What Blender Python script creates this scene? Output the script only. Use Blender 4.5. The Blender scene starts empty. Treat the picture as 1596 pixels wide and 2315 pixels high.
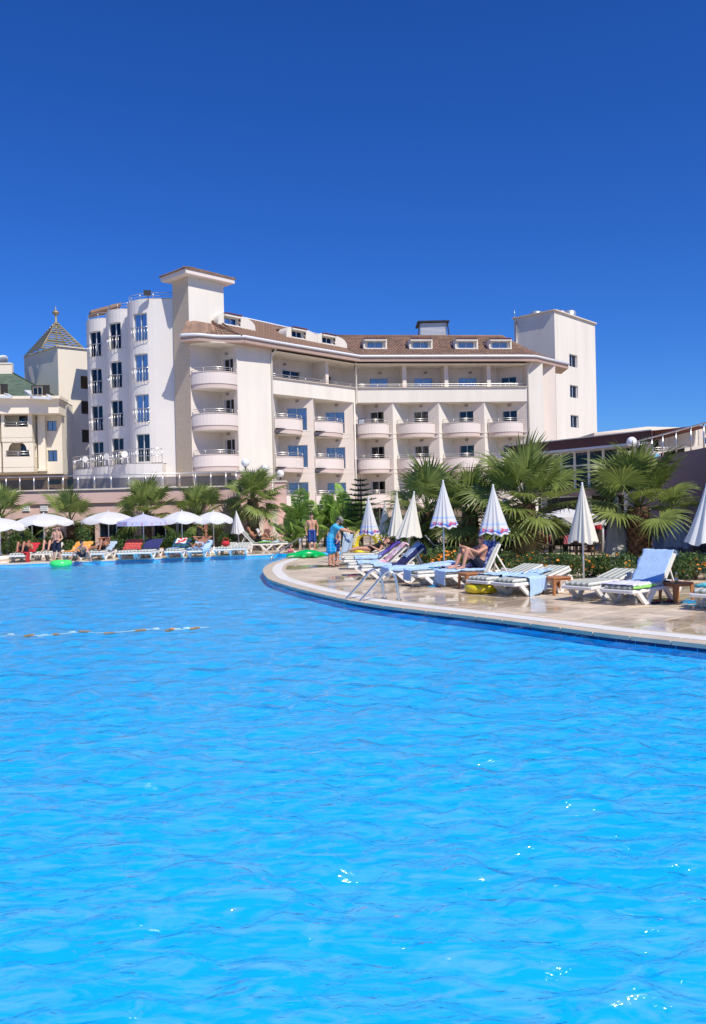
import bpy, bmesh, math, random
from mathutils import Vector, Matrix
from mathutils import noise as mnoise
random.seed(7)
S = bpy.context.scene
COL = S.collection
R = math.radians
# ---------------------------------------------------------------- camera
CAM_H, FPX, CX, CY, HOR = 2.0, 1861.0, 798.0, 1157.5, 1147.0
ROLL = R(-1.3); PITCH = -math.atan((CY - HOR) / FPX)
cd = bpy.data.cameras.new('camera'); cam = bpy.data.objects.new('camera', cd); COL.objects.link(cam)
cd.sensor_fit = 'VERTICAL'; cd.sensor_height = 36.0; cd.lens = FPX / 2315.0 * 36.0
cd.clip_start = 0.1; cd.clip_end = 6000
CM = Matrix.Rotation(R(90) + PITCH, 4, 'X') @ Matrix.Rotation(ROLL, 4, 'Z')
cam.matrix_world = Matrix.Translation((0, 0, CAM_H)) @ CM
S.camera = cam
# ---------------------------------------------------------------- sky, sun, exposure
SUN_EL = R(50); SUN_XY = Vector((0.6, -0.8)).normalized()
w = bpy.data.worlds.new('World'); S.world = w; w.use_nodes = True
nt = w.node_tree; bg = nt.nodes['Background']
sk = nt.nodes.new('ShaderNodeTexSky'); sk.sky_type = 'NISHITA'; sk.sun_disc = False
sk.sun_elevation = SUN_EL; sk.sun_rotation = math.atan2(SUN_XY.x, SUN_XY.y)
sk.altitude = 0; sk.air_density = 1.0; sk.dust_density = 0.15; sk.ozone_density = 2.0
hs = nt.nodes.new('ShaderNodeHueSaturation'); hs.inputs['Saturation'].default_value = 1.25
gm = nt.nodes.new('ShaderNodeMix'); gm.data_type = 'RGBA'; gm.blend_type = 'MULTIPLY'; gm.inputs['Factor'].default_value = 1.0; gm.inputs['B'].default_value = (.29, .60, 1.22, 1)   # deep polarised blue, the same over the whole sky
nt.links.new(sk.outputs[0], hs.inputs['Color']); nt.links.new(hs.outputs[0], gm.inputs['A'])
nt.links.new(gm.outputs['Result'], bg.inputs['Color']); bg.inputs['Strength'].default_value = 0.084
sd = bpy.data.lights.new('sun', 'SUN'); sun = bpy.data.objects.new('sun', sd); COL.objects.link(sun)
sd.energy = 3.9; sd.angle = R(0.53); sd.color = (1.0, 0.935, 0.84)
to_sun = Vector((SUN_XY.x * math.cos(SUN_EL), SUN_XY.y * math.cos(SUN_EL), math.sin(SUN_EL)))
sun.rotation_euler = to_sun.to_track_quat('Z', 'Y').to_euler(); sun.location = (30, -30, 60)
vs = S.view_settings
vs.view_transform = 'Standard'; vs.look = 'None'; vs.exposure = 0.32; vs.gamma = 1.0; vs.use_curve_mapping = False
S.render.engine = 'CYCLES'
S.cycles.max_bounces = 8; S.cycles.transparent_max_bounces = 16

# ---------------------------------------------------------------- survey helpers: photo point at a known distance / height
CM3 = CM.to_3x3()
def ray(u, v):
    return CM3 @ Vector(((u - CX) / FPX, -(v - CY) / FPX, -1.0))
def at(u, v, Y):
    d = ray(u, v); t = Y / d.y
    return Vector((d.x * t, Y, CAM_H + d.z * t))
def gr(u, v, z=0.0):
    d = ray(u, v); t = (z - CAM_H) / d.z
    return Vector((d.x * t, d.y * t, z))

# ---------------------------------------------------------------- object helpers
WM = {}
def tag(o, label=None, cat=None, group=None, kind=None):
    if label: o['label'] = label
    if cat: o['category'] = cat
    if group: o['group'] = group
    if kind: o['kind'] = kind
    return o
def thing(name, label, cat, loc=(0, 0, 0), rz=0.0, group=None):
    o = bpy.data.objects.new(name, None); COL.objects.link(o)
    o.empty_display_size = 0.1
    o.location = loc; o.rotation_euler = (0, 0, rz)
    WM[o.name] = Matrix.Translation(loc) @ Matrix.Rotation(rz, 4, 'Z')
    return tag(o, label, cat, group)
def root_inv(p):
    while p.parent: p = p.parent
    return WM[p.name].inverted()
def copy_tree(o, parent=None):
    c = o.copy(); COL.objects.link(c); c.parent = parent
    for ch in list(o.children): copy_tree(ch, c)
    return c
def place(o, loc, rz=0.0):
    o.location = loc; o.rotation_euler = (0, 0, rz); WM[o.name] = Matrix.Translation(loc) @ Matrix.Rotation(rz, 4, 'Z')
    return o
def rotm(a, ax): return Matrix.Rotation(a, 4, ax)

class MB:
    """collects shapes; build() links them as ONE mesh object"""
    def __init__(s): s.v = []; s.f = []; s.m = []; s.sm = []; s.cur = 0; s.smooth = False
    def add(s, vs, fs):
        o = len(s.v); s.v.extend([tuple(p) for p in vs])
        for f in fs: s.f.append([o + i for i in f]); s.m.append(s.cur); s.sm.append(s.smooth)
        return s
    def quad(s, a, b, c, d): return s.add([a, b, c, d], [(0, 1, 2, 3)])
    def box(s, c, d, rz=0.0, M=None, bev=0.0):
        x, y, z = d[0] / 2, d[1] / 2, d[2] / 2
        if bev:
            b = min(bev, x * .9, y * .9, z * .9); vs = []
            for sz in (-1, 1):
                for (ix, iy) in ((-1, -1), (1, -1), (1, 1), (-1, 1)):
                    vs += [(ix * (x - b), iy * (y - b), sz * z), (ix * x, iy * (y - b), sz * (z - b)), (ix * (x - b), iy * y, sz * (z - b))]
            bm = bmesh.new(); bl = [bm.verts.new(p) for p in vs]
            r = bmesh.ops.convex_hull(bm, input=bl); bm.verts.index_update()
            vs = [tuple(p.co) for p in bm.verts]; fs = [[q.index for q in f.verts] for f in bm.faces]; bm.free()
        else:
            vs = [(-x, -y, -z), (x, -y, -z), (x, y, -z), (-x, y, -z), (-x, -y, z), (x, -y, z), (x, y, z), (-x, y, z)]
            fs = [(0, 3, 2, 1), (4, 5, 6, 7), (0, 1, 5, 4), (1, 2, 6, 5), (2, 3, 7, 6), (3, 0, 4, 7)]
        T = M if M is not None else (Matrix.Translation(c) @ rotm(rz, 'Z'))
        return s.add([T @ Vector(p) for p in vs], fs)
    def bar(s, a, b, wd, ht, up=(0, 0, 1)):
        a = Vector(a); b = Vector(b); t = (b - a); L = t.length; t.normalize()
        u = Vector(up); sd = t.cross(u)
        if sd.length < 1e-4: sd = t.cross(Vector((1, 0, 0)))
        sd.normalize(); u = sd.cross(t)
        M = Matrix(((t.x, sd.x, u.x, 0), (t.y, sd.y, u.y, 0), (t.z, sd.z, u.z, 0), (0, 0, 0, 1)))
        return s.box((0, 0, 0), (L, wd, ht), M=Matrix.Translation((a + b) / 2) @ M)
    def tube(s, pts, r, n=8, caps=True, closed=False):
        pts = [Vector(p) for p in pts]; k = len(pts)
        rs = r if isinstance(r, (list, tuple)) else [r] * k
        vs = []; pu = None
        for i, p in enumerate(pts):
            if closed: t = pts[(i + 1) % k] - pts[i - 1]
            else: t = pts[min(i + 1, k - 1)] - pts[max(i - 1, 0)]
            if t.length < 1e-9: t = Vector((0, 0, 1))
            t.normalize()
            if pu is None: pu = Vector((0, 0, 1)) if abs(t.z) < .9 else Vector((1, 0, 0))
            u = (pu - t * pu.dot(t)); u.normalize(); pu = u; q = t.cross(u)
            for j in range(n):
                a = 2 * math.pi * j / n
                vs.append(p + (u * math.cos(a) + q * math.sin(a)) * rs[i])
        fs = []
        for i in range(k if closed else k - 1):
            i2 = (i + 1) % k
            for j in range(n):
                j2 = (j + 1) % n; fs.append((i * n + j, i2 * n + j, i2 * n + j2, i * n + j2))
        if caps and not closed: fs += [tuple(range(n)), tuple((k - 1) * n + j for j in range(n - 1, -1, -1))]
        sv = s.smooth; s.smooth = True; s.add(vs, fs); s.smooth = sv
        return s
    def lathe(s, prof, c=(0, 0, 0), n=20, sx=1.0, sy=1.0):
        vs = [(c[0] + r * math.cos(2 * math.pi * j / n) * sx, c[1] + r * math.sin(2 * math.pi * j / n) * sy, c[2] + z) for r, z in prof for j in range(n)]
        fs = [(i * n + j, i * n + (j + 1) % n, (i + 1) * n + (j + 1) % n, (i + 1) * n + j) for i in range(len(prof) - 1) for j in range(n)]
        if prof[0][0] > 1e-5: fs.append(tuple(range(n - 1, -1, -1)))
        if prof[-1][0] > 1e-5: fs.append(tuple((len(prof) - 1) * n + j for j in range(n)))
        return s.add(vs, fs)
    def sphere(s, c, r, n=12, m=8, M=None):
        rx, ry, rz = r if isinstance(r, (tuple, list)) else (r, r, r)
        vs = []; fs = []
        for i in range(m + 1):
            ph = math.pi * i / m
            for j in range(n):
                th = 2 * math.pi * j / n
                p = Vector((rx * math.sin(ph) * math.cos(th), ry * math.sin(ph) * math.sin(th), rz * math.cos(ph)))
                vs.append((M @ p if M is not None else p) + Vector(c))
        for i in range(m):
            for j in range(n): fs.append((i * n + j, (i + 1) * n + j, (i + 1) * n + (j + 1) % n, i * n + (j + 1) % n))
        sv = s.smooth; s.smooth = True; s.add(vs, fs); s.smooth = sv
        return s
    def cone(s, a, ra, b, rb, n=12):
        """tapered limb with round ends"""
        a = Vector(a); b = Vector(b); t = (b - a).normalized()
        pts = []; rs = []
        for q in (90, 60, 30): pts.append(a - t * ra * math.sin(R(q))); rs.append(max(ra * math.cos(R(q)), 1e-4))
        pts.append(a); rs.append(ra); pts.append(b); rs.append(rb)
        for q in (30, 60, 90): pts.append(b + t * rb * math.sin(R(q))); rs.append(max(rb * math.cos(R(q)), 1e-4))
        return s.tube(pts, rs, n)
    def prism(s, poly, z0, z1, caps=True):
        n = len(poly); vs = [(p[0], p[1], z0) for p in poly] + [(p[0], p[1], z1) for p in poly]
        fs = [(i, (i + 1) % n, n + (i + 1) % n, n + i) for i in range(n)]
        if caps: fs += [tuple(range(n - 1, -1, -1)), tuple(range(n, 2 * n))]
        return s.add(vs, fs)
    def grid(s, fn, nu, nv):
        vs = [fn(i / nu, j / nv) for i in range(nu + 1) for j in range(nv + 1)]
        fs = [(i * (nv + 1) + j, (i + 1) * (nv + 1) + j, (i + 1) * (nv + 1) + j + 1, i * (nv + 1) + j + 1) for i in range(nu) for j in range(nv)]
        return s.add(vs, fs)
    def mesh(s, name, mats):
        me = bpy.data.meshes.new(name); me.from_pydata(s.v, [], s.f)
        if not isinstance(mats, (list, tuple)): mats = [mats]
        for m in mats: me.materials.append(m)
        me.polygons.foreach_set('material_index', s.m); me.polygons.foreach_set('use_smooth', s.sm)
        me.update(); return me
    def build(s, name, mats, parent=None, world=True, kind=None, solid=0.0, label=None):
        me = s.mesh(name, mats)
        if parent is not None and world: me.transform(root_inv(parent))
        o = bpy.data.objects.new(name, me); COL.objects.link(o)
        if parent is not None: o.parent = parent
        if kind: o['kind'] = kind
        if label: o['label'] = label
        if solid:
            md = o.modifiers.new('thickness', 'SOLIDIFY'); md.thickness = solid; md.offset = 0
        if parent is None: WM[o.name] = Matrix.Identity(4)
        return o
def link_mesh(name, me, parent, M):
    o = bpy.data.objects.new(name, me); COL.objects.link(o); o.parent = parent; o.matrix_local = M
    return o

# ---------------------------------------------------------------- materials
def mat(name, col, rough=0.6, var=0.0, vscale=3.0, bump=0.0, bscale=20.0, metal=0.0, spec=0.5, col2=None, thresh=None, coat=0.0, emis=None, trans=0.0, island=0.0, sss=0.0, stretch=None):
    m = bpy.data.materials.new(name); m.use_nodes = True; t = m.node_tree; N = t.nodes; L = t.links
    p = N['Principled BSDF']; p.inputs['Roughness'].default_value = rough; p.inputs['Metallic'].default_value = metal
    p.inputs['Specular IOR Level'].default_value = spec; p.inputs['Base Color'].default_value = (*col, 1)
    if coat: p.inputs['Coat Weight'].default_value = coat; p.inputs['Coat Roughness'].default_value = 0.08
    if sss: p.inputs['Subsurface Weight'].default_value = sss; p.inputs['Subsurface Radius'].default_value = (.02, .008, .004); p.inputs['Subsurface Scale'].default_value = 1.0
    if emis: p.inputs['Emission Color'].default_value = (*emis[0], 1); p.inputs['Emission Strength'].default_value = emis[1]
    tc = N.new('ShaderNodeTexCoord'); vec = tc.outputs['Object']
    if stretch:
        mp = N.new('ShaderNodeMapping'); mp.inputs['Scale'].default_value = stretch; L.new(vec, mp.inputs['Vector']); vec = mp.outputs['Vector']
    last = None
    if var or col2:
        nz = N.new('ShaderNodeTexNoise'); nz.inputs['Scale'].default_value = vscale; nz.inputs['Detail'].default_value = 5; L.new(vec, nz.inputs['Vector'])
        cr = N.new('ShaderNodeValToRGB'); e = cr.color_ramp.elements
        lo, hi = thresh or (0.3, 0.7); e[0].position = lo; e[1].position = hi
        c2 = col2 or tuple(min(1, c * (1 + var)) for c in col); c1 = col if col2 else tuple(c * (1 - var) for c in col)
        e[0].color = (*c1, 1); e[1].color = (*c2, 1); L.new(nz.outputs['Fac'], cr.inputs['Fac']); last = cr.outputs['Color']
    if island:
        gi = N.new('ShaderNodeNewGeometry'); h = N.new('ShaderNodeHueSaturation'); mr = N.new('ShaderNodeMapRange')
        mr.inputs['To Min'].default_value = 1 - abs(island); mr.inputs['To Max'].default_value = 1 + abs(island)
        L.new(N.new('ShaderNodeObjectInfo').outputs['Random'] if island < 0 else gi.outputs['Random Per Island'], mr.inputs['Value']); L.new(mr.outputs['Result'], h.inputs['Value'])
        if last: L.new(last, h.inputs['Color'])
        else: h.inputs['Color'].default_value = (*col, 1)
        last = h.outputs['Color']
    if last: L.new(last, p.inputs['Base Color'])
    if bump:
        n2 = N.new('ShaderNodeTexNoise'); n2.inputs['Scale'].default_value = bscale; n2.inputs['Detail'].default_value = 4; L.new(vec, n2.inputs['Vector'])
        b = N.new('ShaderNodeBump'); b.inputs['Strength'].default_value = bump; b.inputs['Distance'].default_value = 0.02
        L.new(n2.outputs['Fac'], b.inputs['Height']); L.new(b.outputs['Normal'], p.inputs['Normal'])
    if trans:
        tr = N.new('ShaderNodeBsdfTranslucent'); mx = N.new('ShaderNodeMixShader'); mx.inputs[0].default_value = trans
        if last: L.new(last, tr.inputs['Color'])
        else: tr.inputs['Color'].default_value = (*col, 1)
        out = N['Material Output']; L.new(p.outputs[0], mx.inputs[1]); L.new(tr.outputs[0], mx.inputs[2]); L.new(mx.outputs[0], out.inputs['Surface'])
    return m
def glass(name, tint, refl=(1, 1, 1), rough=0.02, ior=1.5):
    m = bpy.data.materials.new(name); m.use_nodes = True; t = m.node_tree; N = t.nodes; L = t.links
    N.remove(N['Principled BSDF']); out = N['Material Output']
    tr = N.new('ShaderNodeBsdfTransparent'); tr.inputs['Color'].default_value = (*tint, 1)
    gl = N.new('ShaderNodeBsdfGlossy'); gl.inputs['Roughness'].default_value = rough; gl.inputs['Color'].default_value = (*refl, 1)
    fr = N.new('ShaderNodeFresnel'); fr.inputs['IOR'].default_value = ior
    mx = N.new('ShaderNodeMixShader'); L.new(fr.outputs[0], mx.inputs[0]); L.new(tr.outputs[0], mx.inputs[1]); L.new(gl.outputs[0], mx.inputs[2])
    L.new(mx.outputs[0], out.inputs['Surface']); return m
def stripes(name, c1, c2, axis, freq, duty=0.5, rough=0.8, c3=None, axis2=None, freq2=1, duty2=.5):
    """printed stripes (or plaid when c3 is given) in object coordinates"""
    m = bpy.data.materials.new(name); m.use_nodes = True; t = m.node_tree; N = t.nodes; L = t.links
    p = N['Principled BSDF']; p.inputs['Roughness'].default_value = rough; p.inputs['Specular IOR Level'].default_value = .2
    tc = N.new('ShaderNodeTexCoord'); sp = N.new('ShaderNodeSeparateXYZ'); L.new(tc.outputs['Object'], sp.inputs[0])
    def band(ax, fq, du):
        a = N.new('ShaderNodeMath'); a.operation = 'MULTIPLY'; a.inputs[1].default_value = fq; L.new(sp.outputs['XYZ'.index(ax)], a.inputs[0])
        f = N.new('ShaderNodeMath'); f.operation = 'FRACT'; L.new(a.outputs[0], f.inputs[0])
        g = N.new('ShaderNodeMath'); g.operation = 'LESS_THAN'; g.inputs[1].default_value = du; L.new(f.outputs[0], g.inputs[0]); return g.outputs[0]
    mx = N.new('ShaderNodeMix'); mx.data_type = 'RGBA'; mx.inputs['A'].default_value = (*c1, 1); mx.inputs['B'].default_value = (*c2, 1)
    L.new(band(axis, freq, duty), mx.inputs['Factor']); col = mx.outputs['Result']
    if c3:
        m2 = N.new('ShaderNodeMix'); m2.data_type = 'RGBA'; L.new(col, m2.inputs['A']); m2.inputs['B'].default_value = (*c3, 1)
        L.new(band(axis2, freq2, duty2), m2.inputs['Factor']); col = m2.outputs['Result']
    L.new(col, p.inputs['Base Color']); return m
M = {}
M['white_wall'] = mat('white_wall', (.74, .695, .605), .85, .055, 1.1, .15, 40, stretch=(1, 1, .14))
M['shade_tone_wall'] = mat('shade_tone_wall', (.72, .635, .555), .85, .05, 1.1, .15, 40, stretch=(1, 1, .14))  # white wall again, with the pinkish shade of the recesses put into the colour
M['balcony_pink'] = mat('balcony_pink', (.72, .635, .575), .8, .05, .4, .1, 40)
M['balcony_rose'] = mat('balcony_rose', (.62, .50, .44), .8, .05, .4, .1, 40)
M['bay_wall'] = mat('bay_wall', (.73, .69, .635), .85, .04, .25, .12, 40)
M['cream_wall'] = mat('cream_wall', (.76, .68, .54), .85, .05, .25, .12, 40)
M['cream_trim'] = mat('cream_trim', (.80, .72, .58), .8, .03, .5)
M['stone'] = mat('stone', (.60, .49, .35), .9, .22, 7.0, .8, 16, stretch=(1, 1, 3.2))
M['terrace_pink'] = mat('terrace_pink', (.64, .45, .39), .85, .06, .5, .15, 30)
M['mauve'] = mat('mauve', (.33, .215, .20), .85, .07, .5, .12, 30)
M['cap'] = mat('cap', (.70, .62, .52), .7, .05)
M['roof_tile'] = mat('roof_tile', (.25, .155, .105), .75, .22, 1.2, .2, 30, island=.22)
M['roof_red'] = mat('roof_red', (.20, .052, .036), .8, .25, .8, .3, 12)
M['roof_red_dark'] = mat('roof_red_dark', (.075, .02, .016), .7, .15, 1)
M['roof_green'] = mat('roof_green', (.085, .125, .085), .9, .3, 2.0, .4, 40)
M['gold'] = mat('gold', (.36, .31, .17), .45, .1, 2, metal=.4)
M['fascia'] = mat('fascia', (.42, .30, .245), .8, .06, 1)
M['gutter'] = mat('gutter', (.72, .74, .78), .35)
M['frame_white'] = mat('frame_white', (.66, .68, .70), .35)
M['frame_taupe'] = mat('frame_taupe', (.33, .29, .22), .5)
M['steel'] = mat('steel', (.68, .66, .62), .3, metal=.85)
M['galv'] = mat('galv', (.55, .58, .60), .4, metal=.7)
M['glass'] = glass('window_glass', (.85, .93, .99), (.9, .95, 1), ior=1.55)
M['glass_resto'] = glass('restaurant_glass', (.30, .33, .36), ior=1.22)
M['glass_dark'] = glass('dark_glass', (.34, .38, .40), ior=1.6)
M['smoke_glass'] = glass('smoke_glass', (.58, .56, .58), ior=1.45)
M['curtain'] = mat('curtain', (.80, .83, .86), .9, .05, 2)
M['curtain_green'] = mat('curtain_green', (.36, .42, .38), .9, .08, 2)
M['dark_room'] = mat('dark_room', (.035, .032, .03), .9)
M['black'] = mat('black', (.02, .02, .022), .5)
M['lamp_globe'] = mat('lamp_globe', (.85, .85, .83), .25)
M['fixture'] = mat('fixture', (.30, .27, .24), .5)
M['plastic_white'] = mat('plastic_white', (.83, .80, .74), .4, .03, 4)
M['table_plastic'] = mat('table_plastic', (.42, .165, .055), .45, .1, 4)
M['canopy'] = mat('canopy', (.80, .80, .78), .8, .03, 2, trans=.28)
M['canopy_cream'] = mat('canopy_cream', (.80, .77, .66), .8, .04, 2, trans=.2)
M['canopy_lav'] = mat('canopy_lav', (.66, .66, .86), .8, .03, 2, trans=.28)
M['print_blue'] = mat('print_blue', (.10, .19, .62), .8)
M['print_lblue'] = mat('print_lblue', (.42, .55, .85), .8)
M['print_red'] = mat('print_red', (.75, .055, .045), .8)
M['towel_blue'] = mat('towel_blue', (.44, .62, .86), .95, .06, 6, .5, 120)
M['towel_grey'] = mat('towel_grey', (.40, .50, .60), .95, .06, 6, .5, 120)
M['towel_navy'] = mat('towel_navy', (.022, .028, .12), .95, .1, 6, .5, 120)
M['leaf_palm'] = mat('leaf_palm', (.225, .285, .072), .45, .3, 1.2, island=.25, trans=.35)
M['leaf_palm_dry'] = mat('leaf_palm_dry', (.25, .20, .085), .7, .2, 3)
M['petiole'] = mat('petiole', (.14, .19, .05), .5, .2, 4)
M['trunk_palm'] = mat('trunk_palm', (.135, .075, .04), .95, .4, 8, 1.0, 25)
M['leaf_banana'] = mat('leaf_banana', (.26, .41, .085), .4, .25, .9, .1, 30, island=-.35, trans=.35)
M['stem_banana'] = mat('stem_banana', (.12, .15, .05), .7, .3, 6)
M['leaf_hedge'] = mat('leaf_hedge', (.085, .155, .036), .5, .3, 1.5, island=.45, trans=.25)
M['leaf_pine'] = mat('leaf_pine', (.028, .065, .022), .6, .2, 3, island=.3)
M['blossom'] = mat('blossom', (.75, .26, .02), .6, island=.35)
M['bark'] = mat('bark', (.12, .08, .05), .9, .3, 8, .6, 30)
M['skin'] = mat('skin', (.56, .29, .19), .55, .08, 6, sss=.1)
M['skin_tan'] = mat('skin_tan', (.36, .155, .085), .5, .08, 6, sss=.1)
M['skin_pale'] = mat('skin_pale', (.62, .37, .27), .55, .06, 6, sss=.1)
M['hair_dark'] = mat('hair_dark', (.02, .014, .01), .6, bump=.6, bscale=80)
M['hair_brown'] = mat('hair_brown', (.10, .05, .025), .6, bump=.6, bscale=80)
M['hair_blond'] = mat('hair_blond', (.45, .30, .12), .6, bump=.6, bscale=80)
M['navy_cloth'] = mat('navy_cloth', (.012, .014, .032), .9, .15, 8)
M['cyan_cloth'] = mat('cyan_cloth', (.06, .42, .66), .9, .08, 6, .4, 40)
M['black_cloth'] = mat('black_cloth', (.01, .01, .011), .9)
M['red_cloth'] = mat('red_cloth', (.50, .025, .035), .9, .1, 8)
M['pink_cloth'] = mat('pink_cloth', (.78, .12, .22), .9, .3, 30)
M['shade_lens'] = mat('shade_lens', (.01, .01, .01), .1)
M['lips'] = mat('lips', (.35, .10, .08), .5)
M['vinyl_green'] = mat('vinyl_green', (.0, .42, .09), .25, .1, 2, spec=.6)
M['vinyl_blue'] = mat('vinyl_blue', (.07, .40, .78), .25, .1, 2, spec=.6)
M['vinyl_yellow'] = mat('vinyl_yellow', (.78, .62, .02), .25, .06, 2, spec=.6)
M['vinyl_lime'] = mat('vinyl_lime', (.07, .80, .16), .25, .05, 2, spec=.6)
M['paper'] = mat('paper', (.6, .6, .58), .9, .3, 40)
M['wicker'] = mat('wicker', (.045, .028, .02), .7, .3, 60, .8, 90)
M['rubber_blue'] = mat('rubber_blue', (.02, .32, .62), .6)
# ================================================================ SETTING: pool, deck, ground
WZ = -0.08
near_px = [(1596, 1471), (1474.7, 1457), (1352, 1442.6), (1204.7, 1422), (1073.8, 1404.7), (950, 1389.5), (875, 1380), (813, 1370), (778.4, 1363), (726, 1351), (664.4, 1335), (614.8, 1318), (602.4, 1308), (596, 1297), (598.7, 1290), (610, 1280), (636, 1271), (655, 1264)]
near = [gr(u, v, WZ) for u, v in near_px]
far_px = [(0, 1279), (111.5, 1274.5), (198, 1271.5), (297, 1267.5), (395, 1264), (509, 1260), (565, 1258), (616, 1256)]
far = [gr(u, v, WZ) for u, v in far_px]
def crom(pts, n=6):
    out = []; P = [Vector(p[:2]) for p in pts]
    for i in range(len(P) - 1):
        p0, p1, p2, p3 = P[max(i - 1, 0)], P[i], P[i + 1], P[min(i + 2, len(P) - 1)]
        for k in range(n):
            t = k / n
            out.append(0.5 * ((2 * p1) + (-p0 + p2) * t + (2 * p0 - 5 * p1 + 4 * p2 - p3) * t * t + (-p0 + 3 * p1 - 3 * p2 + p3) * t ** 3))
    out.append(P[-1]); return out
d0 = (near[0] - near[1]).normalized()
nearc = crom([near[0] + d0 * 9, near[0] + d0 * 4] + near, 6)
# far bank drawn as a smooth line
dl = (far[0] - far[-1]).normalized(); f0 = far[-1]
farc = [Vector((f0 + dl * s + Vector((0, -0.0009 * s * s, 0)))[:2]) for s in [i * 0.8 for i in range(0, 42)]]
steps_end = Vector((nearc[-1].x + 0.05, farc[0].y - 0.4))
outline = nearc + [steps_end, farc[0] + Vector((0.25, 0.0))] + farc
outline += [Vector((farc[-1].x - 1, 2)), Vector((farc[-1].x, 1.0)), Vector((nearc[0].x - .5, 1.0))]
def inside(p, poly):
    c = False; j = len(poly) - 1
    for i in range(len(poly)):
        a, b = poly[i], poly[j]
        if (a[1] > p[1]) != (b[1] > p[1]) and p[0] < (b[0] - a[0]) * (p[1] - a[1]) / (b[1] - a[1]) + a[0]: c = not c
        j = i
    return c
def fill(name, loops, z, mt):
    bm = bmesh.new(); es = []
    for lp in loops:
        vs = [bm.verts.new((p[0], p[1], z)) for p in lp]
        es += [bm.edges.new((vs[i], vs[(i + 1) % len(vs)])) for i in range(len(vs))]
    bmesh.ops.triangle_fill(bm, use_beauty=True, use_dissolve=False, edges=es)
    bmesh.ops.recalc_face_normals(bm, faces=bm.faces)
    if sum(f.normal.z for f in bm.faces) < 0: bmesh.ops.reverse_faces(bm, faces=bm.faces)
    me = bpy.data.meshes.new(name); bm.to_mesh(me); bm.free(); me.materials.append(mt)
    o = bpy.data.objects.new(name, me); COL.objects.link(o); WM[o.name] = Matrix.Identity(4); o['kind'] = 'structure'; return o

def deck_material():
    m = bpy.data.materials.new('deck_stone'); m.use_nodes = True; t = m.node_tree; N = t.nodes; L = t.links; p = N['Principled BSDF']
    g = N.new('ShaderNodeNewGeometry'); oi = N.new('ShaderNodeObjectInfo')
    ad = N.new('ShaderNodeMath'); ad.operation = 'ADD'; L.new(g.outputs['Random Per Island'], ad.inputs[0]); L.new(oi.outputs['Random'], ad.inputs[1])
    fr = N.new('ShaderNodeMath'); fr.operation = 'FRACT'; L.new(ad.outputs[0], fr.inputs[0])
    # travertine: streaky veins turned by tile
    mp = N.new('ShaderNodeMapping'); mp.inputs['Scale'].default_value = (1.0, 3.2, 1); mp.inputs['Rotation'].default_value = (0, 0, R(-40)); L.new(g.outputs['Position'], mp.inputs['Vector'])
    n1 = N.new('ShaderNodeTexNoise'); n1.inputs['Scale'].default_value = 1.6; n1.inputs['Detail'].default_value = 8; n1.inputs['Distortion'].default_value = 1.2; n1.noise_dimensions = '4D'
    ws = N.new('ShaderNodeMath'); ws.operation = 'MULTIPLY'; ws.inputs[1].default_value = 3; L.new(fr.outputs[0], ws.inputs[0]); L.new(ws.outputs[0], n1.inputs['W']); L.new(mp.outputs[0], n1.inputs['Vector'])
    cr = N.new('ShaderNodeValToRGB'); e = cr.color_ramp.elements; e[0].position = .28; e[0].color = (.38, .275, .175, 1); e[1].position = .62; e[1].color = (.68, .565, .42, 1)
    e2 = e.new(.45); e2.color = (.62, .51, .37, 1); L.new(n1.outputs['Fac'], cr.inputs['Fac'])
    h = N.new('ShaderNodeHueSaturation'); mr = N.new('ShaderNodeMapRange'); mr.inputs['To Min'].default_value = .82; mr.inputs['To Max'].default_value = 1.15
    L.new(fr.outputs[0], mr.inputs['Value']); L.new(mr.outputs[0], h.inputs['Value']); L.new(cr.outputs[0], h.inputs['Color'])
    # wet patches: darker and mirror-like
    n2 = N.new('ShaderNodeTexNoise'); n2.inputs['Scale'].default_value = .33; n2.inputs['Detail'].default_value = 4; L.new(g.outputs['Position'], n2.inputs['Vector'])
    wr = N.new('ShaderNodeValToRGB'); wr.color_ramp.elements[0].position = .47; wr.color_ramp.elements[1].position = .56; L.new(n2.outputs['Fac'], wr.inputs['Fac'])
    dk = N.new('ShaderNodeMix'); dk.data_type = 'RGBA'; dk.blend_type = 'MULTIPLY'; L.new(wr.outputs[0], dk.inputs['Factor']); L.new(h.outputs[0], dk.inputs['A']); dk.inputs['B'].default_value = (.86, .82, .77, 1)
    L.new(dk.outputs['Result'], p.inputs['Base Color'])
    rr = N.new('ShaderNodeMapRange'); rr.inputs['To Min'].default_value = .55; rr.inputs['To Max'].default_value = .05; L.new(wr.outputs[0], rr.inputs['Value'])
    L.new(rr.outputs[0], p.inputs['Roughness'])
    n3 = N.new('ShaderNodeTexNoise'); n3.inputs['Scale'].default_value = 2.5; n3.inputs['Detail'].default_value = 3; L.new(g.outputs['Position'], n3.inputs['Vector'])
    b = N.new('ShaderNodeBump'); b.inputs['Strength'].default_value = .12; b.inputs['Distance'].default_value = .02; L.new(n3.outputs['Fac'], b.inputs['Height']); L.new(b.outputs[0], p.inputs['Normal'])
    return m
M['deck'] = deck_material()
M['coping'] = mat('coping', (.60, .50, .37), .5, .1, 2.5, .1, 30, island=.05)
M['white_band'] = mat('white_band', (.80, .78, .72), .45, .04, 2, island=.04)
M['pool_wall'] = mat('pool_wall', (.0, .58, .90), .3, .1, 3)
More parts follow.
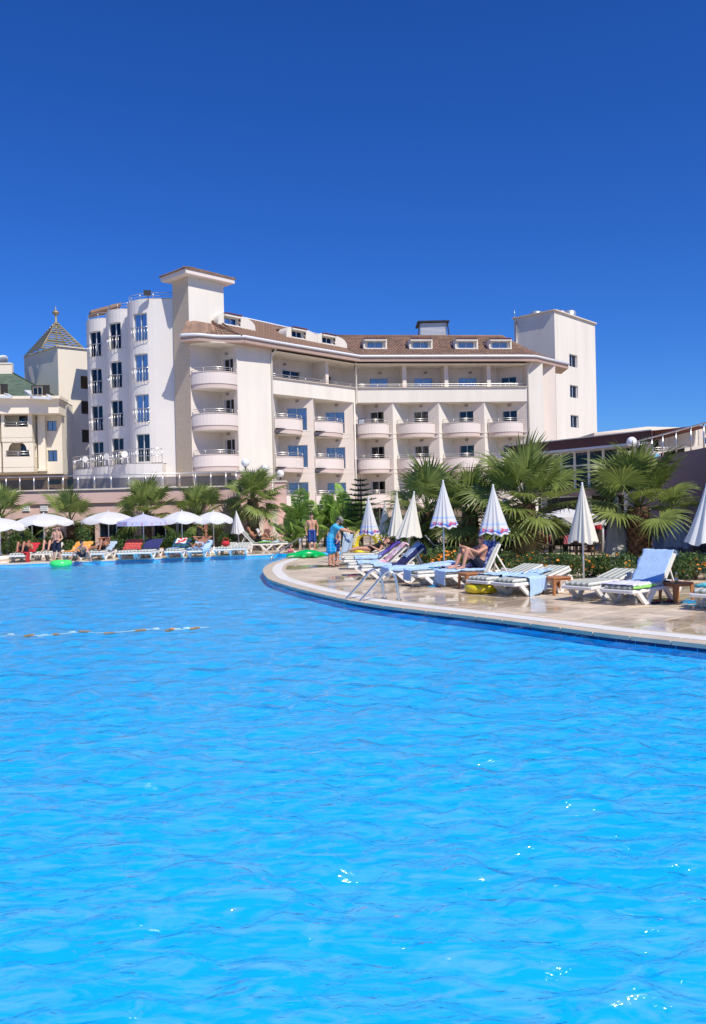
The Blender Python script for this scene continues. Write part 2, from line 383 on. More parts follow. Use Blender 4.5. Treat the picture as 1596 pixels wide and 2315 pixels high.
def floor_material():
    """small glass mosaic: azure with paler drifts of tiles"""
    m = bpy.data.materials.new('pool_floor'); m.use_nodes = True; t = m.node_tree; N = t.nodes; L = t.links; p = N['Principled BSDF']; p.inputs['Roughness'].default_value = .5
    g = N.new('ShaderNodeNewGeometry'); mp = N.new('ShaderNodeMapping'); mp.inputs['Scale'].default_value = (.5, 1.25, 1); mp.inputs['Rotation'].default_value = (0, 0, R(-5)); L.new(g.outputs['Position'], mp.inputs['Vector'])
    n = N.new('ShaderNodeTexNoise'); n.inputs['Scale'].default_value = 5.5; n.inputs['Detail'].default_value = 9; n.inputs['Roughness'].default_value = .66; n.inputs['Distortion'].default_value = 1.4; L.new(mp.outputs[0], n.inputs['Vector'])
    c = N.new('ShaderNodeValToRGB'); e = c.color_ramp.elements; e[0].position = .45; e[0].color = (.0, .49, .95, 1); e[1].position = .66; e[1].color = (.16, .53, .89, 1); L.new(n.outputs['Fac'], c.inputs['Fac']); L.new(c.outputs[0], p.inputs['Base Color']); return m  # paler ramp end is painted ripple light, not tile colour
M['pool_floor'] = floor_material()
M['soil'] = mat('soil', (.17, .13, .09), .95, .3, 1.5, .5, 8)

DX0, DX1, DY0, DY1 = -48, 48, -12, 110
deck = fill('pool_deck', [[(DX0, DY0), (DX1, DY0), (DX1, DY1), (DX0, DY1)], outline], -0.012, M['deck'])
b = MB(); Gd = 3000
for (x0, x1, y0, y1) in ((-Gd, Gd, -Gd, DY0), (-Gd, Gd, DY1, Gd), (-Gd, DX0, DY0, DY1), (DX1, Gd, DY0, DY1)):
    b.quad((x0, y0, -.012), (x1, y0, -.012), (x1, y1, -.012), (x0, y1, -.012))
b.build('ground', M['soil'], kind='structure')
# pool basin and water
b = MB(); n = len(outline)
b.add([(p[0], p[1], -0.004) for p in outline] + [(p[0], p[1], -.20) for p in outline], [(i, (i + 1) % n, n + (i + 1) % n, n + i) for i in range(n)])
b.build('pool_wall', M['pool_wall'], kind='structure')
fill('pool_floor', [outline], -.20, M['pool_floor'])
def water_material():
    m = bpy.data.materials.new('pool_water'); m.use_nodes = True; t = m.node_tree; N = t.nodes; L = t.links
    N.remove(N['Principled BSDF']); out = N['Material Output']; g = N.new('ShaderNodeNewGeometry')
    def nz(scale, st, det, dist, rot):
        mp = N.new('ShaderNodeMapping'); mp.inputs['Scale'].default_value = st; mp.inputs['Rotation'].default_value = (0, 0, R(rot)); L.new(g.outputs['Position'], mp.inputs['Vector'])
        x = N.new('ShaderNodeTexNoise'); x.inputs['Scale'].default_value = scale; x.inputs['Detail'].default_value = det; x.inputs['Distortion'].default_value = dist; L.new(mp.outputs[0], x.inputs['Vector']); return x.outputs['Fac']
    def ma(op, a, bv):
        x = N.new('ShaderNodeMath'); x.operation = op; L.new(a, x.inputs[0])
        if isinstance(bv, float): x.inputs[1].default_value = bv
        else: L.new(bv, x.inputs[1])
        return x.outputs[0]
    h = ma('ADD', ma('MULTIPLY', nz(5.5, (1, 1.9, 1), 3, 1.0, 4), .6), ma('MULTIPLY', nz(16., (1, 1.7, 1), 2, .5, -6), .12))
    bp = N.new('ShaderNodeBump'); bp.inputs['Strength'].default_value = 1.0; bp.inputs['Distance'].default_value = .055; L.new(h, bp.inputs['Height'])
    tr = N.new('ShaderNodeBsdfTransparent'); tr.inputs['Color'].default_value = (.80, .97, 1.0, 1)
    gl = N.new('ShaderNodeBsdfGlossy'); gl.inputs['Roughness'].default_value = .09; L.new(bp.outputs[0], gl.inputs['Normal'])
    fr = N.new('ShaderNodeFresnel'); bi = N.new('ShaderNodeMapRange'); bi.inputs['To Min'].default_value = 1.333; bi.inputs['To Max'].default_value = 1 / 1.333; L.new(g.outputs['Backfacing'], bi.inputs['Value']); L.new(bi.outputs[0], fr.inputs['IOR']);   # same reflectance from both sides, so sunlight reaches the floor
    L.new(bp.outputs[0], fr.inputs['Normal'])
    mx = N.new('ShaderNodeMixShader'); L.new(fr.outputs[0], mx.inputs[0]); L.new(tr.outputs[0], mx.inputs[1]); L.new(gl.outputs[0], mx.inputs[2]); L.new(mx.outputs[0], out.inputs['Surface'])
    return m
M['water'] = water_material()
import numpy as np
def water_surface():
    """choppy water: a sum of many small wave trains, as real geometry"""
    rg = np.random.default_rng(5); NW = 90
    lam = np.exp(rg.uniform(np.log(.10), np.log(1.7), NW)); k = 2 * np.pi / lam; th = np.pi / 2 + rg.normal(0, .75, NW); ph = rg.uniform(0, 2 * np.pi, NW)
    g = np.exp(-((np.log(lam) - np.log(.30)) / 1.15) ** 2); amp = .345 * np.sqrt(2 / NW) * g / k * 1.35
    V = []; Fc = []
    def zone(x0, x1, y0, y1, st):
        nx, ny = int((x1 - x0) / st) + 1, int((y1 - y0) / st) + 1
        X, Y = np.meshgrid(x0 + np.arange(nx) * st, y0 + np.arange(ny) * st); X = X.ravel(); Y = Y.ravel(); Z = np.zeros_like(X)
        sp = np.maximum(st if st < .4 else 9, .0065 * Y)
        for i in range(NW): Z += np.clip(lam[i] / (sp * 2.6) - 1, 0, 1) * amp[i] * np.sin(k[i] * (np.cos(th[i]) * X + np.sin(th[i]) * Y) + ph[i])
        ins = np.zeros(len(X), bool); O = [(p[0], p[1]) for p in outline]; j = len(O) - 1
        for i in range(len(O)):
            (ax, ay), (bx, by) = O[i], O[j]
            if ay != by: ins ^= ((ay > Y) != (by > Y)) & (X < (bx - ax) * (Y - ay) / (by - ay) + ax)
            j = i
        idx = np.arange(nx * ny).reshape(ny, nx); q = np.stack([idx[:-1, :-1], idx[:-1, 1:], idx[1:, 1:], idx[1:, :-1]], -1).reshape(-1, 4)
        q = q[ins[q].any(1)]; o = sum(len(v) for v in V); V.append(np.stack([X, Y, WZ + Z], -1)); Fc.append(q + o)
    zone(-12, 8.4, .9, 8.0, .03); zone(-17, 7.2, 8.0, 18.0, .06); zone(-31, 3.6, 18.0, 42.0, .12); zone(-48, -12, .9, 8.4, .6); zone(-48, -17, 8.0, 18.4, .6); zone(-48, -31, 18, 42, .6); zone(7.2, 12, .9, 9.4, .3)
    V_ = np.concatenate(V); F_ = np.concatenate(Fc); us = np.unique(F_); mp = np.full(len(V_), -1); mp[us] = np.arange(len(us)); V_ = V_[us]; F_ = mp[F_]
    me = bpy.data.meshes.new('pool_water'); me.vertices.add(len(V_)); me.vertices.foreach_set('co', V_.ravel().astype(np.float32)); me.loops.add(F_.size); me.loops.foreach_set('vertex_index', F_.ravel().astype(np.int32)); me.polygons.add(len(F_)); me.polygons.foreach_set('loop_start', np.arange(0, F_.size, 4, dtype=np.int32)); me.polygons.foreach_set('use_smooth', np.ones(len(F_), bool)); me.update(calc_edges=True); me.validate(); me.materials.append(M['water'])
    o = bpy.data.objects.new('pool_water', me); COL.objects.link(o); o['kind'] = 'structure'; WM[o.name] = Matrix.Identity(4)
water_surface()

# coping stones and the white band, piece by piece
def strip(curve, d_in, d_out, z0, z1, seg, name, mt, side, gap=.011):
    cum = [0.0]
    for i in range(1, len(curve)): cum.append(cum[-1] + (curve[i] - curve[i - 1]).length)
    def pt(s):
        for i in range(1, len(curve)):
            if s <= cum[i] or i == len(curve) - 1:
                a = (s - cum[i - 1]) / max(cum[i] - cum[i - 1], 1e-6); t = (curve[min(i + 1, len(curve) - 1)] - curve[max(i - 2, 0)]).normalized()
                return curve[i - 1].lerp(curve[i], a), Vector((t.y, -t.x)) * side
    k = int(cum[-1] / seg)
    for j in range(k):
        s0, s1 = cum[-1] * j / k + gap, cum[-1] * (j + 1) / k - gap
        poly = [];
        for s in (s0, (s0 + s1) / 2, s1): p, nn = pt(s); poly.append(p + nn * d_in)
        for s in (s1, (s0 + s1) / 2, s0): p, nn = pt(s); poly.append(p + nn * d_out)
        b = MB(); b.prism(poly, z0, z1); b.build(name, mt, deck)
bank = nearc[4:]
strip(bank, -.012, -.002, -.105, -.052, .31, 'waterline_tile', mat('navy_tile', (.006, .012, .10), .2), 1, .008)
strip(bank, -.03, .27, -.05, .010, .62, 'coping_stone', M['coping'], 1)
strip(bank, .276, .60, -.01, .014, .62, 'white_tile', M['white_band'], 1)
strip(bank, .606, .72, -.01, .010, .62, 'border_tile', M['coping'], 1)
strip(farc[:30], -.03, .33, -.05, .010, .9, 'coping_stone', M['coping'], 1)
# paving tiles, aligned with the loungers: the largest in view one by one, the rest as one part
ta = R(43); TS = .62; ux = Vector((math.cos(ta), math.sin(ta))); uy = Vector((-ux.y, ux.x)); cells = []
base = Vector((5.2, 15.0))
for i in range(-30, 45):
    for j in range(-40, 60):
        c = base + ux * (i * TS) + uy * (j * TS)
        if not (6.0 < c.y < 47 and -18 < c.x < 22): continue
        if any(inside(c + ux * a * TS * .5 + uy * bb * TS * .5, outline) for a in (-1, 1) for bb in (-1, 1)): continue
        if c.y > 36 and c.x < -4 and c.y > 43: continue
        vis = abs(c.x) < c.y * .44 + .4
        cells.append((0 if vis else 1, c.y, c))
cells.sort(key=lambda q: (q[0], q[1]))
tb = MB(); tb.box((0, 0, -.016), (TS - .018, TS - .018, .03), bev=.004); tile_me = tb.mesh('paving_tile', M['deck'])
rest = MB()
for k, (vis, _, c) in enumerate(cells):
    dz = random.uniform(-.0015, .0)
    if k < 300 and vis == 0: link_mesh('paving_tile', tile_me, deck, Matrix.Translation((c.x, c.y, dz)) @ rotm(ta, 'Z'))
    else: rest.box((c.x, c.y, -.016 + dz), (TS - .012, TS - .012, .03), ta)
rest.build('paving', M['deck'], deck, kind='stuff')
# ================================================================ BUILDINGS
V2 = lambda p: Vector((p[0], p[1]))
def wall(mb, path, z0, z1, ops=(), depth=.16, mats=(0, 0)):
    """wall along a plan path (left to right seen from outside) with real openings and reveals"""
    P = [V2(p) for p in path]; cum = [0.0]
    for i in range(1, len(P)): cum.append(cum[-1] + (P[i] - P[i - 1]).length)
    def pt(s):
        s = min(max(s, 0), cum[-1])
        for i in range(1, len(P)):
            if s <= cum[i] + 1e-6: return P[i - 1].lerp(P[i], (s - cum[i - 1]) / max(cum[i] - cum[i - 1], 1e-9))
        return P[-1]
    ss = sorted(set([round(c, 4) for c in cum] + [round(o[k], 4) for o in ops for k in (0, 1)]))
    zs = sorted(set([z0, z1] + [o[k] for o in ops for k in (2, 3)]))
    mb.cur = mats[0]
    for a, c in zip(ss, ss[1:]):
        if c - a < 1e-4: continue
        for e, f in zip(zs, zs[1:]):
            sm, zm = (a + c) / 2, (e + f) / 2
            if any(o[0] < sm < o[1] and o[2] < zm < o[3] for o in ops): continue
            p, q = pt(a), pt(c)
            mb.quad((p.x, p.y, e), (q.x, q.y, e), (q.x, q.y, f), (p.x, p.y, f))
    mb.cur = mats[1]; res = []
    for o in ops:
        p, q = pt(o[0]), pt(o[1]); t = (q - p).normalized(); nn = Vector((-t.y, t.x)) * depth
        p2, q2 = p + nn, q + nn; a, c = o[2], o[3]
        mb.quad((p.x, p.y, a), (p.x, p.y, c), (p2.x, p2.y, c), (p2.x, p2.y, a))
        mb.quad((q.x, q.y, a), (q2.x, q2.y, a), (q2.x, q2.y, c), (q.x, q.y, c))
        mb.quad((p.x, p.y, a), (p2.x, p2.y, a), (q2.x, q2.y, a), (q.x, q.y, a))
        mb.quad((p.x, p.y, c), (q.x, q.y, c), (q2.x, q2.y, c), (p2.x, p2.y, c))
        res.append((p2, q2, a, c))
    mb.cur = 0
    return res
WC = {}
def window(parent, p, q, z0, z1, style='slide', frame='frame_white', gl='glass', curtain='curtain', open_=False, part='window'):
    p, q = V2(p), V2(q); wd = round((q - p).length, 2); ht = round(z1 - z0, 2); key = (wd, ht, style, frame, gl, curtain)
    if key not in WC:
        fr = MB(); fw = .045
        for z in (fw / 2, ht - fw / 2): fr.box((0, 0, z), (wd, .07, fw))
        for x in (-wd / 2 + fw / 2, wd / 2 - fw / 2): fr.box((x, 0, ht / 2), (fw, .07, ht - 2 * fw))
        xs = [-wd / 2 + fw, wd / 2 - fw]
        if style == 'slide': fr.box((0, .01, ht / 2), (.055, .06, ht - 2 * fw)); xs = [xs[0], 0, xs[1]]
        panes = []
        for i, (a, c) in enumerate(zip(xs, xs[1:])):
            g = MB(); g.box(((a + c) / 2, .012 + .02 * i, ht / 2), (c - a - .004, .008, ht - 2 * fw - .004)); panes.append(g.mesh('pane', M[gl]))
        cu = MB(); cu.smooth = True
        if curtain:
            def cf(s, e, a, c): return (a + (c - a) * s, .10 + .03 * math.sin(s * (c - a) * 42) + .012 * math.sin(s * 17), ht * e * .99 + .01)
            if style == 'slide' and gl == 'glass_dark': segs = [(-wd / 2 + .03, -wd * .12), (wd * .22, wd / 2 - .03)]
            else: segs = [(-wd / 2 + .02, -.02), (.05, wd / 2 - .02)]
            for a, c in segs: cu.grid(lambda s, e: cf(s, e, a, c), 40, 2)
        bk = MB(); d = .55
        bk.quad((-wd / 2 - .4, d, -.2), (wd / 2 + .4, d, -.2), (wd / 2 + .4, d, ht + .2), (-wd / 2 - .4, d, ht + .2))  # near-black sheet behind the glass; the unlit room's shade is its colour
        WC[key] = (fr.mesh('window_frame', M[frame]), panes, cu.mesh('curtain', M[curtain]) if curtain else None, bk.mesh('dark_backing', M['dark_room']))
    f, panes, cu, bk = WC[key]; t = (q - p).normalized()
    mid = (p + q) / 2; rt = parent
    while rt.parent: rt = rt.parent
    loc = WM[rt.name].inverted() @ Vector((mid.x, mid.y, z0))
    o = link_mesh(part, f, parent, Matrix.Translation(loc) @ rotm(math.atan2(t.y, t.x), 'Z'))
    for pm in panes: link_mesh('pane', pm, o, Matrix.Identity(4))
    if cu: link_mesh('curtain', cu, o, Matrix.Identity(4))
    link_mesh('dark_backing', bk, o, Matrix.Identity(4))
    return o
def arc(p, q, bulge, n=14):
    """plan arc from p to q bulging to the outside (right-hand side of p->q)"""
    p, q = V2(p), V2(q); c = (q - p).length; h = bulge; r = (c * c / 4 + h * h) / (2 * h); t = (q - p).normalized(); nn = Vector((t.y, -t.x))
    ctr = (p + q) / 2 + nn * (h - r); half = math.asin(min(1, c / 2 / r))
    if h > r: half = math.pi - half
    return [ctr + (nn * math.cos(a) + t * math.sin(a)) * r for a in [(-half + 2 * half * i / n) for i in range(n + 1)]]
def offset(path, d):
    P = [V2(p) for p in path]; out = []
    for i in range(len(P)):
        t = (P[min(i + 1, len(P) - 1)] - P[max(i - 1, 0)]).normalized(); out.append(P[i] + Vector((t.y, -t.x)) * d)
    return out
def railing(parent, path, z, h=.32, bars=2, r=.022, step=.9, name='railing', mt='steel'):
    b = MB(); P = [V2(p) for p in path]
    for k in range(bars): b.tube([(p.x, p.y, z + h * (k + 1) / bars) for p in P], r if k == bars - 1 else r * .7, 6)
    L = 0; nxt = 0
    for i in range(len(P)):
        if i: L += (P[i] - P[i - 1]).length
        if L >= nxt or i == len(P) - 1: b.tube([(P[i].x, P[i].y, z - .02), (P[i].x, P[i].y, z + h)], r * .9, 6); nxt = L + step
    return b.build(name, M[mt], parent)
def balcony(parent, p, q, bulge, zf, rail=True, back=None, two=True):
    """bow-fronted balcony: slab, two-tone parapet, coping and rail"""
    A = arc(p, q, bulge); b = MB()
    poly = list(A) + [V2(x) for x in (back or [])]
    b.cur = 2; b.prism(offset(A, -.02) + [V2(x) for x in (back or [])], zf - .42, zf - .40); b.prism(poly, zf - .06, zf)
    def band(z0, z1, d, mi):
        o, i = offset(A, d), offset(A, d - .14); b.cur = mi; n = len(A)
        vs = [(x.x, x.y, z0) for x in o] + [(x.x, x.y, z1) for x in o] + [(x.x, x.y, z1) for x in i] + [(x.x, x.y, z0) for x in i]; fs = []
        for k in range(n - 1):
            for a, c in ((0, n), (n, 2 * n), (2 * n, 3 * n), (3 * n, 0)): fs.append((a + k, a + k + 1, c + k + 1, c + k))
        fs += [(0, n, 2 * n, 3 * n), (n - 1, 2 * n - 1, 3 * n - 1, 4 * n - 1)]
        b.smooth = False; b.add(vs, fs)
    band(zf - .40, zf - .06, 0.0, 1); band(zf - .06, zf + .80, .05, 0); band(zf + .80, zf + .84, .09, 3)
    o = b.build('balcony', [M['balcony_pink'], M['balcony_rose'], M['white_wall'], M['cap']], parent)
    if rail: railing(o, offset(A, -.02), zf + .83, .32)
    return o
def sconce(parent, p, nn, z):
    p = V2(p); nn = Vector((nn[0], nn[1], 0)).normalized(); b = MB(); b.sphere((p.x + nn.x * .05, p.y + nn.y * .05, z), (.17, .17, .10), 10, 6)
    b.build('wall_lamp', M['fixture'], parent)

# ---------------------------------------------------------------- the hotel
J = Vector((0.45, 71.0)); dl_ = Vector((math.sin(R(44)), math.cos(R(44)))); dr_ = Vector((math.sin(R(83.6)), math.cos(R(83.6))))
nl_ = Vector((dl_.y, -dl_.x)); nr_ = Vector((dr_.y, -dr_.x)); pl_ = Vector((-dl_.y, dl_.x))
def LW(t, o=0.0): return J - dl_ * t + nl_ * o       # left wing: t metres from the inner corner, o out of the wall
def RW(t, o=0.0): return J + dr_ * t + nr_ * o       # right wing
def t_left(u):
    k = ray(u, 900); k = k.x / k.y; return (J.x - k * J.y) / (dl_.x - k * dl_.y)
def t_right(u):
    k = ray(u, 900); k = k.x / k.y; return -(J.x - k * J.y) / (dr_.x - k * dr_.y)
ZR = [at(960, v, 71.6).z for v in (1106, 1027, 948, 868)]      # rail tops, floors 2..5
FL = [z - 1.16 for z in ZR]
F5 = FL[3]; EAVE = at(960, 806, 71.0).z; RIDGE_R = at(960, 757, 76.5).z
hotel = thing('hotel_building', 'long white hotel with bow-fronted balconies, brown tiled roof and two towers', 'building', (0, 71, 0))
t5 = [t_left(617), t_left(707), 0.35]; tE = t_left(537)
E_ = LW(tE); I_ = E_ + pl_ * 2.0; C_ = I_ - dl_ * 2.8; S_ = C_ + pl_ * 2.05
G0 = -.05
# blank wall with its left return, up to the eave
wb = MB()
ops = []
retl = [I_, E_]; rl = 2.0
corner_ops = [(.35, 1.55, z + .02, z + 2.08) for z in FL] + [(.35, 1.55, .1, 2.1)]
for wn in wall(wb, [I_, E_], G0, EAVE + .1, corner_ops, mats=(1, 1)): window(hotel, wn[0], wn[1], wn[2], wn[3], gl='glass_dark')
wall(wb, [E_, LW(t5[0])], G0, EAVE + .1)
wall(wb, [C_, I_], G0, EAVE + .1, mats=(1, 1))
for z in FL + [0.0]: sconce(hotel, I_.lerp(E_, .42), -dl_, z + 2.45)
wb.build('corner_wall', [M['white_wall'], M['shade_tone_wall']], hotel)
# corner balconies, one above the other
for z in FL:
    a = C_ + nl_ * .12 + dl_ * .05; c = E_ - dl_ * .05 + nl_ * .02
    balcony(hotel, a, c, .85, z, back=[E_ - dl_ * .01, I_ - dl_ * .01 - pl_ * .01, C_ - pl_ * .01])
b = MB(); A = arc(C_ + nl_ * .12, E_ + nl_ * .05, .85); b.prism(A + [I_ + pl_ * .02, C_], EAVE - .5, EAVE - .45); b.build('corner_soffit', M['white_wall'], hotel)
# left wing bays: the room walls face the pool squarely, each stepping back behind the last
lwb = MB(); FX = Vector((1, 0))
def lw_bay(tA, tB, first):
    A, Bp = LW(tA), LW(tB); inner = Vector((A.x + .12, Bp.y)); L = Bp.x - inner.x
    w0 = (t_u(A, Bp, .30)); ops = []
    for z in FL[:3] + [0.0]:
        ops.append((L * .25, L * .25 + 1.62, z + .03, z + 1.88))
    wall(lwb, [A, inner], G0, F5 - .42)
    for wn in wall(lwb, [inner, Bp], G0, F5 - .42, ops, mats=(1, 1)): window(hotel, wn[0], wn[1], wn[2], wn[3])
    for z in FL[:3] + [0.0]: sconce(hotel, inner.lerp(Bp, .55), (0, -1), z + 2.42)
    for z in FL[:3]:
        c = Vector((Bp.x - .95, Bp.y - .02)); a = Vector((A.x + .06, A.y + .55))
        balcony(hotel, a, c, .75, z, back=[Bp - Vector((.01, .01)), Vector((inner.x + .01, inner.y - .01)), A + Vector((.14, .05))])
def t_u(a, c, k): return 0
lw_bay(t5[0], t5[1], True); lw_bay(t5[1], t5[2], False)
lwb.build('room_wall_front', [M['white_wall'], M['shade_tone_wall']], hotel)
# right wing saw-tooth bays
rwb = MB(); tr = [t_right(u) for u in (799, 887, 991, 1094, 1191)]
for k in range(4):
    a, c = RW(tr[k], 0 if k else -.3), RW(tr[k + 1]); L = tr[k + 1] - tr[k]
    inn = RW(tr[k] + L * (.42 if k else .35), -1.7); seg = (c - inn).length
    wall(rwb, [a, inn], G0, F5 - .42, mats=(1 if k == 0 else 0, 0))
    ops = [(.5, .5 + 1.38, z + .03, z + 1.98) for z in FL[:3] + [0.0]]
    for wn in wall(rwb, [inn, c], G0, F5 - .42, ops, mats=(1, 1)): window(hotel, wn[0], wn[1], wn[2], wn[3], gl='glass_dark')
    t = (c - inn).normalized()
    for z in FL[:3] + [0.0]: sconce(hotel, inn.lerp(c, .42), (t.y, -t.x), z + 2.42)
    for z in FL[:3]:
        s0 = RW(tr[k] + (.42 if k else .1), -.35); s1 = RW(tr[k + 1] - .38, -.12)
        balcony(hotel, s0, s1, .95, z, back=[c - dr_ * .02 + nr_ * .01, inn + nr_ * .01, a + dr_ * .02 + nr_ * .01])
wall(rwb, [RW(tr[4]), RW(tr[4] + 1.5)], G0, EAVE + .05)
rwe = RW(tr[4] + 1.5); rwb.cur = 1
wall(rwb, [rwe, rwe + Vector((-dr_.y, dr_.x)) * 1.5], G0, EAVE, mats=(1, 1))
wall(rwb, [rwe + Vector((-dr_.y, dr_.x)) * 1.5, rwe + Vector((-dr_.y, dr_.x)) * 1.5 + dr_ * 1.7], G0, EAVE, mats=(1, 1))
rwb.build('saw_tooth_wall', [M['white_wall'], M['shade_tone_wall']], hotel)
# fifth floor: long balcony with flat parapet, set-back wall, posts
k5 = MB(); BT, BB = F5 + .84, F5 - .42
inL = [LW(t5[0]), LW(0)]; jn = J.copy()
fb = MB()
for (a, c) in ((LW(t5[0], .04), J + (nl_ + nr_).normalized() * .045), (J + (nl_ + nr_).normalized() * .045, RW(tr[4], .04))):
    t = (c - a).normalized(); nn = Vector((-t.y, t.x))
    fb.prism([a, c, c + nn * .16, a + nn * .16], BB, BT)
fb.build('long_parapet', M['white_wall'], hotel)
cp = MB(); pth = [LW(t5[0], .04), J + (nl_ + nr_).normalized() * .045, RW(tr[4], .04)]
for a, c in zip(pth, pth[1:]): cp.bar((a.x, a.y, BT + .02), (c.x, c.y, BT + .02), .3, .04)
cp.build('parapet_coping', M['cap'], hotel)
o5 = []
for a, c in zip(pth, pth[1:]): o5 += [a.lerp(c, i / 16) for i in range(17)][:16 if c is not pth[-1] else 17]
railing(hotel, offset(o5, -.06), BT + .03, .30, step=1.6)
# soffit of the long balcony and loggia walls
sf = MB(); sf.prism([LW(t5[0], .0), J, J + Vector((-.2, 4.2)), LW(t5[0], -4.0)], BB - .02, BB - .01); sf.prism([J + Vector((0.02, 0)), RW(tr[4], 0), RW(tr[4], -2.2), J + Vector((.02, 2.6))], BB - .022, BB - .012)
sf.prism([LW(t5[0], .6), J + Vector((0, -.8)), J + Vector((-.2, 4)), LW(t5[0], -4)], EAVE - .62, EAVE - .6); sf.prism([J + Vector((.02, -.8)), RW(tr[4], .6), RW(tr[4], -2.4), J + Vector((.02, 3))], EAVE - .622, EAVE - .602)
sf.build('loggia_ceiling', M['white_wall'], hotel)
lg = MB(); jb = J + (-nl_ - nr_).normalized() * 2.0
tw1, tw2 = t5[0] - .02, t_left(742)
wl = [LW(tw1, -1.7), LW(tw2, -1.7)]; Lw = tw1 - tw2
for wn in wall(lg, wl, BB, EAVE - .1, [(Lw * .42, Lw * .42 + 2.0, F5 + .03, F5 + 1.98)], mats=(0, 0)): window(hotel, wn[0], wn[1], wn[2], wn[3])
wl2 = [LW(tw2, -1.7), jb]; L2 = (wl2[1] - wl2[0]).length
for wn in wall(lg, wl2, BB, EAVE - .1, [(L2 * .15, L2 * .15 + 1.7, F5 + .03, F5 + 1.98)]): window(hotel, wn[0], wn[1], wn[2], wn[3], gl='glass_dark')
wr = [jb, RW(tr[4] - 2.2, -1.7)]; Lr = (wr[1] - wr[0]).length; base_t = Lr - (tr[4] - 2.2)
ops = [(t_right(u0) + base_t, t_right(u0) + base_t + 1.65, F5 + .03, F5 + 1.98) for u0 in (843, 946, 1049)]
for wn in wall(lg, wr, BB, EAVE - .1, ops): window(hotel, wn[0], wn[1], wn[2], wn[3])
e0, e1 = RW(tr[4] - 2.2, -2.1), RW(tr[4], -.9)
wall(lg, [RW(tr[4] - 2.2, -1.7), e0], BB, EAVE - .1)
for wn in wall(lg, [e0, e1], BB, EAVE - .1, [(.5, 1.9, F5 + .03, F5 + 1.98)]): window(hotel, wn[0], wn[1], wn[2], wn[3], gl='glass_dark')
wall(lg, [e1, RW(tr[4], 0)], BB, EAVE - .1)
wall(lg, [LW(t5[0], 0), LW(t5[0], -1.7)], BB, EAVE - .1)
for u in (656 + 20, 760): sconce(hotel, LW(t_left(u), -1.65), nl_, F5 + 2.4)
for u in (866, 972, 1075): sconce(hotel, RW(t_right(u), -1.65), nr_, F5 + 2.4)
lg.build('loggia_wall', M['shade_tone_wall'], hotel)
for a, nn, dd in ((LW(t_left(743), -.12), nl_, dl_), (RW(t_right(916), -.12), nr_, dr_), (RW(t_right(1011), -.12), nr_, dr_), (RW(t_right(1107), -.12), nr_, dr_)):
    b = MB(); c = a - nn * .85
    b.box((c.x, c.y, (BT + EAVE - .5) / 2), (.34, 1.7, EAVE - .5 - BT), math.atan2(dd.y, dd.x)); b.build('loggia_post', M['shade_tone_wall'], hotel)
# eave fascia and gutter
ev = [C_ - dl_ * 1.0 + nl_ * .55 + pl_ * .2, C_ - dl_ * .2 + nl_ * 1.35, C_ + dl_ * 1.2 + nl_ * 1.75 , E_ + nl_ * .95, LW(t5[0], .85), J + (nl_ + nr_).normalized() * .95, RW(tr[3], .9), RW(tr[4] - .7, .9)]
dk_ = Vector((math.sin(R(42)), math.cos(R(42)))); K_ = RW(tr[4] + .6, .75)
ev += [K_, K_ + dk_ * 2.2, K_ + dk_ * 6.0]
ev = crom(ev[:4], 5)[:-1] + ev[3:5] + [ev[5]] + ev[6:]
fz = MB()
for a, c in zip(ev, ev[1:]): fz.bar((a.x, a.y, EAVE - .26), (c.x, c.y, EAVE - .26), .08, .40)
fz.prism(ev + [rwe + dk_ * 5 + Vector((0, 3)), RW(tr[4], -3), J + Vector((0, 5)), LW(t5[0], -3), I_ + pl_, C_ + pl_ * .3], EAVE - .44, EAVE - .42)
fz.build('eave_fascia', M['fascia'], hotel)
gt = MB(); go = offset(ev, .10)
gt.tube([(p.x, p.y, EAVE - .02) for p in go], .11, 6); gt.build('gutter', M['gutter'], hotel)
# roof: sheets plus tiles
def roofpt(e, s, zr, setb):  # unused shape helper kept simple
    return e
rid_l = [C_ + pl_ * 1.2 + dl_ * .2, I_ + pl_ * 4.0, LW(t5[0], -6.2), LW(t5[1], -6.2), J + (-nl_ - nr_).normalized() * 6.0]
RIDGE_L = at(400, 684, 64.8).z; RIDGE_J = RIDGE_R
patches = []   # each: (eave a, eave b, ridge a, ridge b) as 3-D points
def E3(p, z=EAVE): return Vector((p.x, p.y, z))
evn = len(ev)
# find indices of LW(t5[0]), J, RW(tr[3])
iT = [i for i, p in enumerate(ev) if (p - LW(t5[0], .85)).length < 1e-6][0]
rl0 = LW(tE + 1.4, -6.0); rjl = J + (-nl_ - nr_).normalized() * 5.9
patches.append((E3(LW(tE + .3, 1.0)), E3(ev[iT + 1]), E3(rl0, RIDGE_L + .0), E3(rjl, RIDGE_R)))
rr_end = RW(tr[4] - .4, -5.6)
patches.append((E3(ev[iT + 1]), E3(ev[-3]), E3(rjl, RIDGE_R), E3(rr_end, RIDGE_R)))
patches.append((E3(ev[-3]), E3(ev[-1]), E3(rr_end, RIDGE_R), E3(ev[-1] + Vector((-2.2, 1.5)), EAVE + .9)))
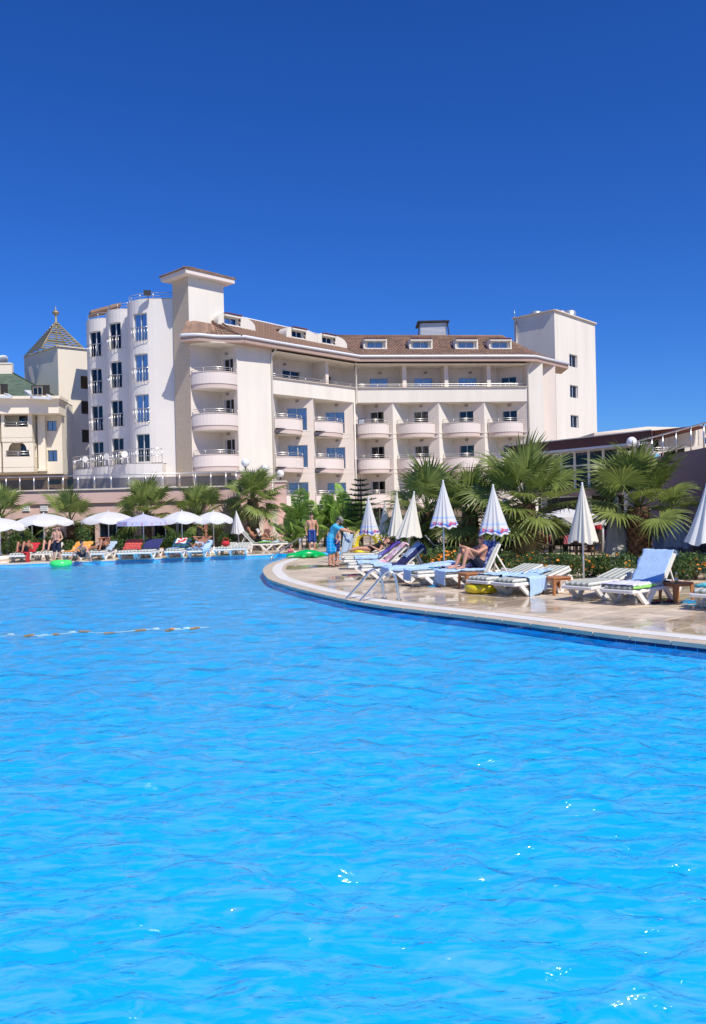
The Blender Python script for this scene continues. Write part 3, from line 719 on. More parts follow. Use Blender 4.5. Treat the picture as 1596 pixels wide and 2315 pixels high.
# corner hip, fan of narrow patches under the chimney tower
ct = C_ + dl_ * 1.0 + pl_ * .0
hip_top = [C_ - nl_ * .0 - dl_ * .1 + pl_ * .1, C_ + dl_ * .5, C_ + dl_ * 1.6, C_ + dl_ * 2.6, LW(tE + .3, -1.2)]
hipz = EAVE + 1.35
hp = ev[:iT]; 
for i in range(len(hp) - 1):
    k0, k1 = i / (len(hp) - 1), (i + 1) / (len(hp) - 1)
    def ht_(k): q = k * (len(hip_top) - 1); j = min(int(q), len(hip_top) - 2); return hip_top[j].lerp(hip_top[j + 1], q - j)
    patches.append((E3(hp[i]), E3(hp[i + 1]), E3(ht_(k0), hipz), E3(ht_(k1), hipz)))
patches.append((E3(hp[-1]), E3(LW(tE + .3, 1.0)), E3(ht_(1.0), hipz), E3(LW(tE + .3, -1.2), hipz)))
rb = MB()
for a, b_, c, d in patches: rb.quad(a, b_, d, c)
# gable side of the left wing roof beside the tower and ridge back slopes
rb.quad(E3(rl0, RIDGE_L), E3(rjl, RIDGE_R), E3(rjl + Vector((-3, 6)), EAVE), E3(rl0 + pl_ * 6, EAVE))
rb.quad(E3(rjl, RIDGE_R), E3(rr_end, RIDGE_R), E3(rr_end + Vector((0, 6)), EAVE), E3(rjl + Vector((0, 6)), EAVE))
rb.add([E3(LW(tE + .3, 1.0)), E3(rl0, RIDGE_L), E3(rl0 + pl_ * 6, EAVE)], [(0, 1, 2)])
roof = rb.build('roof', M['roof_tile'], hotel)
# one interlocking tile, pressed with a roll at its side
tl = MB(); tl.smooth = False
tw, th = .60, .42
prof = [(-.5, .0), (-.36, .055), (-.22, .01), (.0, .0), (.14, .055), (.28, .01), (.5, .0)]
for k in range(len(prof) - 1):
    (x0, z0), (x1, z1) = prof[k], prof[k + 1]
    tl.quad((x0 * tw, 0, z0 + .05), (x1 * tw, 0, z1 + .05), (x1 * tw, th * 1.06, z1 + .012), (x0 * tw, th * 1.06, z0 + .012))
    tl.quad((x0 * tw, 0, z0 + .05), (x0 * tw, 0, .0), (x1 * tw, 0, .0), (x1 * tw, 0, z1 + .05))
tile_mesh = tl.mesh('roof_tile', M['roof_tile'])
allt = []
for (a, b_, c, d) in patches:
    e = (b_ - a); le = e.length
    if le < .12: continue
    mid_e, mid_r = (a + b_) / 2, (c + d) / 2; sl = (mid_r - mid_e); nrow = max(1, int(sl.length / th))
    t = e.normalized(); up = (sl - t * sl.dot(t)).normalized(); nn = t.cross(up)
    if nn.z < 0: nn = -nn
    for r_ in range(nrow):
        k = (r_ + .0) / nrow; p0, p1 = a.lerp(c, k), b_.lerp(d, k); ln = (p1 - p0).length; nc = max(1, round(ln / tw)) if ln > .3 else 0
        for q in range(nc):
            o = p0.lerp(p1, (q + .5) / nc) + nn * random.uniform(.004, .014); sx = ln / nc / tw; sy = (sl.length / nrow) / th
            m4 = Matrix(((t.x * sx, up.x * sy, nn.x, o.x), (t.y * sx, up.y * sy, nn.y, o.y), (t.z * sx, up.z * sy, nn.z, o.z), (0, 0, 0, 1)))
            allt.append((o.length, m4))
allt.sort(key=lambda q: q[0]); hinv = WM[hotel.name].inverted(); rt_rest = MB()
for k, (_, m4) in enumerate(allt):
    if k < 300: link_mesh('roof_tile', tile_mesh, roof, hinv @ m4)
    else: rt_rest.add([m4 @ Vector(p) for p in tl.v], tl.f)
rt_rest.build('roof_tiles', M['roof_tile'], roof, kind='stuff')
rg = MB(); rg.tube([E3(rl0, RIDGE_L + .04), E3(rjl, RIDGE_R + .04)], .10, 6); rg.build('ridge_flashing', M['gutter'], roof)
rg = MB(); rg.tube([E3(rjl, RIDGE_R + .04), E3(rr_end, RIDGE_R + .04), E3(ev[-1] + Vector((-2.2, 1.5)), EAVE + .95)], .13, 6); rg.build('ridge_cap', M['roof_tile'], roof)
rg = MB(); rg.tube([E3(ev[iT + 1], EAVE + .05), E3(rjl, RIDGE_R + .05)], .06, 6); rg.build('valley_flashing', M['black'], roof)
# dormers
def dormer(patch, ku, kv, wd, ht, round_side):
    a, b_, c, d = patch; o = a.lerp(b_, ku).lerp(c.lerp(d, ku), kv); t = Vector(((b_ - a).x, (b_ - a).y)).normalized(); nn = Vector((t.y, -t.x))
    sl = (c.lerp(d, ku) - a.lerp(b_, ku)); sh = Vector((sl.x, sl.y)).length; slope = sl.z / sh; dep = ht / slope * 1.0
    p0, p1 = V2(o) - t * wd / 2, V2(o) + t * wd / 2; z0 = o.z + .04; fr = .28
    m = MB()
    # window face set back, roof hood sloping forward
    q0, q1 = p0 + nn * .0, p1 + nn * .0
    for wn in wall(m, [q0, q1], z0 - .3, z0 + ht - .2, [(wd * .14, wd * .86, z0 + .08, z0 + ht - .34)], depth=.1): window(hotel, wn[0], wn[1], wn[2], wn[3], part='dormer_window')
    m.quad((q0.x + nn.x * .35, q0.y + nn.y * .35, z0 + ht - .18), (q1.x + nn.x * .35, q1.y + nn.y * .35, z0 + ht - .18), (q1.x - nn.x * dep, q1.y - nn.y * dep, z0 + ht), (q0.x - nn.x * dep, q0.y - nn.y * dep, z0 + ht))
    m.bar((q0.x + nn.x * .2, q0.y + nn.y * .2, z0 + ht - .26), (q1.x + nn.x * .2, q1.y + nn.y * .2, z0 + ht - .26), .4, .16)
    m.bar((q0.x + nn.x * .12, q0.y + nn.y * .12, z0 - .02), (q1.x + nn.x * .12, q1.y + nn.y * .12, z0 - .02), .3, .10)
    for q, rd in ((q0, 0), (q1, 1)):
        # cheek: straight, or a broad curved fin on the side away from the tower
        if round_side:
            L = 1.5 if rd else .55; sg = 1 if rd else -1
            prof = [(0, ht - .12)] + [(L * math.sin(R(x)), (ht - .12) * math.cos(R(x)) ** .75 if x < 90 else -.1) for x in range(12, 91, 13)] + [(L, -.1), (0, -.1)]
            vs = [(q.x + t.x * s * sg + nn.x * .18, q.y + t.y * s * sg + nn.y * .18, z0 + z) for s, z in prof] + [(q.x + t.x * s * sg - nn.x * .9, q.y + t.y * s * sg - nn.y * .9, z0 + z) for s, z in prof]
            n_ = len(prof); m.add(vs, [tuple(range(n_))] + [(i, i + 1, n_ + i + 1, n_ + i) for i in range(n_ - 1)])
        else:
            m.prism([q - t * .07 + nn * .2, q + t * .07 + nn * .2, q + t * .07 - nn * dep, q - t * .07 - nn * dep], z0 - .2, z0 + ht - .2)
    o_ = m.build('dormer', M['white_wall'], hotel)
    s = MB(); s.bar((q0.x + nn.x * .3, q0.y + nn.y * .3, z0 + ht - .12), (q1.x + nn.x * .3, q1.y + nn.y * .3, z0 + ht - .12), .35, .05); s.build('dormer_trim', M['roof_red'], o_)
p1_, p2_ = patches[0], patches[1]
Lp = (p1_[1] - p1_[0]).length
for ku in (.10, .585, .83): dormer(p1_, ku, .36, 1.6, .95, True)
a_, b__ = p2_[0], p2_[1]
for u in (866, 970, 1074, 1151): dormer(p2_, t_right(u) / (tr[4] + .6), .33, 1.95, 1.0, False)
# rooftop box with metal lid on the right wing
rc = at(977, 745, 79); b = MB(); b.box((rc.x, 79, RIDGE_R + .2), (2.5, 2.2, 2.4))
for k in range(10): b.box((rc.x, 77.88, RIDGE_R + .05 + k * .12), (2.42, .06, .05))
o = b.build('roof_vent_house', M['frame_white'], hotel); b = MB(); b.box((rc.x, 79, RIDGE_R + 1.50), (3.0, 2.9, .12)); b.bar((rc.x - 1.3, 77.7, RIDGE_R + 1.4), (rc.x - 1.5, 77.7, RIDGE_R - .2), .08, .1); b.bar((rc.x + 1.3, 77.7, RIDGE_R + 1.4), (rc.x + 1.5, 77.7, RIDGE_R - .2), .08, .1); b.build('vent_house_lid', M['black'], o)
# down-pipes
def pipe(pts, name='down_pipe'):
    b = MB(); b.tube(pts, .07, 8); b.build(name, M['white_wall'], hotel)
def P3(p, z): return (p.x, p.y, z)
pp = LW(t5[0] + .12, .09); pipe([P3(LW(t5[0] - .1, .75), EAVE - .2), P3(LW(t5[0] + .0, .5), EAVE - .45), P3(pp, EAVE - 1.0), P3(pp, 0)])
pj = J + (nl_ + nr_).normalized() * .2; pipe([P3(pj + Vector((0, -.6)), EAVE - .3), P3(pj, EAVE - .9), P3(pj, BB - .1), P3(pj + Vector((-.5, .05)), BB - .15)]); pj2 = LW(.28, .1); pipe([P3(pj2, BB), P3(pj2, 0)])
pr = RW(tr[4] + .12, .09); pipe([P3(RW(tr[4] + .5, .75), EAVE - .25), P3(RW(tr[4] + .3, .4), EAVE - .6), P3(pr, EAVE - 1.1), P3(pr, 0)])
# chimney tower with its stone-clad side
TT = at(425, 622, 61.0).z; cr_ = C_ + dl_ * 3.25; back_ = pl_ * 2.05
ch = MB(); ch.prism([C_, cr_, cr_ + back_, C_ + back_], EAVE - .4, TT); ch.build('chimney_tower', M['white_wall'], hotel)
st = MB(); wall(st, [S_, C_], G0, TT - .02); st.v = [(x - .0, y, z) for x, y, z in st.v]; so = st.build('stone_cladding', M['stone'], hotel)
for i in range(1): so.location = so.location + Vector((-.004, -.004, 0))
ov = .62; q = [C_ - dl_ * ov - pl_ * ov, cr_ + dl_ * ov - pl_ * ov, cr_ + dl_ * ov + back_ + pl_ * ov, C_ - dl_ * ov + back_ + pl_ * ov]
b = MB(); b.prism(q, TT - .02, TT + .30); b.build('tower_cornice', M['balcony_pink'], hotel)
b = MB(); q2 = [p + (p - (C_ + cr_ + back_) / 2).normalized() * .1 for p in q]; ctr = (C_ + cr_ + back_) / 2; q2 = [ctr.lerp(p, 1.04) for p in q]
apx = [ctr - dl_ * .5, ctr + dl_ * .5]; zt = TT + .98
b.quad(P3(q2[0], TT + .3), P3(q2[1], TT + .3), P3(apx[1], zt), P3(apx[0], zt)); b.quad(P3(q2[2], TT + .3), P3(q2[3], TT + .3), P3(apx[0], zt), P3(apx[1], zt))
b.add([P3(q2[1], TT + .3), P3(q2[2], TT + .3), P3(apx[1], zt)], [(0, 1, 2)]); b.add([P3(q2[3], TT + .3), P3(q2[0], TT + .3), P3(apx[0], zt)], [(0, 1, 2)]); b.prism(q2, TT + .28, TT + .32)
tr_o = b.build('tower_roof', M['roof_tile'], hotel)
b = MB()
for (e0_, e1_, r0_, r1_) in ((q2[0], q2[1], apx[0], apx[1]), (q2[3], q2[0], apx[0], apx[0])):
    e0v, e1v, r0v, r1v = E3(e0_, TT + .3), E3(e1_, TT + .3), E3(r0_, zt), E3(r1_, zt); sl = (r0v + r1v - e0v - e1v) / 2; nrow = max(2, int(sl.length / .42)); t = (e1v - e0v).normalized(); up = (sl - t * sl.dot(t)).normalized(); nn = t.cross(up); nn = nn if nn.z > 0 else -nn
    for r_ in range(nrow):
        pa, pb = e0v.lerp(r0v, r_ / nrow), e1v.lerp(r1v, r_ / nrow); nc = max(1, round((pb - pa).length / .55))
        for k in range(nc):
            o = pa.lerp(pb, (k + .5) / nc) + nn * .01; sx = (pb - pa).length / nc / tw
            m4 = Matrix(((t.x * sx, up.x, nn.x, o.x), (t.y * sx, up.y, nn.y, o.y), (t.z * sx, up.z, nn.z, o.z), (0, 0, 0, 1))); b.add([m4 @ Vector(p) for p in tl.v], tl.f)
b.build('tower_tiles', M['roof_tile'], tr_o, kind='stuff')
# rounded bays at the left end
bays = MB(); BZ = at(330, 672, 62.4).z; bay_paths = []
def bay(u_r, u_m, u_l, Y):
    xr = at(u_r, 900, Y).x; xm = at(u_m, 900, Y).x; xl = at(u_l, 900, Y + 2.0).x; r = 2.1
    wl_ = xm - xl
    arcp = [Vector((xm - wl_ * math.sin(R(a)), Y + r - r * math.cos(R(a)))) for a in range(90, -1, -9)]
    return [Vector((xl, Y + 5.5)), ] + arcp + [Vector((xr, Y))]
for k, (ur, um, ul, Y) in enumerate(((399, 350, 293.5, 62.7), (300, 285, 245.5, 65.6), (252, 240, 201, 68.6))):
    path = bay(ur, um, ul, Y); bay_paths.append(path); pl = 0.0; P = path
    cum = [0]
    for i in range(1, len(P)): cum.append(cum[-1] + (P[i] - P[i - 1]).length)
    ang0 = cum[1]; arcL = cum[-2] - cum[1]
    s0 = cum[1] + arcL * .50; s1 = s0 + 1.3; ops = []
    zfl = [at(305, v, 63.4).z for v in (1046, 957, 866, 775)]
    for z in zfl: ops.append((s0, s1, z + .02, z + 2.15))
    s2 = cum[1] + arcL * .62
    ops.append((s2, s2 + 1.25, 3.0, 4.35))
    for wn in wall(bays, path, 2.2, BZ, ops, depth=.16): window(hotel, wn[0], wn[1], wn[2], wn[3], gl='glass' if wn[2] > 6 else 'glass_dark')
    n_ = len(P); bays.prism([P[i] for i in range(n_)] + [Vector((P[-1].x, P[-1].y + 5))], BZ - .05, BZ - .02)
    # little french rails
    pm = P[1]; 
    def pts_on(sa, sb, n=7):
        out = []
        for j in range(n):
            s = sa + (sb - sa) * j / (n - 1)
            for i in range(1, len(P)):
                if s <= cum[i] + 1e-6: out.append(P[i - 1].lerp(P[i], (s - cum[i - 1]) / max(cum[i] - cum[i - 1], 1e-9))); break
        return out
    for z in zfl[1:]:
        ra = offset(pts_on(s0 - .08, s1 + .08), .14); rbm = MB(); rbm.tube([P3(p, z + 1.05) for p in ra], .03, 6); rbm.tube([P3(p, z + .02) for p in ra], .022, 6)
        for p in ra: rbm.tube([P3(p, z + .02), P3(p, z + 1.05)], .018, 5)
        for p, e in ((ra[0], pts_on(s0 - .08, s1)[0]), (ra[-1], pts_on(s0, s1 + .08)[-1])): rbm.tube([P3(p, z + 1.05), P3(e, z + 1.05)], .022, 5); rbm.tube([P3(p, z + .05), P3(e, z + .05)], .022, 5)
        rbm.build('window_rail', M['steel'], hotel)
    tp = offset(path[1:], -.15); railing(hotel, tp, BZ, .45, 2, .025, 1.0, 'roof_rail')
    # scalloped terrace in front
    Yb = Y - 1.75; sc = [Vector((p.x * 1.0 - .9, p.y - .3)) if i < 8 else Vector((p.x - .2, p.y - 1.1)) for i, p in enumerate(path)]
    pc = path[1]; ctr = Vector((path[-2].x, path[1].y)); sc = [ctr + (p - ctr) * 1.0 + (p - ctr).normalized() * 1.35 for p in path[1:-1]]
    if k == 0: sc.append(Vector((path[-1].x - .9, path[-1].y - 1.35)))
    zt_ = zfl[0] - .15
    wall(bays, [Vector((sc[0].x, sc[0].y + 4))] + sc + ([sc[-1] + Vector((0, 1.4))] if k == 0 else [sc[-1] + Vector((1.2, 1.0))]), 2.2, zt_, [])
    bays.prism(sc + [Vector((sc[-1].x, sc[0].y)), ], zt_ - .06, zt_)
    ro = railing(hotel, sc, zt_, 1.05, 2, .03, 1.2, 'terrace_rail')
    rbm = MB()
    for i in range(len(sc) - 1):
        for j in range(3): p = sc[i].lerp(sc[i + 1], j / 3); rbm.tube([P3(p, zt_), P3(p, zt_ + 1.0)], .012, 4)
    rbm.build('rail_bars', M['steel'], ro)
bays.build('rounded_bay_wall', M['bay_wall'], hotel)
# tiled eave glimpsed behind the bays, flood-light on the roof edge
bx = at(205, 700, 72); b = MB(); b.bar((bx.x - .5, 73.2, bx.z - .15), (bx.x + 1.9, 74.2, bx.z + .75), 2.4, .2); b.build('rear_roof', M['roof_tile'], hotel)
b = MB(); fl_ = at(333, 662, 62.2); b.box((fl_.x, fl_.y, fl_.z), (.55, .22, .36), R(15)); b.tube([(fl_.x, fl_.y + .1, fl_.z - .1), (fl_.x, fl_.y + .3, fl_.z - .45)], .03, 6); b.build('flood_light', M['black'], hotel)
# hidden rear volume so no light leaks through
b = MB(); b.prism([S_ + Vector((0, .4)), C_ + pl_ * .5, I_ + pl_ * .9, LW(t5[0], -4.4), J + Vector((0, 4.6)), RW(tr[4], -3.0), RW(tr[4], -14), LW(tE, -14) , Vector((-16, 74))], G0, EAVE - .5); b.build('core_block', M['shade_tone_wall'], hotel)
# right stair tower
TC = at(1257, 900, 82.0); TC = V2(TC); zT = at(1253, 702, 82.0).z; da, db = Vector((-math.sin(R(46)), math.cos(R(46)))), Vector((math.sin(R(42)), math.cos(R(42))))
tb_ = MB(); wl_, wr_ = 4.7, 9.0
ops = [(3.0 - .0, 3.0 + 1.75, at(1299, v + 14, 85.5).z, at(1299, v - 14, 85.5).z) for v in (818, 887, 954)]
for wn in wall(tb_, [TC, TC + db * wr_], G0, zT, ops, depth=.2): window(hotel, wn[0], wn[1], wn[2], wn[3], gl='glass', curtain=None)
wall(tb_, [TC + da * wl_, TC], G0, zT); wall(tb_, [TC + da * wl_ + db * wr_, TC + da * wl_], G0, zT); wall(tb_, [TC + db * wr_, TC + da * wl_ + db * wr_], G0, zT)
tb_.prism([TC, TC + db * wr_, TC + da * wl_ + db * wr_, TC + da * wl_], zT - .04, zT - .02); tb_.build('stair_tower', M['white_wall'], hotel)
b = MB(); qq = [TC - da * .06 - db * .06, TC + db * (wr_ + .06) - da * .06, TC + da * (wl_ + .06) + db * (wr_ + .06), TC + da * (wl_ + .06) - db * .06]
for a, c in zip(qq, qq[1:] + qq[:1]): b.bar(P3(a, zT + .05), P3(c, zT + .05), .3, .1)
b.build('tower_coping', M['cap'], hotel)
for u, v in ((1212, 706), (1240, 703), (1265, 702), (1288, 708)):
    p = at(u, v, 86); b = MB(); b.smooth = True; b.lathe([(.0, -.6), (.62, -.6), (.65, -.5), (.65, .32), (.5, .5), (0, .52)], (p.x, p.y, zT + .35), 16); b.build('water_tank', M['galv'], hotel)
b = MB(); b.tube([P3(TC + da * (wl_ - .1), zT), P3(TC + da * (wl_ - .1), zT + .9)], .03, 6); pp = TC + da * (wl_ - .35) - Vector((.06, .06)); b.tube([P3(pp, zT - .3), P3(pp, 10)], .06, 6); b.build('tower_mast', M['steel'], hotel)

# ---------------------------------------------------------------- cream building on the left
cream = thing('apartment_building', 'cream apartment block with green roof, arched balconies and a golden slatted spire', 'building', (-28, 78, 0))
YC = 76.0
c0 = V2(at(133, 900, YC)); ca, cb = Vector((-math.sin(R(46)), math.cos(R(46)))), Vector((math.sin(R(50)), math.cos(R(50))))
zc = at(133, 783, YC).z; cw = MB(); Lr = 7.0
wz = [at(187, v, 78.5).z for v in (868, 924, 988)]
for wn in wall(cw, [c0, c0 + cb * Lr], G0, zc, [(2.1, 3.75, z - .62, z + .62) for z in wz], depth=.12, mats=(0, 0)): window(cream, wn[0], wn[1], wn[2], wn[3], style='one', frame='frame_taupe', gl='glass_dark', curtain=None)
wall(cw, [c0 + ca * 7.0, c0], G0, zc); wall(cw, [c0 + ca * 7 + cb * Lr, c0 + ca * 7], G0, zc); wall(cw, [c0 + cb * Lr, c0 + ca * 7 + cb * Lr], G0, zc)
cw.prism([c0, c0 + cb * Lr, c0 + ca * 7 + cb * Lr, c0 + ca * 7], zc - .06, zc - .03); cw.build('tower_wall', M['cream_wall'], cream)
b = MB(); qq = [c0 - ca * .05 - cb * .05, c0 + cb * (Lr + .05), c0 + ca * 7.05 + cb * Lr, c0 + ca * 7.05]
for a, c in zip(qq, qq[1:] + qq[:1]): b.bar(P3(a, zc + .03), P3(c, zc + .03), .25, .08)
b.build('tower_coping', M['cap'], cream)
# golden slatted pyramid, slat by slat
sc_ = c0 + ca * 4.3 + cb * 1.95; ztop = at(128, 723, YC + 3.5).z; NS = 13; W0 = 4.6
spire = MB(); 
for i in range(4):
    a = R(45 + 90 * i) + math.atan2(cb.y, cb.x); e = sc_ + Vector((math.cos(a), math.sin(a))) * W0 * .705; spire.tube([P3(e, zc), P3(sc_, ztop)], .07, 5)
spire.tube([P3(sc_, zc), P3(sc_, ztop + .9)], .09, 6); so = spire.build('spire', M['gold'], cream)
for k in range(NS):
    f = k / NS; z = zc + .15 + (ztop - zc - .15) * f; wdt = W0 * (1 - f) * .98
    for i in range(4):
        a = R(90 * i) + math.atan2(cb.y, cb.x); d = Vector((math.cos(a), math.sin(a))); t = Vector((-d.y, d.x)); c = sc_ + d * wdt / 2; b = MB()
        b.bar(P3(c - t * (wdt / 2 + .06), z), P3(c + t * (wdt / 2 + .06), z), .10, .085); b.build('slat', M['gold'], so)
b = MB(); b.smooth = True; z = at(127, 703, YC + 3.5).z; b.lathe([(r_ * .62, z_ * .8) for r_, z_ in ((0, -.55), (.12, -.5), (.16, -.3), (.5, -.08), (.56, .02), (.5, .12), (.2, .26), (.08, .34), (.05, .75), (0, .8))], (sc_.x, sc_.y, z), 16); b.build('finial', M['gold'], so)
# main front: direction nearly square to us
g0 = V2(at(139, 940, 72.5)); gd = Vector((-math.cos(R(10)), -math.sin(R(10)) * .6)).normalized()   # leftwards
def GF(s, o=0.0): return g0 + gd * s + Vector((gd.y, -gd.x)) * -o * -1 if False else g0 + gd * s + Vector((-gd.y, gd.x)) * o
# o > 0 goes towards the pool
def gu(u):
    k = ray(u, 930); k = k.x / k.y; return -(g0.x - k * g0.y) / (gd.x - k * gd.y)
zg = lambda v, u=70: at(u, v, 72.0).z
cm = MB(); L = 16.0
zc_top = zg(905); z_bot = zg(1071)
ops = []
for v0, v1 in ((950, 973), (1017, 1043)): ops.append((L - gu(105), L - gu(127) , zg(v1, 115), zg(v0, 115)))
ops = [(L - gu(105) , L - gu(127), o[2], o[3]) for o in ops]
ops = [(min(o[0], o[1]), max(o[0], o[1]), o[2], o[3]) for o in ops]
for wn in wall(cm, [GF(L), GF(0)], z_bot, zc_top, ops + [], depth=.12): window(cream, wn[0], wn[1], wn[2], wn[3], style='one', frame='frame_taupe', gl='glass', curtain='curtain')
wall(cm, [GF(0), GF(0, -8)], z_bot, zc_top)
cm.prism([GF(L), GF(0), GF(0, -8), GF(L, -8)], z_bot - .03, z_bot)
cm.build('front_wall', M['cream_wall'], cream)
# balcony bays standing proud of the wall
def crbay(u0, u1, v_fl, arch):
    s0, s1 = gu(u0), gu(u1); zb = zg(v_fl[1]); zt = zg(v_fl[0]); m = MB(); D = 1.5
    pA, pB = GF(s0, D), GF(s1, D)
    Lb = (pB - pA).length; zr = zg(v_fl[2])
    if arch:
        zs_ = zg(1020); ops = [(Lb * .11, Lb * .86, zr, zs_)]; wall(m, [pA, pB], zb, zs_ + .0, ops, depth=.2)
        n_ = 12; base_ = zs_; tp = zt
        cxa = .485 * Lb; ra = Lb * .30
        prev = None; t = (pB - pA).normalized()
        pts = [(0, base_), (Lb * .11 + .001, base_)] + [(cxa - ra * math.cos(math.pi * i / n_), base_ + ra * 1.0 * math.sin(math.pi * i / n_)) for i in range(n_ + 1)] + [(Lb * .86, base_), (Lb, base_)]
        for (x0, z0), (x1, z1) in zip(pts, pts[1:]):
            if x1 - x0 < 1e-4: continue
            a, c = pA + t * x0, pA + t * x1; m.quad(P3(a, z0), P3(c, z1), P3(c, tp), P3(a, tp))
    else:
        wall(m, [pA, pB], zb, zt, [(Lb * .1, Lb * .87, zr, zt - .05)], depth=.3)
    wall(m, [GF(s0, 0), pA], zb, zt, [(.5, 1.1, zr, zt - .3)]); wall(m, [pB, GF(s1, 0)], zb, zt, [(.5, 1.1, zr, zt - .3)])
    m.prism([pA, pB, GF(s1, 0), GF(s0, 0)], zb, zb + .04); m.prism([pA, pB, GF(s1, 0), GF(s0, 0)], zr - .95, zr - .9)
    o = m.build('balcony_bay', M['cream_wall'], cream)
    railing(o, [pA.lerp(pB, .1), pA.lerp(pB, .5), pA.lerp(pB, .87)], zr, .42, 2, .03, 1)
    wpos = [GF(gu(u0 + (u1 - u0) * .42), .03), GF(gu(u0 + (u1 - u0) * .85), .03)]
    window(cream, wpos[0], wpos[1], zr - .9, zr + 1.2, frame='frame_taupe', gl='glass_dark', curtain=None)
crbay(14, 82, (940, 1002, 968), False); crbay(16, 84, (1003, 1069, 1034), True)
crbay(-60, 10, (940, 1002, 968), False); crbay(-58, 12, (1003, 1069, 1034), True)
b = MB()
for v0, v1 in ((942, 1062),):
    a, c = GF(gu(88), .55), GF(gu(104), .55); b.prism([a, c, GF(gu(104), 0), GF(gu(88), 0)], zg(1062), zg(940)); a, c = GF(gu(87), .7), GF(gu(105), .7); b.prism([a, c, GF(gu(105), .0), GF(gu(87), .0)], zg(1066), zg(1061))
b.build('pilaster', M['cream_trim'], cream)
# cornice in three steps
for v0, v1, o in ((915, 940, 2.0), (909, 915, 2.25), (903, 909, 2.5)):
    b = MB(); b.prism([GF(L, o), GF(-.25 - (o - 2) * .5, o), GF(-.25 - (o - 2) * .5, -.5), GF(L, -.5)], zg(v1), zg(v0)); b.build('cornice', M['cream_trim'], cream)
ze = zg(903); zr_ = at(30, 852, 78).z
a, c = GF(L, 2.3), GF(0, 2.3); r0, r1 = GF(L, -4.0), GF(5.2, -4.0)
b = MB(); b.quad(P3(a, ze), P3(c, ze), P3(r1, zr_), P3(r0, zr_)); b.quad(P3(c, ze), P3(GF(0, -9), ze), P3(GF(5.2, -7), zr_), P3(r1, zr_)); gr_ = b.build('green_roof', M['roof_green'], cream)
b = MB(); b.bar(P3(r0, zr_ + .35), P3(r1, zr_ + .35), .5, .9); b.bar(P3(r1, zr_ + .85), P3(r0, zr_ + .85), .62, .12); b.build('roof_parapet', M['cream_trim'], cream)
b = MB(); b.tube([P3(c, ze + .05), P3(r1, zr_ + .05)], .05, 5); b.build('hip_flashing', M['roof_green'], gr_)
def roofslot(u0, u1, u2, u3, vt, vb):
    # slanted opening in the roof with a white surround and a window behind
    def RP(u, v):   # point on roof plane
        nrm = (Vector(P3(c, ze)) - Vector(P3(a, ze))).cross(Vector(P3(r1, zr_)) - Vector(P3(c, ze))).normalized(); d = ray(u, v); o0 = Vector((0, 0, CAM_H)); tt = (Vector(P3(a, ze)) - o0).dot(nrm) / d.dot(nrm); return o0 + d * tt - Vector((0, .06, -.03))
    A, B_, C2, D2 = RP(u0, vt), RP(u1, vt + 1.5), RP(u3, vb + 2), RP(u2, vb)
    b = MB(); loop = [A, B_, C2, D2]
    for p, q in zip(loop, loop[1:] + loop[:1]): b.bar(p, q, .26, .22)
    b.build('skylight_frame', M['frame_white'], gr_)
    b = MB(); b.quad(A, B_, C2, D2); b.build('skylight_niche', M['cream_wall'], gr_)
    m0, m1 = D2.lerp(A, .12) + (C2 - D2) * .06, D2.lerp(A, .12) + (C2 - D2) * .62
    window(cream, m0 - Vector((0, .14, 0)), m1 - Vector((0, .14, 0)), m0.z + .1, m0.z + .82, frame='frame_taupe', gl='glass_dark', part='skylight_window')
roofslot(58, 100, 77, 115, 886, 899.5); roofslot(-40, 0, -30, 26, 884, 897)
b = MB(); b.smooth = True; p = at(2, 824, 80); Md = Matrix.Translation(p) @ rotm(R(-42), 'Y') @ rotm(R(-12), 'X') @ Matrix.Scale(.8, 4)
b.lathe([(0, 0), (.5, .05), (.95, .2), (1.2, .35), (1.17, .37), (.9, .24), (0, .06)], (0, 0, 0), 20); b.v = [tuple(Md @ Vector(q)) for q in b.v]; b.smooth = False; b.tube([p, p - Vector((-.3, -.2, 1.2))], .05, 6); b.build('satellite_dish', M['frame_white'], cream)
# dark undercroft
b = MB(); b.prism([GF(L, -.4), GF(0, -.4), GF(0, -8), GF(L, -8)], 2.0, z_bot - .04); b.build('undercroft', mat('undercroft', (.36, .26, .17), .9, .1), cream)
for u in (118, 161): p = at(u, 1090, 71.6); b = MB(); b.box((p.x, 72.2, p.z), (1.0, .3, .35)); b.build('vent', M['black'], cream)

# white plastic chairs on the scalloped terrace, a blue-framed board on a balcony
def garden_chair(label, p, rz):
    t = thing('garden_chair', label, 'chair', p, rz, 'white plastic chairs on the hotel terrace'); b = MB(); b.box((0, 0, .42), (.5, .48, .04), bev=.01); b.build('seat', M['plastic_white'], t, world=False)
    b = MB(); b.smooth = True
    vs_ = [(.25 * math.sin(R(a)), .24, .66 + .24 * math.cos(R(a))) for a in range(0, 360, 20)]; n_ = len(vs_); b.smooth = False; b.add(vs_ + [(x, y + .035, z) for x, y, z in vs_], [tuple(range(n_)), tuple(range(2 * n_ - 1, n_ - 1, -1))] + [(i, (i + 1) % n_, n_ + (i + 1) % n_, n_ + i) for i in range(n_)]); b.build('backrest', M['plastic_white'], t, world=False)
    for x in (-.22, .22):
        for y in (-.2, .22): b = MB(); b.bar((x, y, 0), (x * .9, y, .41), .045, .045); b.build('leg', M['plastic_white'], t, world=False)
        b = MB(); b.bar((x * 1.1, -.2, .62), (x * 1.1, .22, .62), .05, .03); b.bar((x * 1.1, -.2, .42), (x * 1.1, -.2, .62), .04, .03); b.build('armrest', M['plastic_white'], t, world=False)
zt_ = at(305, 1046, 63.4).z - .13
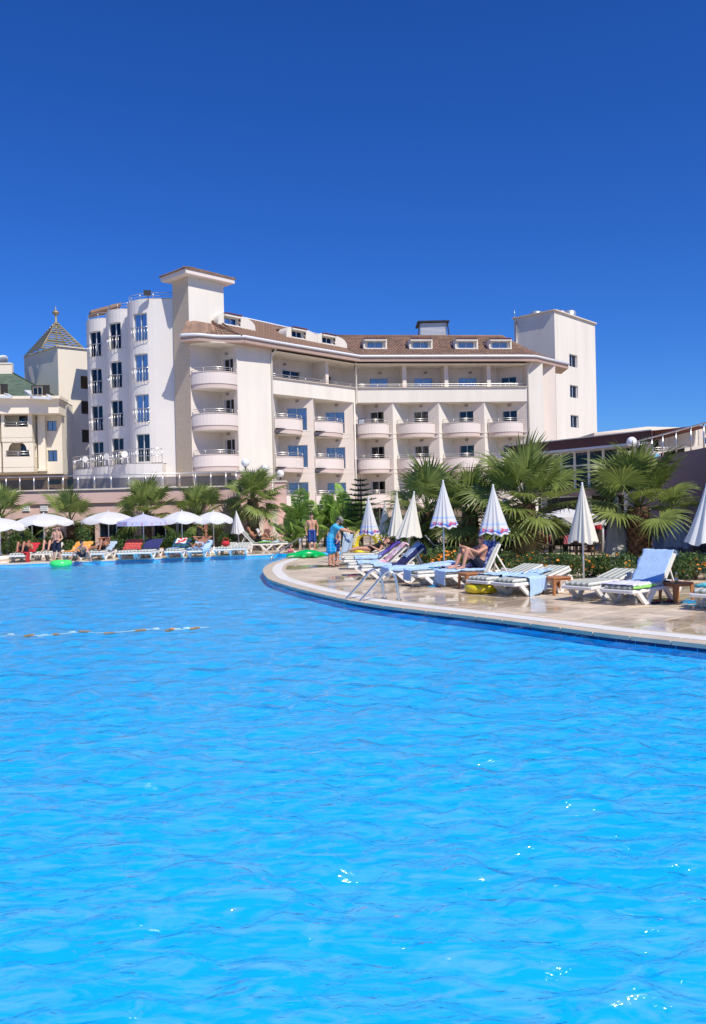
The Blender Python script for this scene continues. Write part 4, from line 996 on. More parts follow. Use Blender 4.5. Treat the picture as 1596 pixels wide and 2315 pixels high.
for u, v_, Y, rz, lab in ((196, 0, 66.4, 170, 'white plastic chair on the outermost scalloped terrace'), (246, 0, 63.6, 150, 'white plastic chair at the join of two scalloped terraces'), (283, 0, 61.7, 185, 'white plastic chair below the nearest rounded bay')): garden_chair(lab, (at(u, 1030, Y).x, Y, zt_), R(rz))
bp_ = RW(tr[0] + .75, -.7); b = MB(); b.box((bp_.x, bp_.y, FL[2] + 1.1), (.62, .06, .5), R(-15)); o = b.build('notice_board', M['towel_navy']); b = MB(); b.box((bp_.x, bp_.y - .04, FL[2] + 1.1), (.5, .02, .38), R(-15)); b.build('board_face', M['towel_grey'], o); tag(o, 'blue framed board propped on a balcony by the inner corner', 'board')
# ================================================================ TERRACES, LAMPS, RESTAURANT
def globe_lamp(label, p, r=.23, stem=.22):
    t = thing('globe_lamp', label, 'lamp', p, group='white globe lamps on wall pillars')
    b = MB(); b.smooth = True; b.lathe([(.0, 0), (.10, 0), (.10, .03), (.045, .06), (.04, stem - .05), (.09, stem)], n=12); b.build('stem', M['black'], t, world=False)
    b = MB(); b.sphere((0, 0, stem + r * .93), r, 18, 12); b.build('globe', M['lamp_globe'], t, world=False); return t
# ---- left terrace
TW = 44.0
def tw(u, v, dY=0): return at(u, v, TW + dY)
ztop = tw(300, 1103.5).z; zband = tw(300, 1135).z
terr = thing('terrace_wall', 'long pink terrace wall with projecting parapet and curtained glass doors below', 'wall', (-12, TW, 0))
xa = -26.0; xb = tw(541, 1150).x
b = MB(); b.prism([(xa, TW), (xb, TW), (xb, TW + .9), (xa, TW + .9)], zband, ztop - .05); b.build('parapet', M['terrace_pink'], terr)
b = MB(); b.box(((xa + xb) / 2, TW + .1, ztop - .02), (xb - xa, .4, .06)); b.build('parapet_coping', M['cap'], terr)
b = MB(); ops = []
def ox(u): return tw(u, 1200).x - xa
zd1 = tw(300, 1178).z
for u0, u1 in ((159, 213), (221, 300), (345, 398), (400, 451)): ops.append((ox(u0), ox(u1), .05, zd1))
ops.append((ox(40), ox(96), .3, tw(80, 1182).z)); ops.append((ox(-90), ox(-10), .05, zd1))
for k, wn in enumerate(wall(b, [(xa, TW + .14), (xb, TW + .14)], G0, zband, ops, depth=.14)): window(terr, wn[0], wn[1], wn[2], wn[3], frame='galv', gl='glass_dark' if k == 4 else 'smoke_glass', curtain='curtain_green', part='glass_door')
b.build('lower_wall', M['terrace_pink'], terr)
for u0, u1 in ((49, 66), (89, 107)):
    p, q = tw(u0, 1141), tw(u1, 1156); b = MB(); b.box(((p.x + q.x) / 2, TW + .11, (p.z + q.z) / 2), (q.x - p.x, .06, p.z - q.z)); o = b.build('air_vent', M['plastic_white'], terr)
    for k in range(4): b = MB(); b.box(((p.x + q.x) / 2, TW + .07, q.z + (p.z - q.z) * (k + .5) / 4), (q.x - p.x - .06, .03, .035)); b.build('louvre', M['frame_white'], o)
b = MB(); b.prism([(xa, TW + .9), (xb, TW + .9), (E_.x, E_.y - .1), (C_.x, C_.y - .3), (S_.x + .3, 62), (-17, 60), (-24, 66), (-60, 80), (-60, TW + .9)], 2.3, 2.86); b.build('terrace_floor', M['cap'], terr)
# stepped stair parapet with pillars on the right
pil = ((536, 570, 1067, 45.0), (584.5, 612, 1079.5, 47.2), (621, 645, 1090, 49.2)); pc = []
for (u0, u1, v, Y) in pil:
    p, q = at(u0, v, Y), at(u1, v, Y); wd = q.x - p.x; b = MB(); c = ((p.x + q.x) / 2, Y + wd / 2, p.z / 2)
    b.box(c, (wd, wd, p.z)); o = b.build('pillar', M['terrace_pink'], terr); b = MB(); b.box((c[0], c[1], p.z + .04), (wd + .14, wd + .14, .08)); b.build('pillar_cap', M['cap'], o); pc.append((c[0], c[1], p.z, wd))
b = MB()
for (a, c) in zip(pc, pc[1:]):
    z0, z1 = a[2] - .95, c[2] - .75
    p0, p1 = Vector((a[0] + a[3] / 2, a[1] - a[3] / 2 + .06)), Vector((c[0] - c[3] / 2, c[1] - c[3] / 2 + .06)); n2 = Vector((0, .3))
    b.add([P3(p0, G0), P3(p1, G0), P3(p1, z1), P3(p0, z0), P3(p0 + n2, G0), P3(p1 + n2, G0), P3(p1 + n2, z1), P3(p0 + n2, z0)], [(0, 1, 2, 3), (3, 2, 6, 7), (4, 7, 6, 5)])
b.build('stair_parapet', M['terrace_pink'], terr)
for (a, c), k in zip(zip(pc, pc[1:]), (0, 1)):
    b = MB(); b.tube([(a[0] + a[3] / 2, a[1], a[2] - .25), (c[0] - c[3] / 2, c[1], c[2] - .1)], .03, 6); b.tube([(a[0] + a[3] / 2, a[1], a[2] - .55), (c[0] - c[3] / 2, c[1], c[2] - .4)], .02, 6); b.build('stair_rail', M['steel'], terr)
b = MB(); x0 = tw(541, 1150).x; p0 = at(645, 1150, 49).x
for u0, u1 in ((580, 592), (613, 626)):
    p, q = at(u0, 1165, 45.4), at(u1, 1230, 45.4); b.box(((p.x + q.x) / 2, 46.3, 1.0), (q.x - p.x, .3, 2.0))
b.build('niche_panel', M['cap'], terr)
for i, (a, lab) in enumerate(zip(pc, ('white globe lamp on the tallest pink pillar beside the terrace railing', 'white globe lamp on the middle pink pillar of the stair', 'white globe lamp on the lowest pink pillar beside the banana plants'))): globe_lamp(lab, (a[0], a[1], a[2] + .08))
# terrace railing: posts, top rail, smoked panels
rail = thing('terrace_railing', 'steel railing with smoked glass panels along the left terrace edge', 'railing', (-12, TW + .1, ztop))
zr0, zr1 = ztop, tw(300, 1072.5).z
us = [-52, -20, 12, 43, 75, 108, 141, 175, 212, 250, 290, 328, 367, 405, 441, 476, 510, 533]
xs = [tw(u, 1090).x for u in us]
for x in xs: b = MB(); b.tube([(x, TW + .1, zr0), (x, TW + .1, zr1)], .03, 6); b.build('post', M['steel'], rail)
b = MB(); b.tube([(xs[0], TW + .1, zr1), (xs[-1], TW + .1, zr1)], .035, 8); b.build('top_rail', M['steel'], rail)
for x0, x1 in zip(xs, xs[1:]): b = MB(); b.box(((x0 + x1) / 2, TW + .1, zr0 + (zr1 - zr0) * .42), (x1 - x0 - .1, .012, (zr1 - zr0) * .72)); b.build('glass_panel', M['smoke_glass'], rail)
# ---- right terrace wall (runs along the view) with railing
zw = at(1441, 1041, 36).z; XR = at(1441, 1041, 36).x
rwall = thing('curved_terrace_wall', 'tall mauve terrace wall rising beside the restaurant', 'wall', (XR, 30, 0))
rp = [Vector((XR + 1.5, 37.6)), Vector((XR + .5, 37.2)), Vector((XR, 36.2)), Vector((XR - .1, 34)), Vector((XR - .25, 31)), Vector((XR - .45, 27.5)), Vector((XR - .7, 22)), Vector((XR - .8, 16))]
b = MB(); wall(b, rp, G0, zw); o2 = offset(rp, -.25); n_ = len(rp)
b.add([P3(p, zw) for p in rp] + [P3(p, zw) for p in o2], [(i, i + 1, n_ + i + 1, n_ + i) for i in range(n_ - 1)]); wall(b, o2[::-1], zw - 1.2, zw); b.build('wall_face', M['mauve'], rwall)
b = MB(); b.prism(o2 + [Vector((30, 16)), Vector((30, 37.6))], zw - 1.2, zw - 1.1); b.build('terrace_floor', M['cap'], rwall)
crv = crom(offset(rp, -.12), 8); rr = thing('terrace_handrail', 'steel handrail with smoked glass panels on the mauve terrace wall', 'railing', (XR, 30, zw))
b = MB(); b.tube([P3(p, zw + .86) for p in crv], .035, 8); b.build('top_rail', M['steel'], rr)
ptsr = []; acc = 9
for i, p in enumerate(crv):
    if i: acc += (p - crv[i - 1]).length
    if acc >= 1.25: ptsr.append(p); acc = 0
for p in ptsr: b = MB(); b.tube([P3(p, zw - .05), P3(p, zw + .86)], .032, 6); b.build('post', M['steel'], rr)
for p, q in zip(ptsr, ptsr[1:]): b = MB(); b.bar(P3(p.lerp(q, .05), zw + .42), P3(p.lerp(q, .95), zw + .42), .012, .55); b.build('glass_panel', M['smoke_glass'], rr)
lp = at(1430, 1015, 37.6); b = MB(); b.box((lp.x, lp.y + .1, (lp.z - .1) / 2), (.62, .62, lp.z - .1)); b.build('lamp_pillar', M['cream_trim'], rwall)
globe_lamp('white globe lamp at the bend of the mauve terrace handrail', (lp.x, lp.y + .1, lp.z - .1))
# ---- restaurant
rest_ = thing('restaurant_building', 'low restaurant with dark red roof, glazed upper floor and shaded bar below', 'building', (12, 46, 0))
ra0 = V2(at(1436, 1010, 42.0)); rd = Vector((-math.sin(R(31)), math.cos(R(31)))); rn = Vector((-rd.y, rd.x))   # rd to the left-back, rn = outward (towards pool)
if rn.y > 0: rn = -rn
def RS(s, o=0.0): return ra0 + rd * s + rn * o
zev = at(1427, 1010, 42).z; zfas = at(1427, 1001, 42).z; Lr_ = 8.2
zfl_ = 2.75
slab = MB(); slab.prism([RS(-1, .6), RS(Lr_, .6), RS(Lr_, -9), RS(-1, -9)], zfl_ - .4, zfl_); slab.build('upper_slab', M['mauve'], rest_)
gf = MB(); NP = 9
for k in range(NP + 1):
    s = -1 + (Lr_ + 1) * k / NP; p = RS(s); b = MB(); b.box((p.x, p.y, (zfl_ + zev) / 2), (.14, .14, zev - zfl_), math.atan2(rd.y, rd.x)); b.build('mullion', M['frame_white'], rest_)
    if k < NP:
        q = RS(-1 + (Lr_ + 1) * (k + 1) / NP); m0, m1 = p.lerp(q, .04), p.lerp(q, .96)
        b = MB(); b.bar(P3(m0, (zfl_ + zev) / 2), P3(m1, (zfl_ + zev) / 2), .02, zev - zfl_ - .1); b.build('pane', M['glass_resto'], rest_)
        b = MB(); b.bar(P3(m0, zev - .75), P3(m1, zev - .75), .08, .06); b.build('transom', M['frame_white'], rest_)
b = MB(); b.bar(P3(RS(-1, -2.5), (zfl_ + zev) / 2), P3(RS(Lr_, -2.5), (zfl_ + zev) / 2), .1, zev - zfl_); b.build('inner_wall', M['wicker'], rest_)
b = MB(); b.bar(P3(RS(-1.6, .75), zev + .02), P3(RS(Lr_ + .5, .75), zev + .02), 1.7, .10); b.build('eave_board', M['frame_white'], rest_)
zfa = zev + .62
b = MB(); b.bar(P3(RS(-1.6, .6), zev + .37), P3(RS(Lr_ + .5, .6), zev + .37), .25, .6); b.build('red_fascia', M['roof_red_dark'], rest_)
b = MB(); b.bar(P3(RS(-1.6, .64), zfa + .07), P3(RS(Lr_ + .5, .64), zfa + .07), .2, .05); b.build('roof_edge', M['cap'], rest_)
apx = at(1500, 975, 52); ap0, ap1 = RS(-3, -7), RS(Lr_ - 3.5, -6); zap = at(1490, 976, ap0.y).z
b = MB(); b.quad(P3(RS(-4, .6), zfa + .04), P3(RS(Lr_ + .5, .6), zfa + .04), P3(RS(Lr_ - 3, -7), zap - .1), P3(RS(-3, -7), zap)); b.quad(P3(RS(Lr_ + .5, .6), zfa + .04), P3(RS(Lr_ + .5, -12), zfa), P3(RS(Lr_ - 3, -9), zap - .1), P3(RS(Lr_ - 3, -7), zap - .1)); b.build('red_roof', M['roof_red'], rest_)
pk = at(1470, 966, 56); b = MB(); q = [Vector((pk.x - 5, 52)), Vector((pk.x + 5, 52)), Vector((pk.x + 5, 61)), Vector((pk.x - 5, 61))]
for i in range(4): b.add([P3(q[i], pk.z - .62), P3(q[(i + 1) % 4], pk.z - .62), (pk.x, 56.5, pk.z + .1)], [(0, 1, 2)])
b.prism(q, 3.0, pk.z - .62); b.build('beige_lantern_roof', M['cream_wall'], rest_)
b = MB(); p = at(1249, 1010, RS(6.5, .8).y); b.box((p.x, p.y - .2, p.z), (.55, .2, .42)); b.build('wall_vent', M['frame_white'], rest_)
b = MB(); b.bar(P3(RS(-1, -5), zfl_ / 2 - .2), P3(RS(Lr_ + 4, -5), zfl_ / 2 - .2), .2, zfl_ - .4); b.build('bar_back_wall', mat('bar_wall', (.05, .042, .035), .8, .3, 3), rest_)
for s in (0, 3.4, 6.8, 10.2): p = RS(s, -.2); b = MB(); b.box((p.x, p.y, zfl_ / 2 - .2), (.3, .3, zfl_ - .4)); b.build('column', M['frame_white'], rest_)
# bar counter and brown wall panel by the corner
p = at(1506, 1240, 31.5); b = MB(); b.box((p.x, 31.6, .48), (1.5, 1.0, .96), R(8)); bc = thing('bar_counter', 'grey white bar counter with dark top beside the mauve wall', 'counter', (p.x, 31.6, 0)); b.build('counter_front', M['frame_white'], bc)
b = MB(); b.box((p.x, 31.6, .99), (1.7, 1.2, .06), R(8)); b.build('counter_top', M['galv'], bc)
# ---- white awning, tables and chairs of the restaurant garden
aw = thing('white_awning', 'square white fabric awning on slim posts over the restaurant tables', 'awning', (at(1300, 1200, 33).x, 33, 0))
zl, zh = at(1300, 1185, 32).z, at(1300, 1163, 33).z; a0, a1 = at(1236, 1180, 32).x, at(1370, 1180, 32).x
b = MB(); b.smooth = False; c = ((a0 + a1) / 2, 33.4, zh + .25); q = [(a0, 32, zl + .28), (a1, 32, zl + .28), (a1, 34.8, zl + .28), (a0, 34.8, zl + .28)]
for i in range(4): b.add([q[i], q[(i + 1) % 4], c], [(0, 1, 2)])
def val(s, e, p, q_): x = Vector(p).lerp(Vector(q_), s); return (x.x, x.y - .03 * e, x.z - e * (.30 + .05 * abs(math.sin(s * 14))))
for i in range(4): b.grid(lambda s, e: val(s, e, q[i], q[(i + 1) % 4]), 28, 1)
b.build('fabric', M['canopy'], aw)
for x, y in ((a0 + .1, 32.1), (a1 - .1, 32.1), (a0 + .1, 34.7), (a1 - .1, 34.7), (a0 - .42, 32.4)): b = MB(); b.tube([(x, y, 0), (x, y, zl + .3)], .045, 8); b.build('post', M['frame_white'], aw)
def wicker_chair(name='wicker_chair'):
    t = thing(name, 'dark wicker dining chair at a restaurant table', 'chair', group='wicker chairs at the restaurant tables')
    b = MB(); b.box((0, 0, .44), (.52, .5, .06), bev=.01); b.build('seat', M['wicker'], t, world=False)
    b = MB(); b.box((0, .26, .68), (.52, .05, .46), bev=.015); b.build('backrest', M['wicker'], t, world=False)
    for x in (-.22, .22):
        for y in (-.2, .22): b = MB(); b.bar((x, y, 0), (x, y, .42), .045, .045); b.build('leg', M['wicker'], t, world=False)
    return t
def dining_table():
    t = thing('dining_table', 'small restaurant table with pink cloth under the palms', 'table', group='restaurant garden tables')
    b = MB(); b.box((0, 0, .73), (.8, .8, .04), bev=.008); b.build('tabletop', M['table_plastic'], t, world=False)
    b = MB(); b.box((0, 0, .755), (.5, .84, .012)); b.box((0, -.425, .62), (.5, .012, .27)); b.box((0, .425, .62), (.5, .012, .27)); b.build('runner', mat('runner_pink', (.55, .12, .17), .9), t, world=False)
    b = MB(); b.tube([(0, 0, 0), (0, 0, .72)], .04, 8); b.box((0, 0, .02), (.5, .5, .03)); b.build('pedestal', M['black'], t, world=False); return t
ch0 = wicker_chair(); tb0 = dining_table(); fc = ft = True
tdesc = ('in front of the awning posts', 'nearest the flower bushes under the awning', 'behind the slim cream parasol', 'beside the big closed curtains', 'of the guest in the navy shirt', 'behind the dense palm trunk')
for (u, v, Y), ds in zip(((1245, 0, 31.5), (1282, 0, 30.6), (1330, 0, 33.5), (1372, 0, 35.5), (1225, 0, 36), (1190, 0, 33)), tdesc):
    x = at(u, 1240, Y).x; t = tb0 if ft else copy_tree(tb0); ft = False; place(t, (x, Y, 0), random.uniform(-.3, .3)); t['label'] = 'restaurant table with pink runner ' + ds
    for dx, dy, rz, sd_ in ((-.75, .05, R(90), 'hotel-side'), (.72, -.05, R(-90), 'bar-side'), (.05, -.72, R(180), 'pool-side')):
        c = ch0 if fc else copy_tree(ch0); fc = False; place(c, (x + dx, Y + dy, 0), rz + random.uniform(-.25, .25)); c['label'] = sd_ + ' dark wicker chair at the table ' + ds
c = copy_tree(ch0); place(c, (at(1585, 1260, 25).x, 25.0, 0), R(160)); c['label'] = 'dark wicker chair beside the mauve wall near the bar counter'
# ---- metal fence, litter bin and pool handrail on the far bank
fn = thing('metal_fence', 'low white tube fence with two rails in front of the banana plants', 'fence', gr(700, 1238))
Yf = gr(700, 1236).y; fu = [644, 693, 728, 765, 800, 838, 876]; fx = [at(u, 1230, Yf).x for u in fu]
for x in fx: b = MB(); b.tube([(x, Yf, 0), (x, Yf, .78)], .025, 6); b.build('post', M['frame_white'], fn)
for z, r in ((.78, .03), (.52, .018), (.26, .018)): b = MB(); b.tube([(fx[0] - .05, Yf, z), (fx[-1] + .05, Yf, z)], r, 6); b.build('rail', M['frame_white'], fn)
g = gr(664, 1244); bn = thing('litter_bin', 'round wooden-slat litter bin by the white tube fence', 'bin', (g.x, Yf - .35, 0)); b = MB(); b.lathe([(.0, .03), (.2, .03), (.21, .68), (.19, .68), (.18, .08), (0, .08)], n=16); b.build('liner', M['black'], bn, world=False)
for k in range(12): a = 2 * math.pi * k / 12; b = MB(); b.box((.235 * math.cos(a), .235 * math.sin(a), .37), (.025, .085, .66), a); b.build('slat', mat('bin_wood', (.30, .15, .06), .7, .25, 8) if k == 0 else bpy.data.materials['bin_wood'], bn, world=False)
h0, h1 = gr(613, 1262, WZ), gr(674, 1246); hr = thing('pool_handrail', 'sloping steel handrail down into the far pool steps', 'handrail', (h1.x, h1.y, 0))
for dy, nm in ((0, 0), (.9, 1)):
    b = MB(); tp = at(674, 1217, h1.y); b.tube([(h0.x - .05, h0.y + dy, WZ - .1), (h0.x + .02, h0.y + dy, WZ + .05), (tp.x, h1.y + dy, tp.z), (tp.x + .06, h1.y + dy, tp.z - .06), (tp.x + .06, h1.y + dy, 0)], .032, 8); b.build('rail', M['steel'], hr)
    b = MB(); mx_ = (h0.x * .35 + tp.x * .65); b.tube([(mx_, h0.y * .35 + h1.y * .65 + dy, -.2), (mx_, h0.y * .35 + h1.y * .65 + dy, tp.z * .62)], .028, 8); b.build('post', M['steel'], hr)
# ---- pool ladder in front
ld = thing('pool_ladder', 'two arched stainless steel ladder rails at the pool edge', 'ladder', gr(884, 1356))
for (w_, tp, fo) in (((781, 1363), (843, 1288), (869, 1354)), ((812, 1368), (877.5, 1292), (902, 1358))):
    W = gr(*w_, WZ); Fo = gr(*fo); T = at(*tp, W.y * .3 + Fo.y * .7); zT = T.z
    pts = [W + Vector((-.02, 0, -.3))] + [Vector((W.x + (Fo.x - W.x) * h, W.y + (Fo.y - W.y) * h, zT * z)) for h, z in ((0, -.08), (.22, .28), (.45, .62), (.58, .84), (.65, .94), (.73, .995), (.81, .985), (.88, .91), (.925, .78), (.96, .5), (.985, .22), (1, .015))]
    sp = [Vector(pts[0])]; 
    c3 = []
    for i in range(len(pts) - 1):
        p0, p1, p2, p3 = pts[max(i - 1, 0)], pts[i], pts[i + 1], pts[min(i + 2, len(pts) - 1)]
        for k in range(5):
            t = k / 5; c3.append(0.5 * ((2 * p1) + (-p0 + p2) * t + (2 * p0 - 5 * p1 + 4 * p2 - p3) * t * t + (-p0 + 3 * p1 - 3 * p2 + p3) * t ** 3))
    c3.append(pts[-1]); b = MB(); b.tube(c3, .03, 10); b.build('rail', M['steel'], ld)
    b = MB(); b.lathe([(.07, 0), (.07, .02), (.035, .035)], (Fo.x, Fo.y, .012), 12); b.build('foot_flange', M['steel'], ld)
# ================================================================ PLANTS
def fan_leaf(rng, nseg=34, span=150, fan=1.0, pet=.9, droop=.35, cup=.25):
    """one palmate leaf: petiole along +X, pleated fan with free drooping tips"""
    b = MB(); b.cur = 1
    b.tube([(0, 0, 0), (pet * .5, 0, .03), (pet, 0, 0)], [.035, .022, .014], 5)
    b.cur = 0; st = (.04, .30, .55, .78, 1.0)
    for i in range(nseg):
        th = R(-span + 2 * span * (i + .5) / nseg); hw = R(span / nseg) * 1.04; ln = fan * (1 - .28 * abs(th / R(span)) ** 1.5) * rng.uniform(.88, 1.06); tw_ = rng.uniform(-.04, .04); dr = droop * rng.uniform(.7, 1.5)
        vs = []
        for r in st:
            d = r * ln; w_ = hw * d if r <= .56 else hw * .55 * ln * (1 - (r - .55) / .45) * .9 + .002
            x, y = math.cos(th + tw_ * r), math.sin(th + tw_ * r)
            z = cup * d * abs(math.sin(th)) * .6 - dr * max(0, r - .35) ** 2 * ln * 1.4
            fold = .35 * w_
            for sgn, fz_ in ((-1, fold), (0, 0), (1, fold)): vs.append((pet + x * d - y * sgn * w_, y * d + x * sgn * w_, z + fz_))
        fs = []
        for k in range(len(st) - 1):
            for q in (0, 1): fs.append((k * 3 + q, (k + 1) * 3 + q, (k + 1) * 3 + q + 1, k * 3 + q + 1))
        b.add(vs, fs)
    return b
rngL = random.Random(3)
def leafset(fan, pet): return [fan_leaf(rngL, fan=fan * s, pet=pet * p, droop=d, cup=c, span=sp).mesh('leaf', [M['leaf_palm'], M['petiole']]) for s, p, d, c, sp in ((1, 1, .30, .3, 140), (.95, 1.1, .5, .1, 155), (1.05, .9, .25, .5, 130), (.9, 1, .6, .2, 150))]
LS = {}; LD = {}
def palm(label, base, trunk_h, r, nleaf=26, tr=.2, seed=1, lean=(0, 0), low=-35, group=None):
    rng = random.Random(seed); t = thing('palm_tree', label, 'palm tree', base, group=group)
    key = round(r, 1)
    if key not in LS: LS[key] = leafset(r * .53, r * .54)
    b = MB(); pts = []; rs = []; n = 10
    for i in range(n + 1):
        k = i / n; pts.append((lean[0] * k * k, lean[1] * k * k, trunk_h * k)); rs.append(tr * (1.18 - .25 * k + .08 * math.sin(i * 2.1)))
    b.tube(pts, rs, 12)
    # overlapping leaf bases
    rows = max(5, int(trunk_h / .13))
    for i in range(rows):
        k = (i + .5) / rows; z = trunk_h * k
        for j in range(9):
            a = 2 * math.pi * (j + .5 * (i % 2)) / 9 + rng.uniform(-.1, .1); rr = tr * (1.2 - .25 * k); c = Vector((lean[0] * k * k + math.cos(a) * rr, lean[1] * k * k + math.sin(a) * rr, z)); o = Vector((math.cos(a), math.sin(a), 0)); s = Vector((-o.y, o.x, 0)); w_ = tr * .38; h = .2 * rng.uniform(.8, 1.3); pr = rng.uniform(.03, .08) * (1 + tr)
            b.add([c - s * w_ - Vector((0, 0, h * .5)), c + s * w_ - Vector((0, 0, h * .5)), c + o * pr + s * w_ * .5 + Vector((0, 0, h * .5)), c + o * pr - s * w_ * .5 + Vector((0, 0, h * .5)), c + o * pr * .2 + Vector((0, 0, h * .3))], [(0, 1, 2, 3), (3, 2, 4), (0, 3, 4), (1, 4, 2)])
    b.build('trunk', M['trunk_palm'], t, world=False)
    top = Vector((lean[0], lean[1], trunk_h))
    for i in range(nleaf):
        k = i / (nleaf - 1); el = R(84 - (84 - low) * k ** 1.05 + rng.uniform(-7, 7)); az = i * 2.39996 + rng.uniform(-.25, .25)
        Mx = Matrix.Translation(top + Vector((0, 0, .05 - .15 * k))) @ rotm(az, 'Z') @ rotm(-el, 'Y') @ rotm(rng.uniform(-.5, .5), 'X') @ Matrix.Scale(rng.uniform(.85, 1.1), 4)
        link_mesh('leaf', LS[key][i % 4], t, Mx)
    if key not in LD: LD[key] = fan_leaf(rngL, fan=r * .42, pet=r * .42, droop=.9, cup=.1, span=110).mesh('dry_leaf', [M['leaf_palm_dry'], M['leaf_palm_dry']])
    for i in range(0 if tr > .29 else 3 if r > 2 else 1): link_mesh('dry_leaf', LD[key], t, Matrix.Translation(top - Vector((0, 0, .2))) @ rotm(i * 1.7 + seed, 'Z') @ rotm(R(rng.uniform(62, 80)), 'Y') @ rotm(rng.uniform(-.4, .4), 'X'))
    return t
def P5(u, v_base, Y=None):
    g = gr(u, v_base); return g
G1 = 'fan palms along the pink terrace wall'
palm('small fan palm behind the hedge nearest the cream building', (at(2, 1200, 42.3).x, 42.3, 0), 1.85, 1.85, 16, .16, 1, group=G1)
palm('fan palm between two white parasols with bare lower trunk', (at(160, 1200, 42.2).x, 42.2, 0), 1.6, 1.85, 13, .17, 2, group=G1, low=-20)
palm('full fan palm behind the lavender parasol', (at(332, 1200, 42.4).x, 42.4, 0), 1.9, 2.0, 18, .19, 3, group=G1)
palm('low fan palm behind the two overlapping white parasols', (at(450, 1200, 42.8).x, 42.8, 0), 1.75, 1.9, 17, .17, 4, group=G1)
palm('tall dense fan palm with shaggy trunk beside the globe lamps', (at(573, 1200, 42.6).x, 42.6, 0), 2.55, 1.9, 30, .24, 5, group=G1, low=-50)
G2 = 'large fan palms in front of the restaurant'
palm('large fan palm with thick trunk beside the white closed gazebo curtains', (at(1446, 1265, 26.6).x, 26.6, 0), 1.8, 2.25, 25, .30, 6, group=G2, low=-22)
palm('large dense fan palm shading the awning posts', (at(1193, 1265, 27.6).x, 27.6, 0), 1.95, 2.2, 30, .27, 7, group=G2, low=-38)
palm('spreading fan palm behind the seated man', (at(1065, 1270, 29.5).x, 29.5, 0), 1.65, 2.05, 24, .25, 8, group=G2, low=-35)
palm('spreading fan palm behind the closed printed parasol', (at(968, 1265, 31.5).x, 31.5, 0), 1.75, 2.1, 22, .25, 9, group=G2, low=-30)
# ---- banana plants
def banana_leaf(rng, ln, wd):
    b = MB(); n = 14; b.cur = 1
    def mid(k): return Vector((ln * k * (1 - .12 * k), 0, ln * (.10 * k - .22 * k ** 2.4)))
    b.tube([mid(i / n) for i in range(n + 1)], [.028 * (1 - i / n) + .006 for i in range(n + 1)], 5); b.cur = 0
    torn = {s: [rng.random() < .30 for _ in range(n * 2)] for s in (-1, 1)}
    for s in (-1, 1):
        m = n * 2
        for i in range(m):
            k0, k1 = .16 + .84 * i / m, .16 + .84 * (i + 1) / m
            def w_(k): q = (k - .16) / .84; return wd * (math.sin(math.pi * min(1, q * .94 + .03)) ** .55)
            gap = .35 / m if torn[s][i] else 0
            dz0 = rng.uniform(-.04, .04)
            a, c = mid(k0), mid(k1 - gap); e, f = w_(k0), w_(k1)
            if i == m - 1: f = 0.004
            sag = .32 + dz0
            p = Vector((a.x + .12 * e, s * e, a.z + .16 * e * math.sin(k0 * 9) * .3 - sag * e + .30 * e)); q = Vector((c.x + .12 * f, s * f, c.z - sag * f + .30 * f))
            pm, qm = (a + p) / 2 + Vector((0, 0, .10 * e)), (c + q) / 2 + Vector((0, 0, .10 * f))
            b.add([a, c, qm, pm, p, q], [(0, 1, 2, 3), (3, 2, 5, 4)])
    return b
rb_ = random.Random(11); BL = [banana_leaf(rb_, 1.85, .36).mesh('leaf', [M['leaf_banana'], M['stem_banana']]) for _ in range(4)]
def banana(label, base, h, nleaf, seed, sc=1.0):
    rng = random.Random(seed); t = thing('banana_plant', label, 'banana plant', base, group='banana plants behind the tube fence')
    b = MB(); lx, ly = rng.uniform(-.12, .12), rng.uniform(-.1, .1); b.tube([(0, 0, 0), (lx * .4, ly * .4, h * .5), (lx, ly, h)], [.11, .09, .06], 9); b.build('stem', M['stem_banana'], t, world=False)
    for i in range(nleaf):
        el = R(88 - 66 * (i / nleaf) ** 1.2 + rng.uniform(-8, 8)); az = i * 2.4 + rng.uniform(-.3, .3)
        link_mesh('leaf', BL[rng.randrange(4)], t, Matrix.Translation((lx, ly, h * (1 - .35 * rng.random() * (i / nleaf)))) @ rotm(az, 'Z') @ rotm(-el, 'Y') @ rotm(rng.uniform(-.5, .5), 'X') @ Matrix.Scale(sc * rng.uniform(.75, 1.12), 4))
    return t
bl = ('banana plant leaning over the pink stair wall', 'tall banana plant with upright paddle leaf by the lamp pillar', 'banana plant with broad leaves behind the litter bin', 'short banana plant right behind the plaid-shorts boy', 'banana plant with wide torn leaves behind the fence middle', 'banana plant with crossing leaves behind the man in blue', 'low banana plant sprouting by the fence posts', 'slender banana plant next to the small pine', 'banana plant with hanging leaves beside the yellow ring', 'tall banana plant behind the others near the hotel wall')
for k, (u, Y, h, nl, sc) in enumerate(((648, 42.2, .5, 7, .95), (680, 42.8, 1.25, 8, 1.15), (694, 41.9, .45, 8, .95), (714, 41.8, .2, 8, .8), (735, 42.6, 1.05, 9, 1.1), (762, 42.2, .6, 8, 1.0), (664, 41.7, .1, 8, .7), (794, 42.6, .9, 8, 1.1), (816, 41.8, .3, 8, .9), (775, 43.4, 1.3, 8, 1.15))):
    banana(bl[k], (at(u, 1230, Y).x, Y, 0), h, nl, 20 + k, sc)
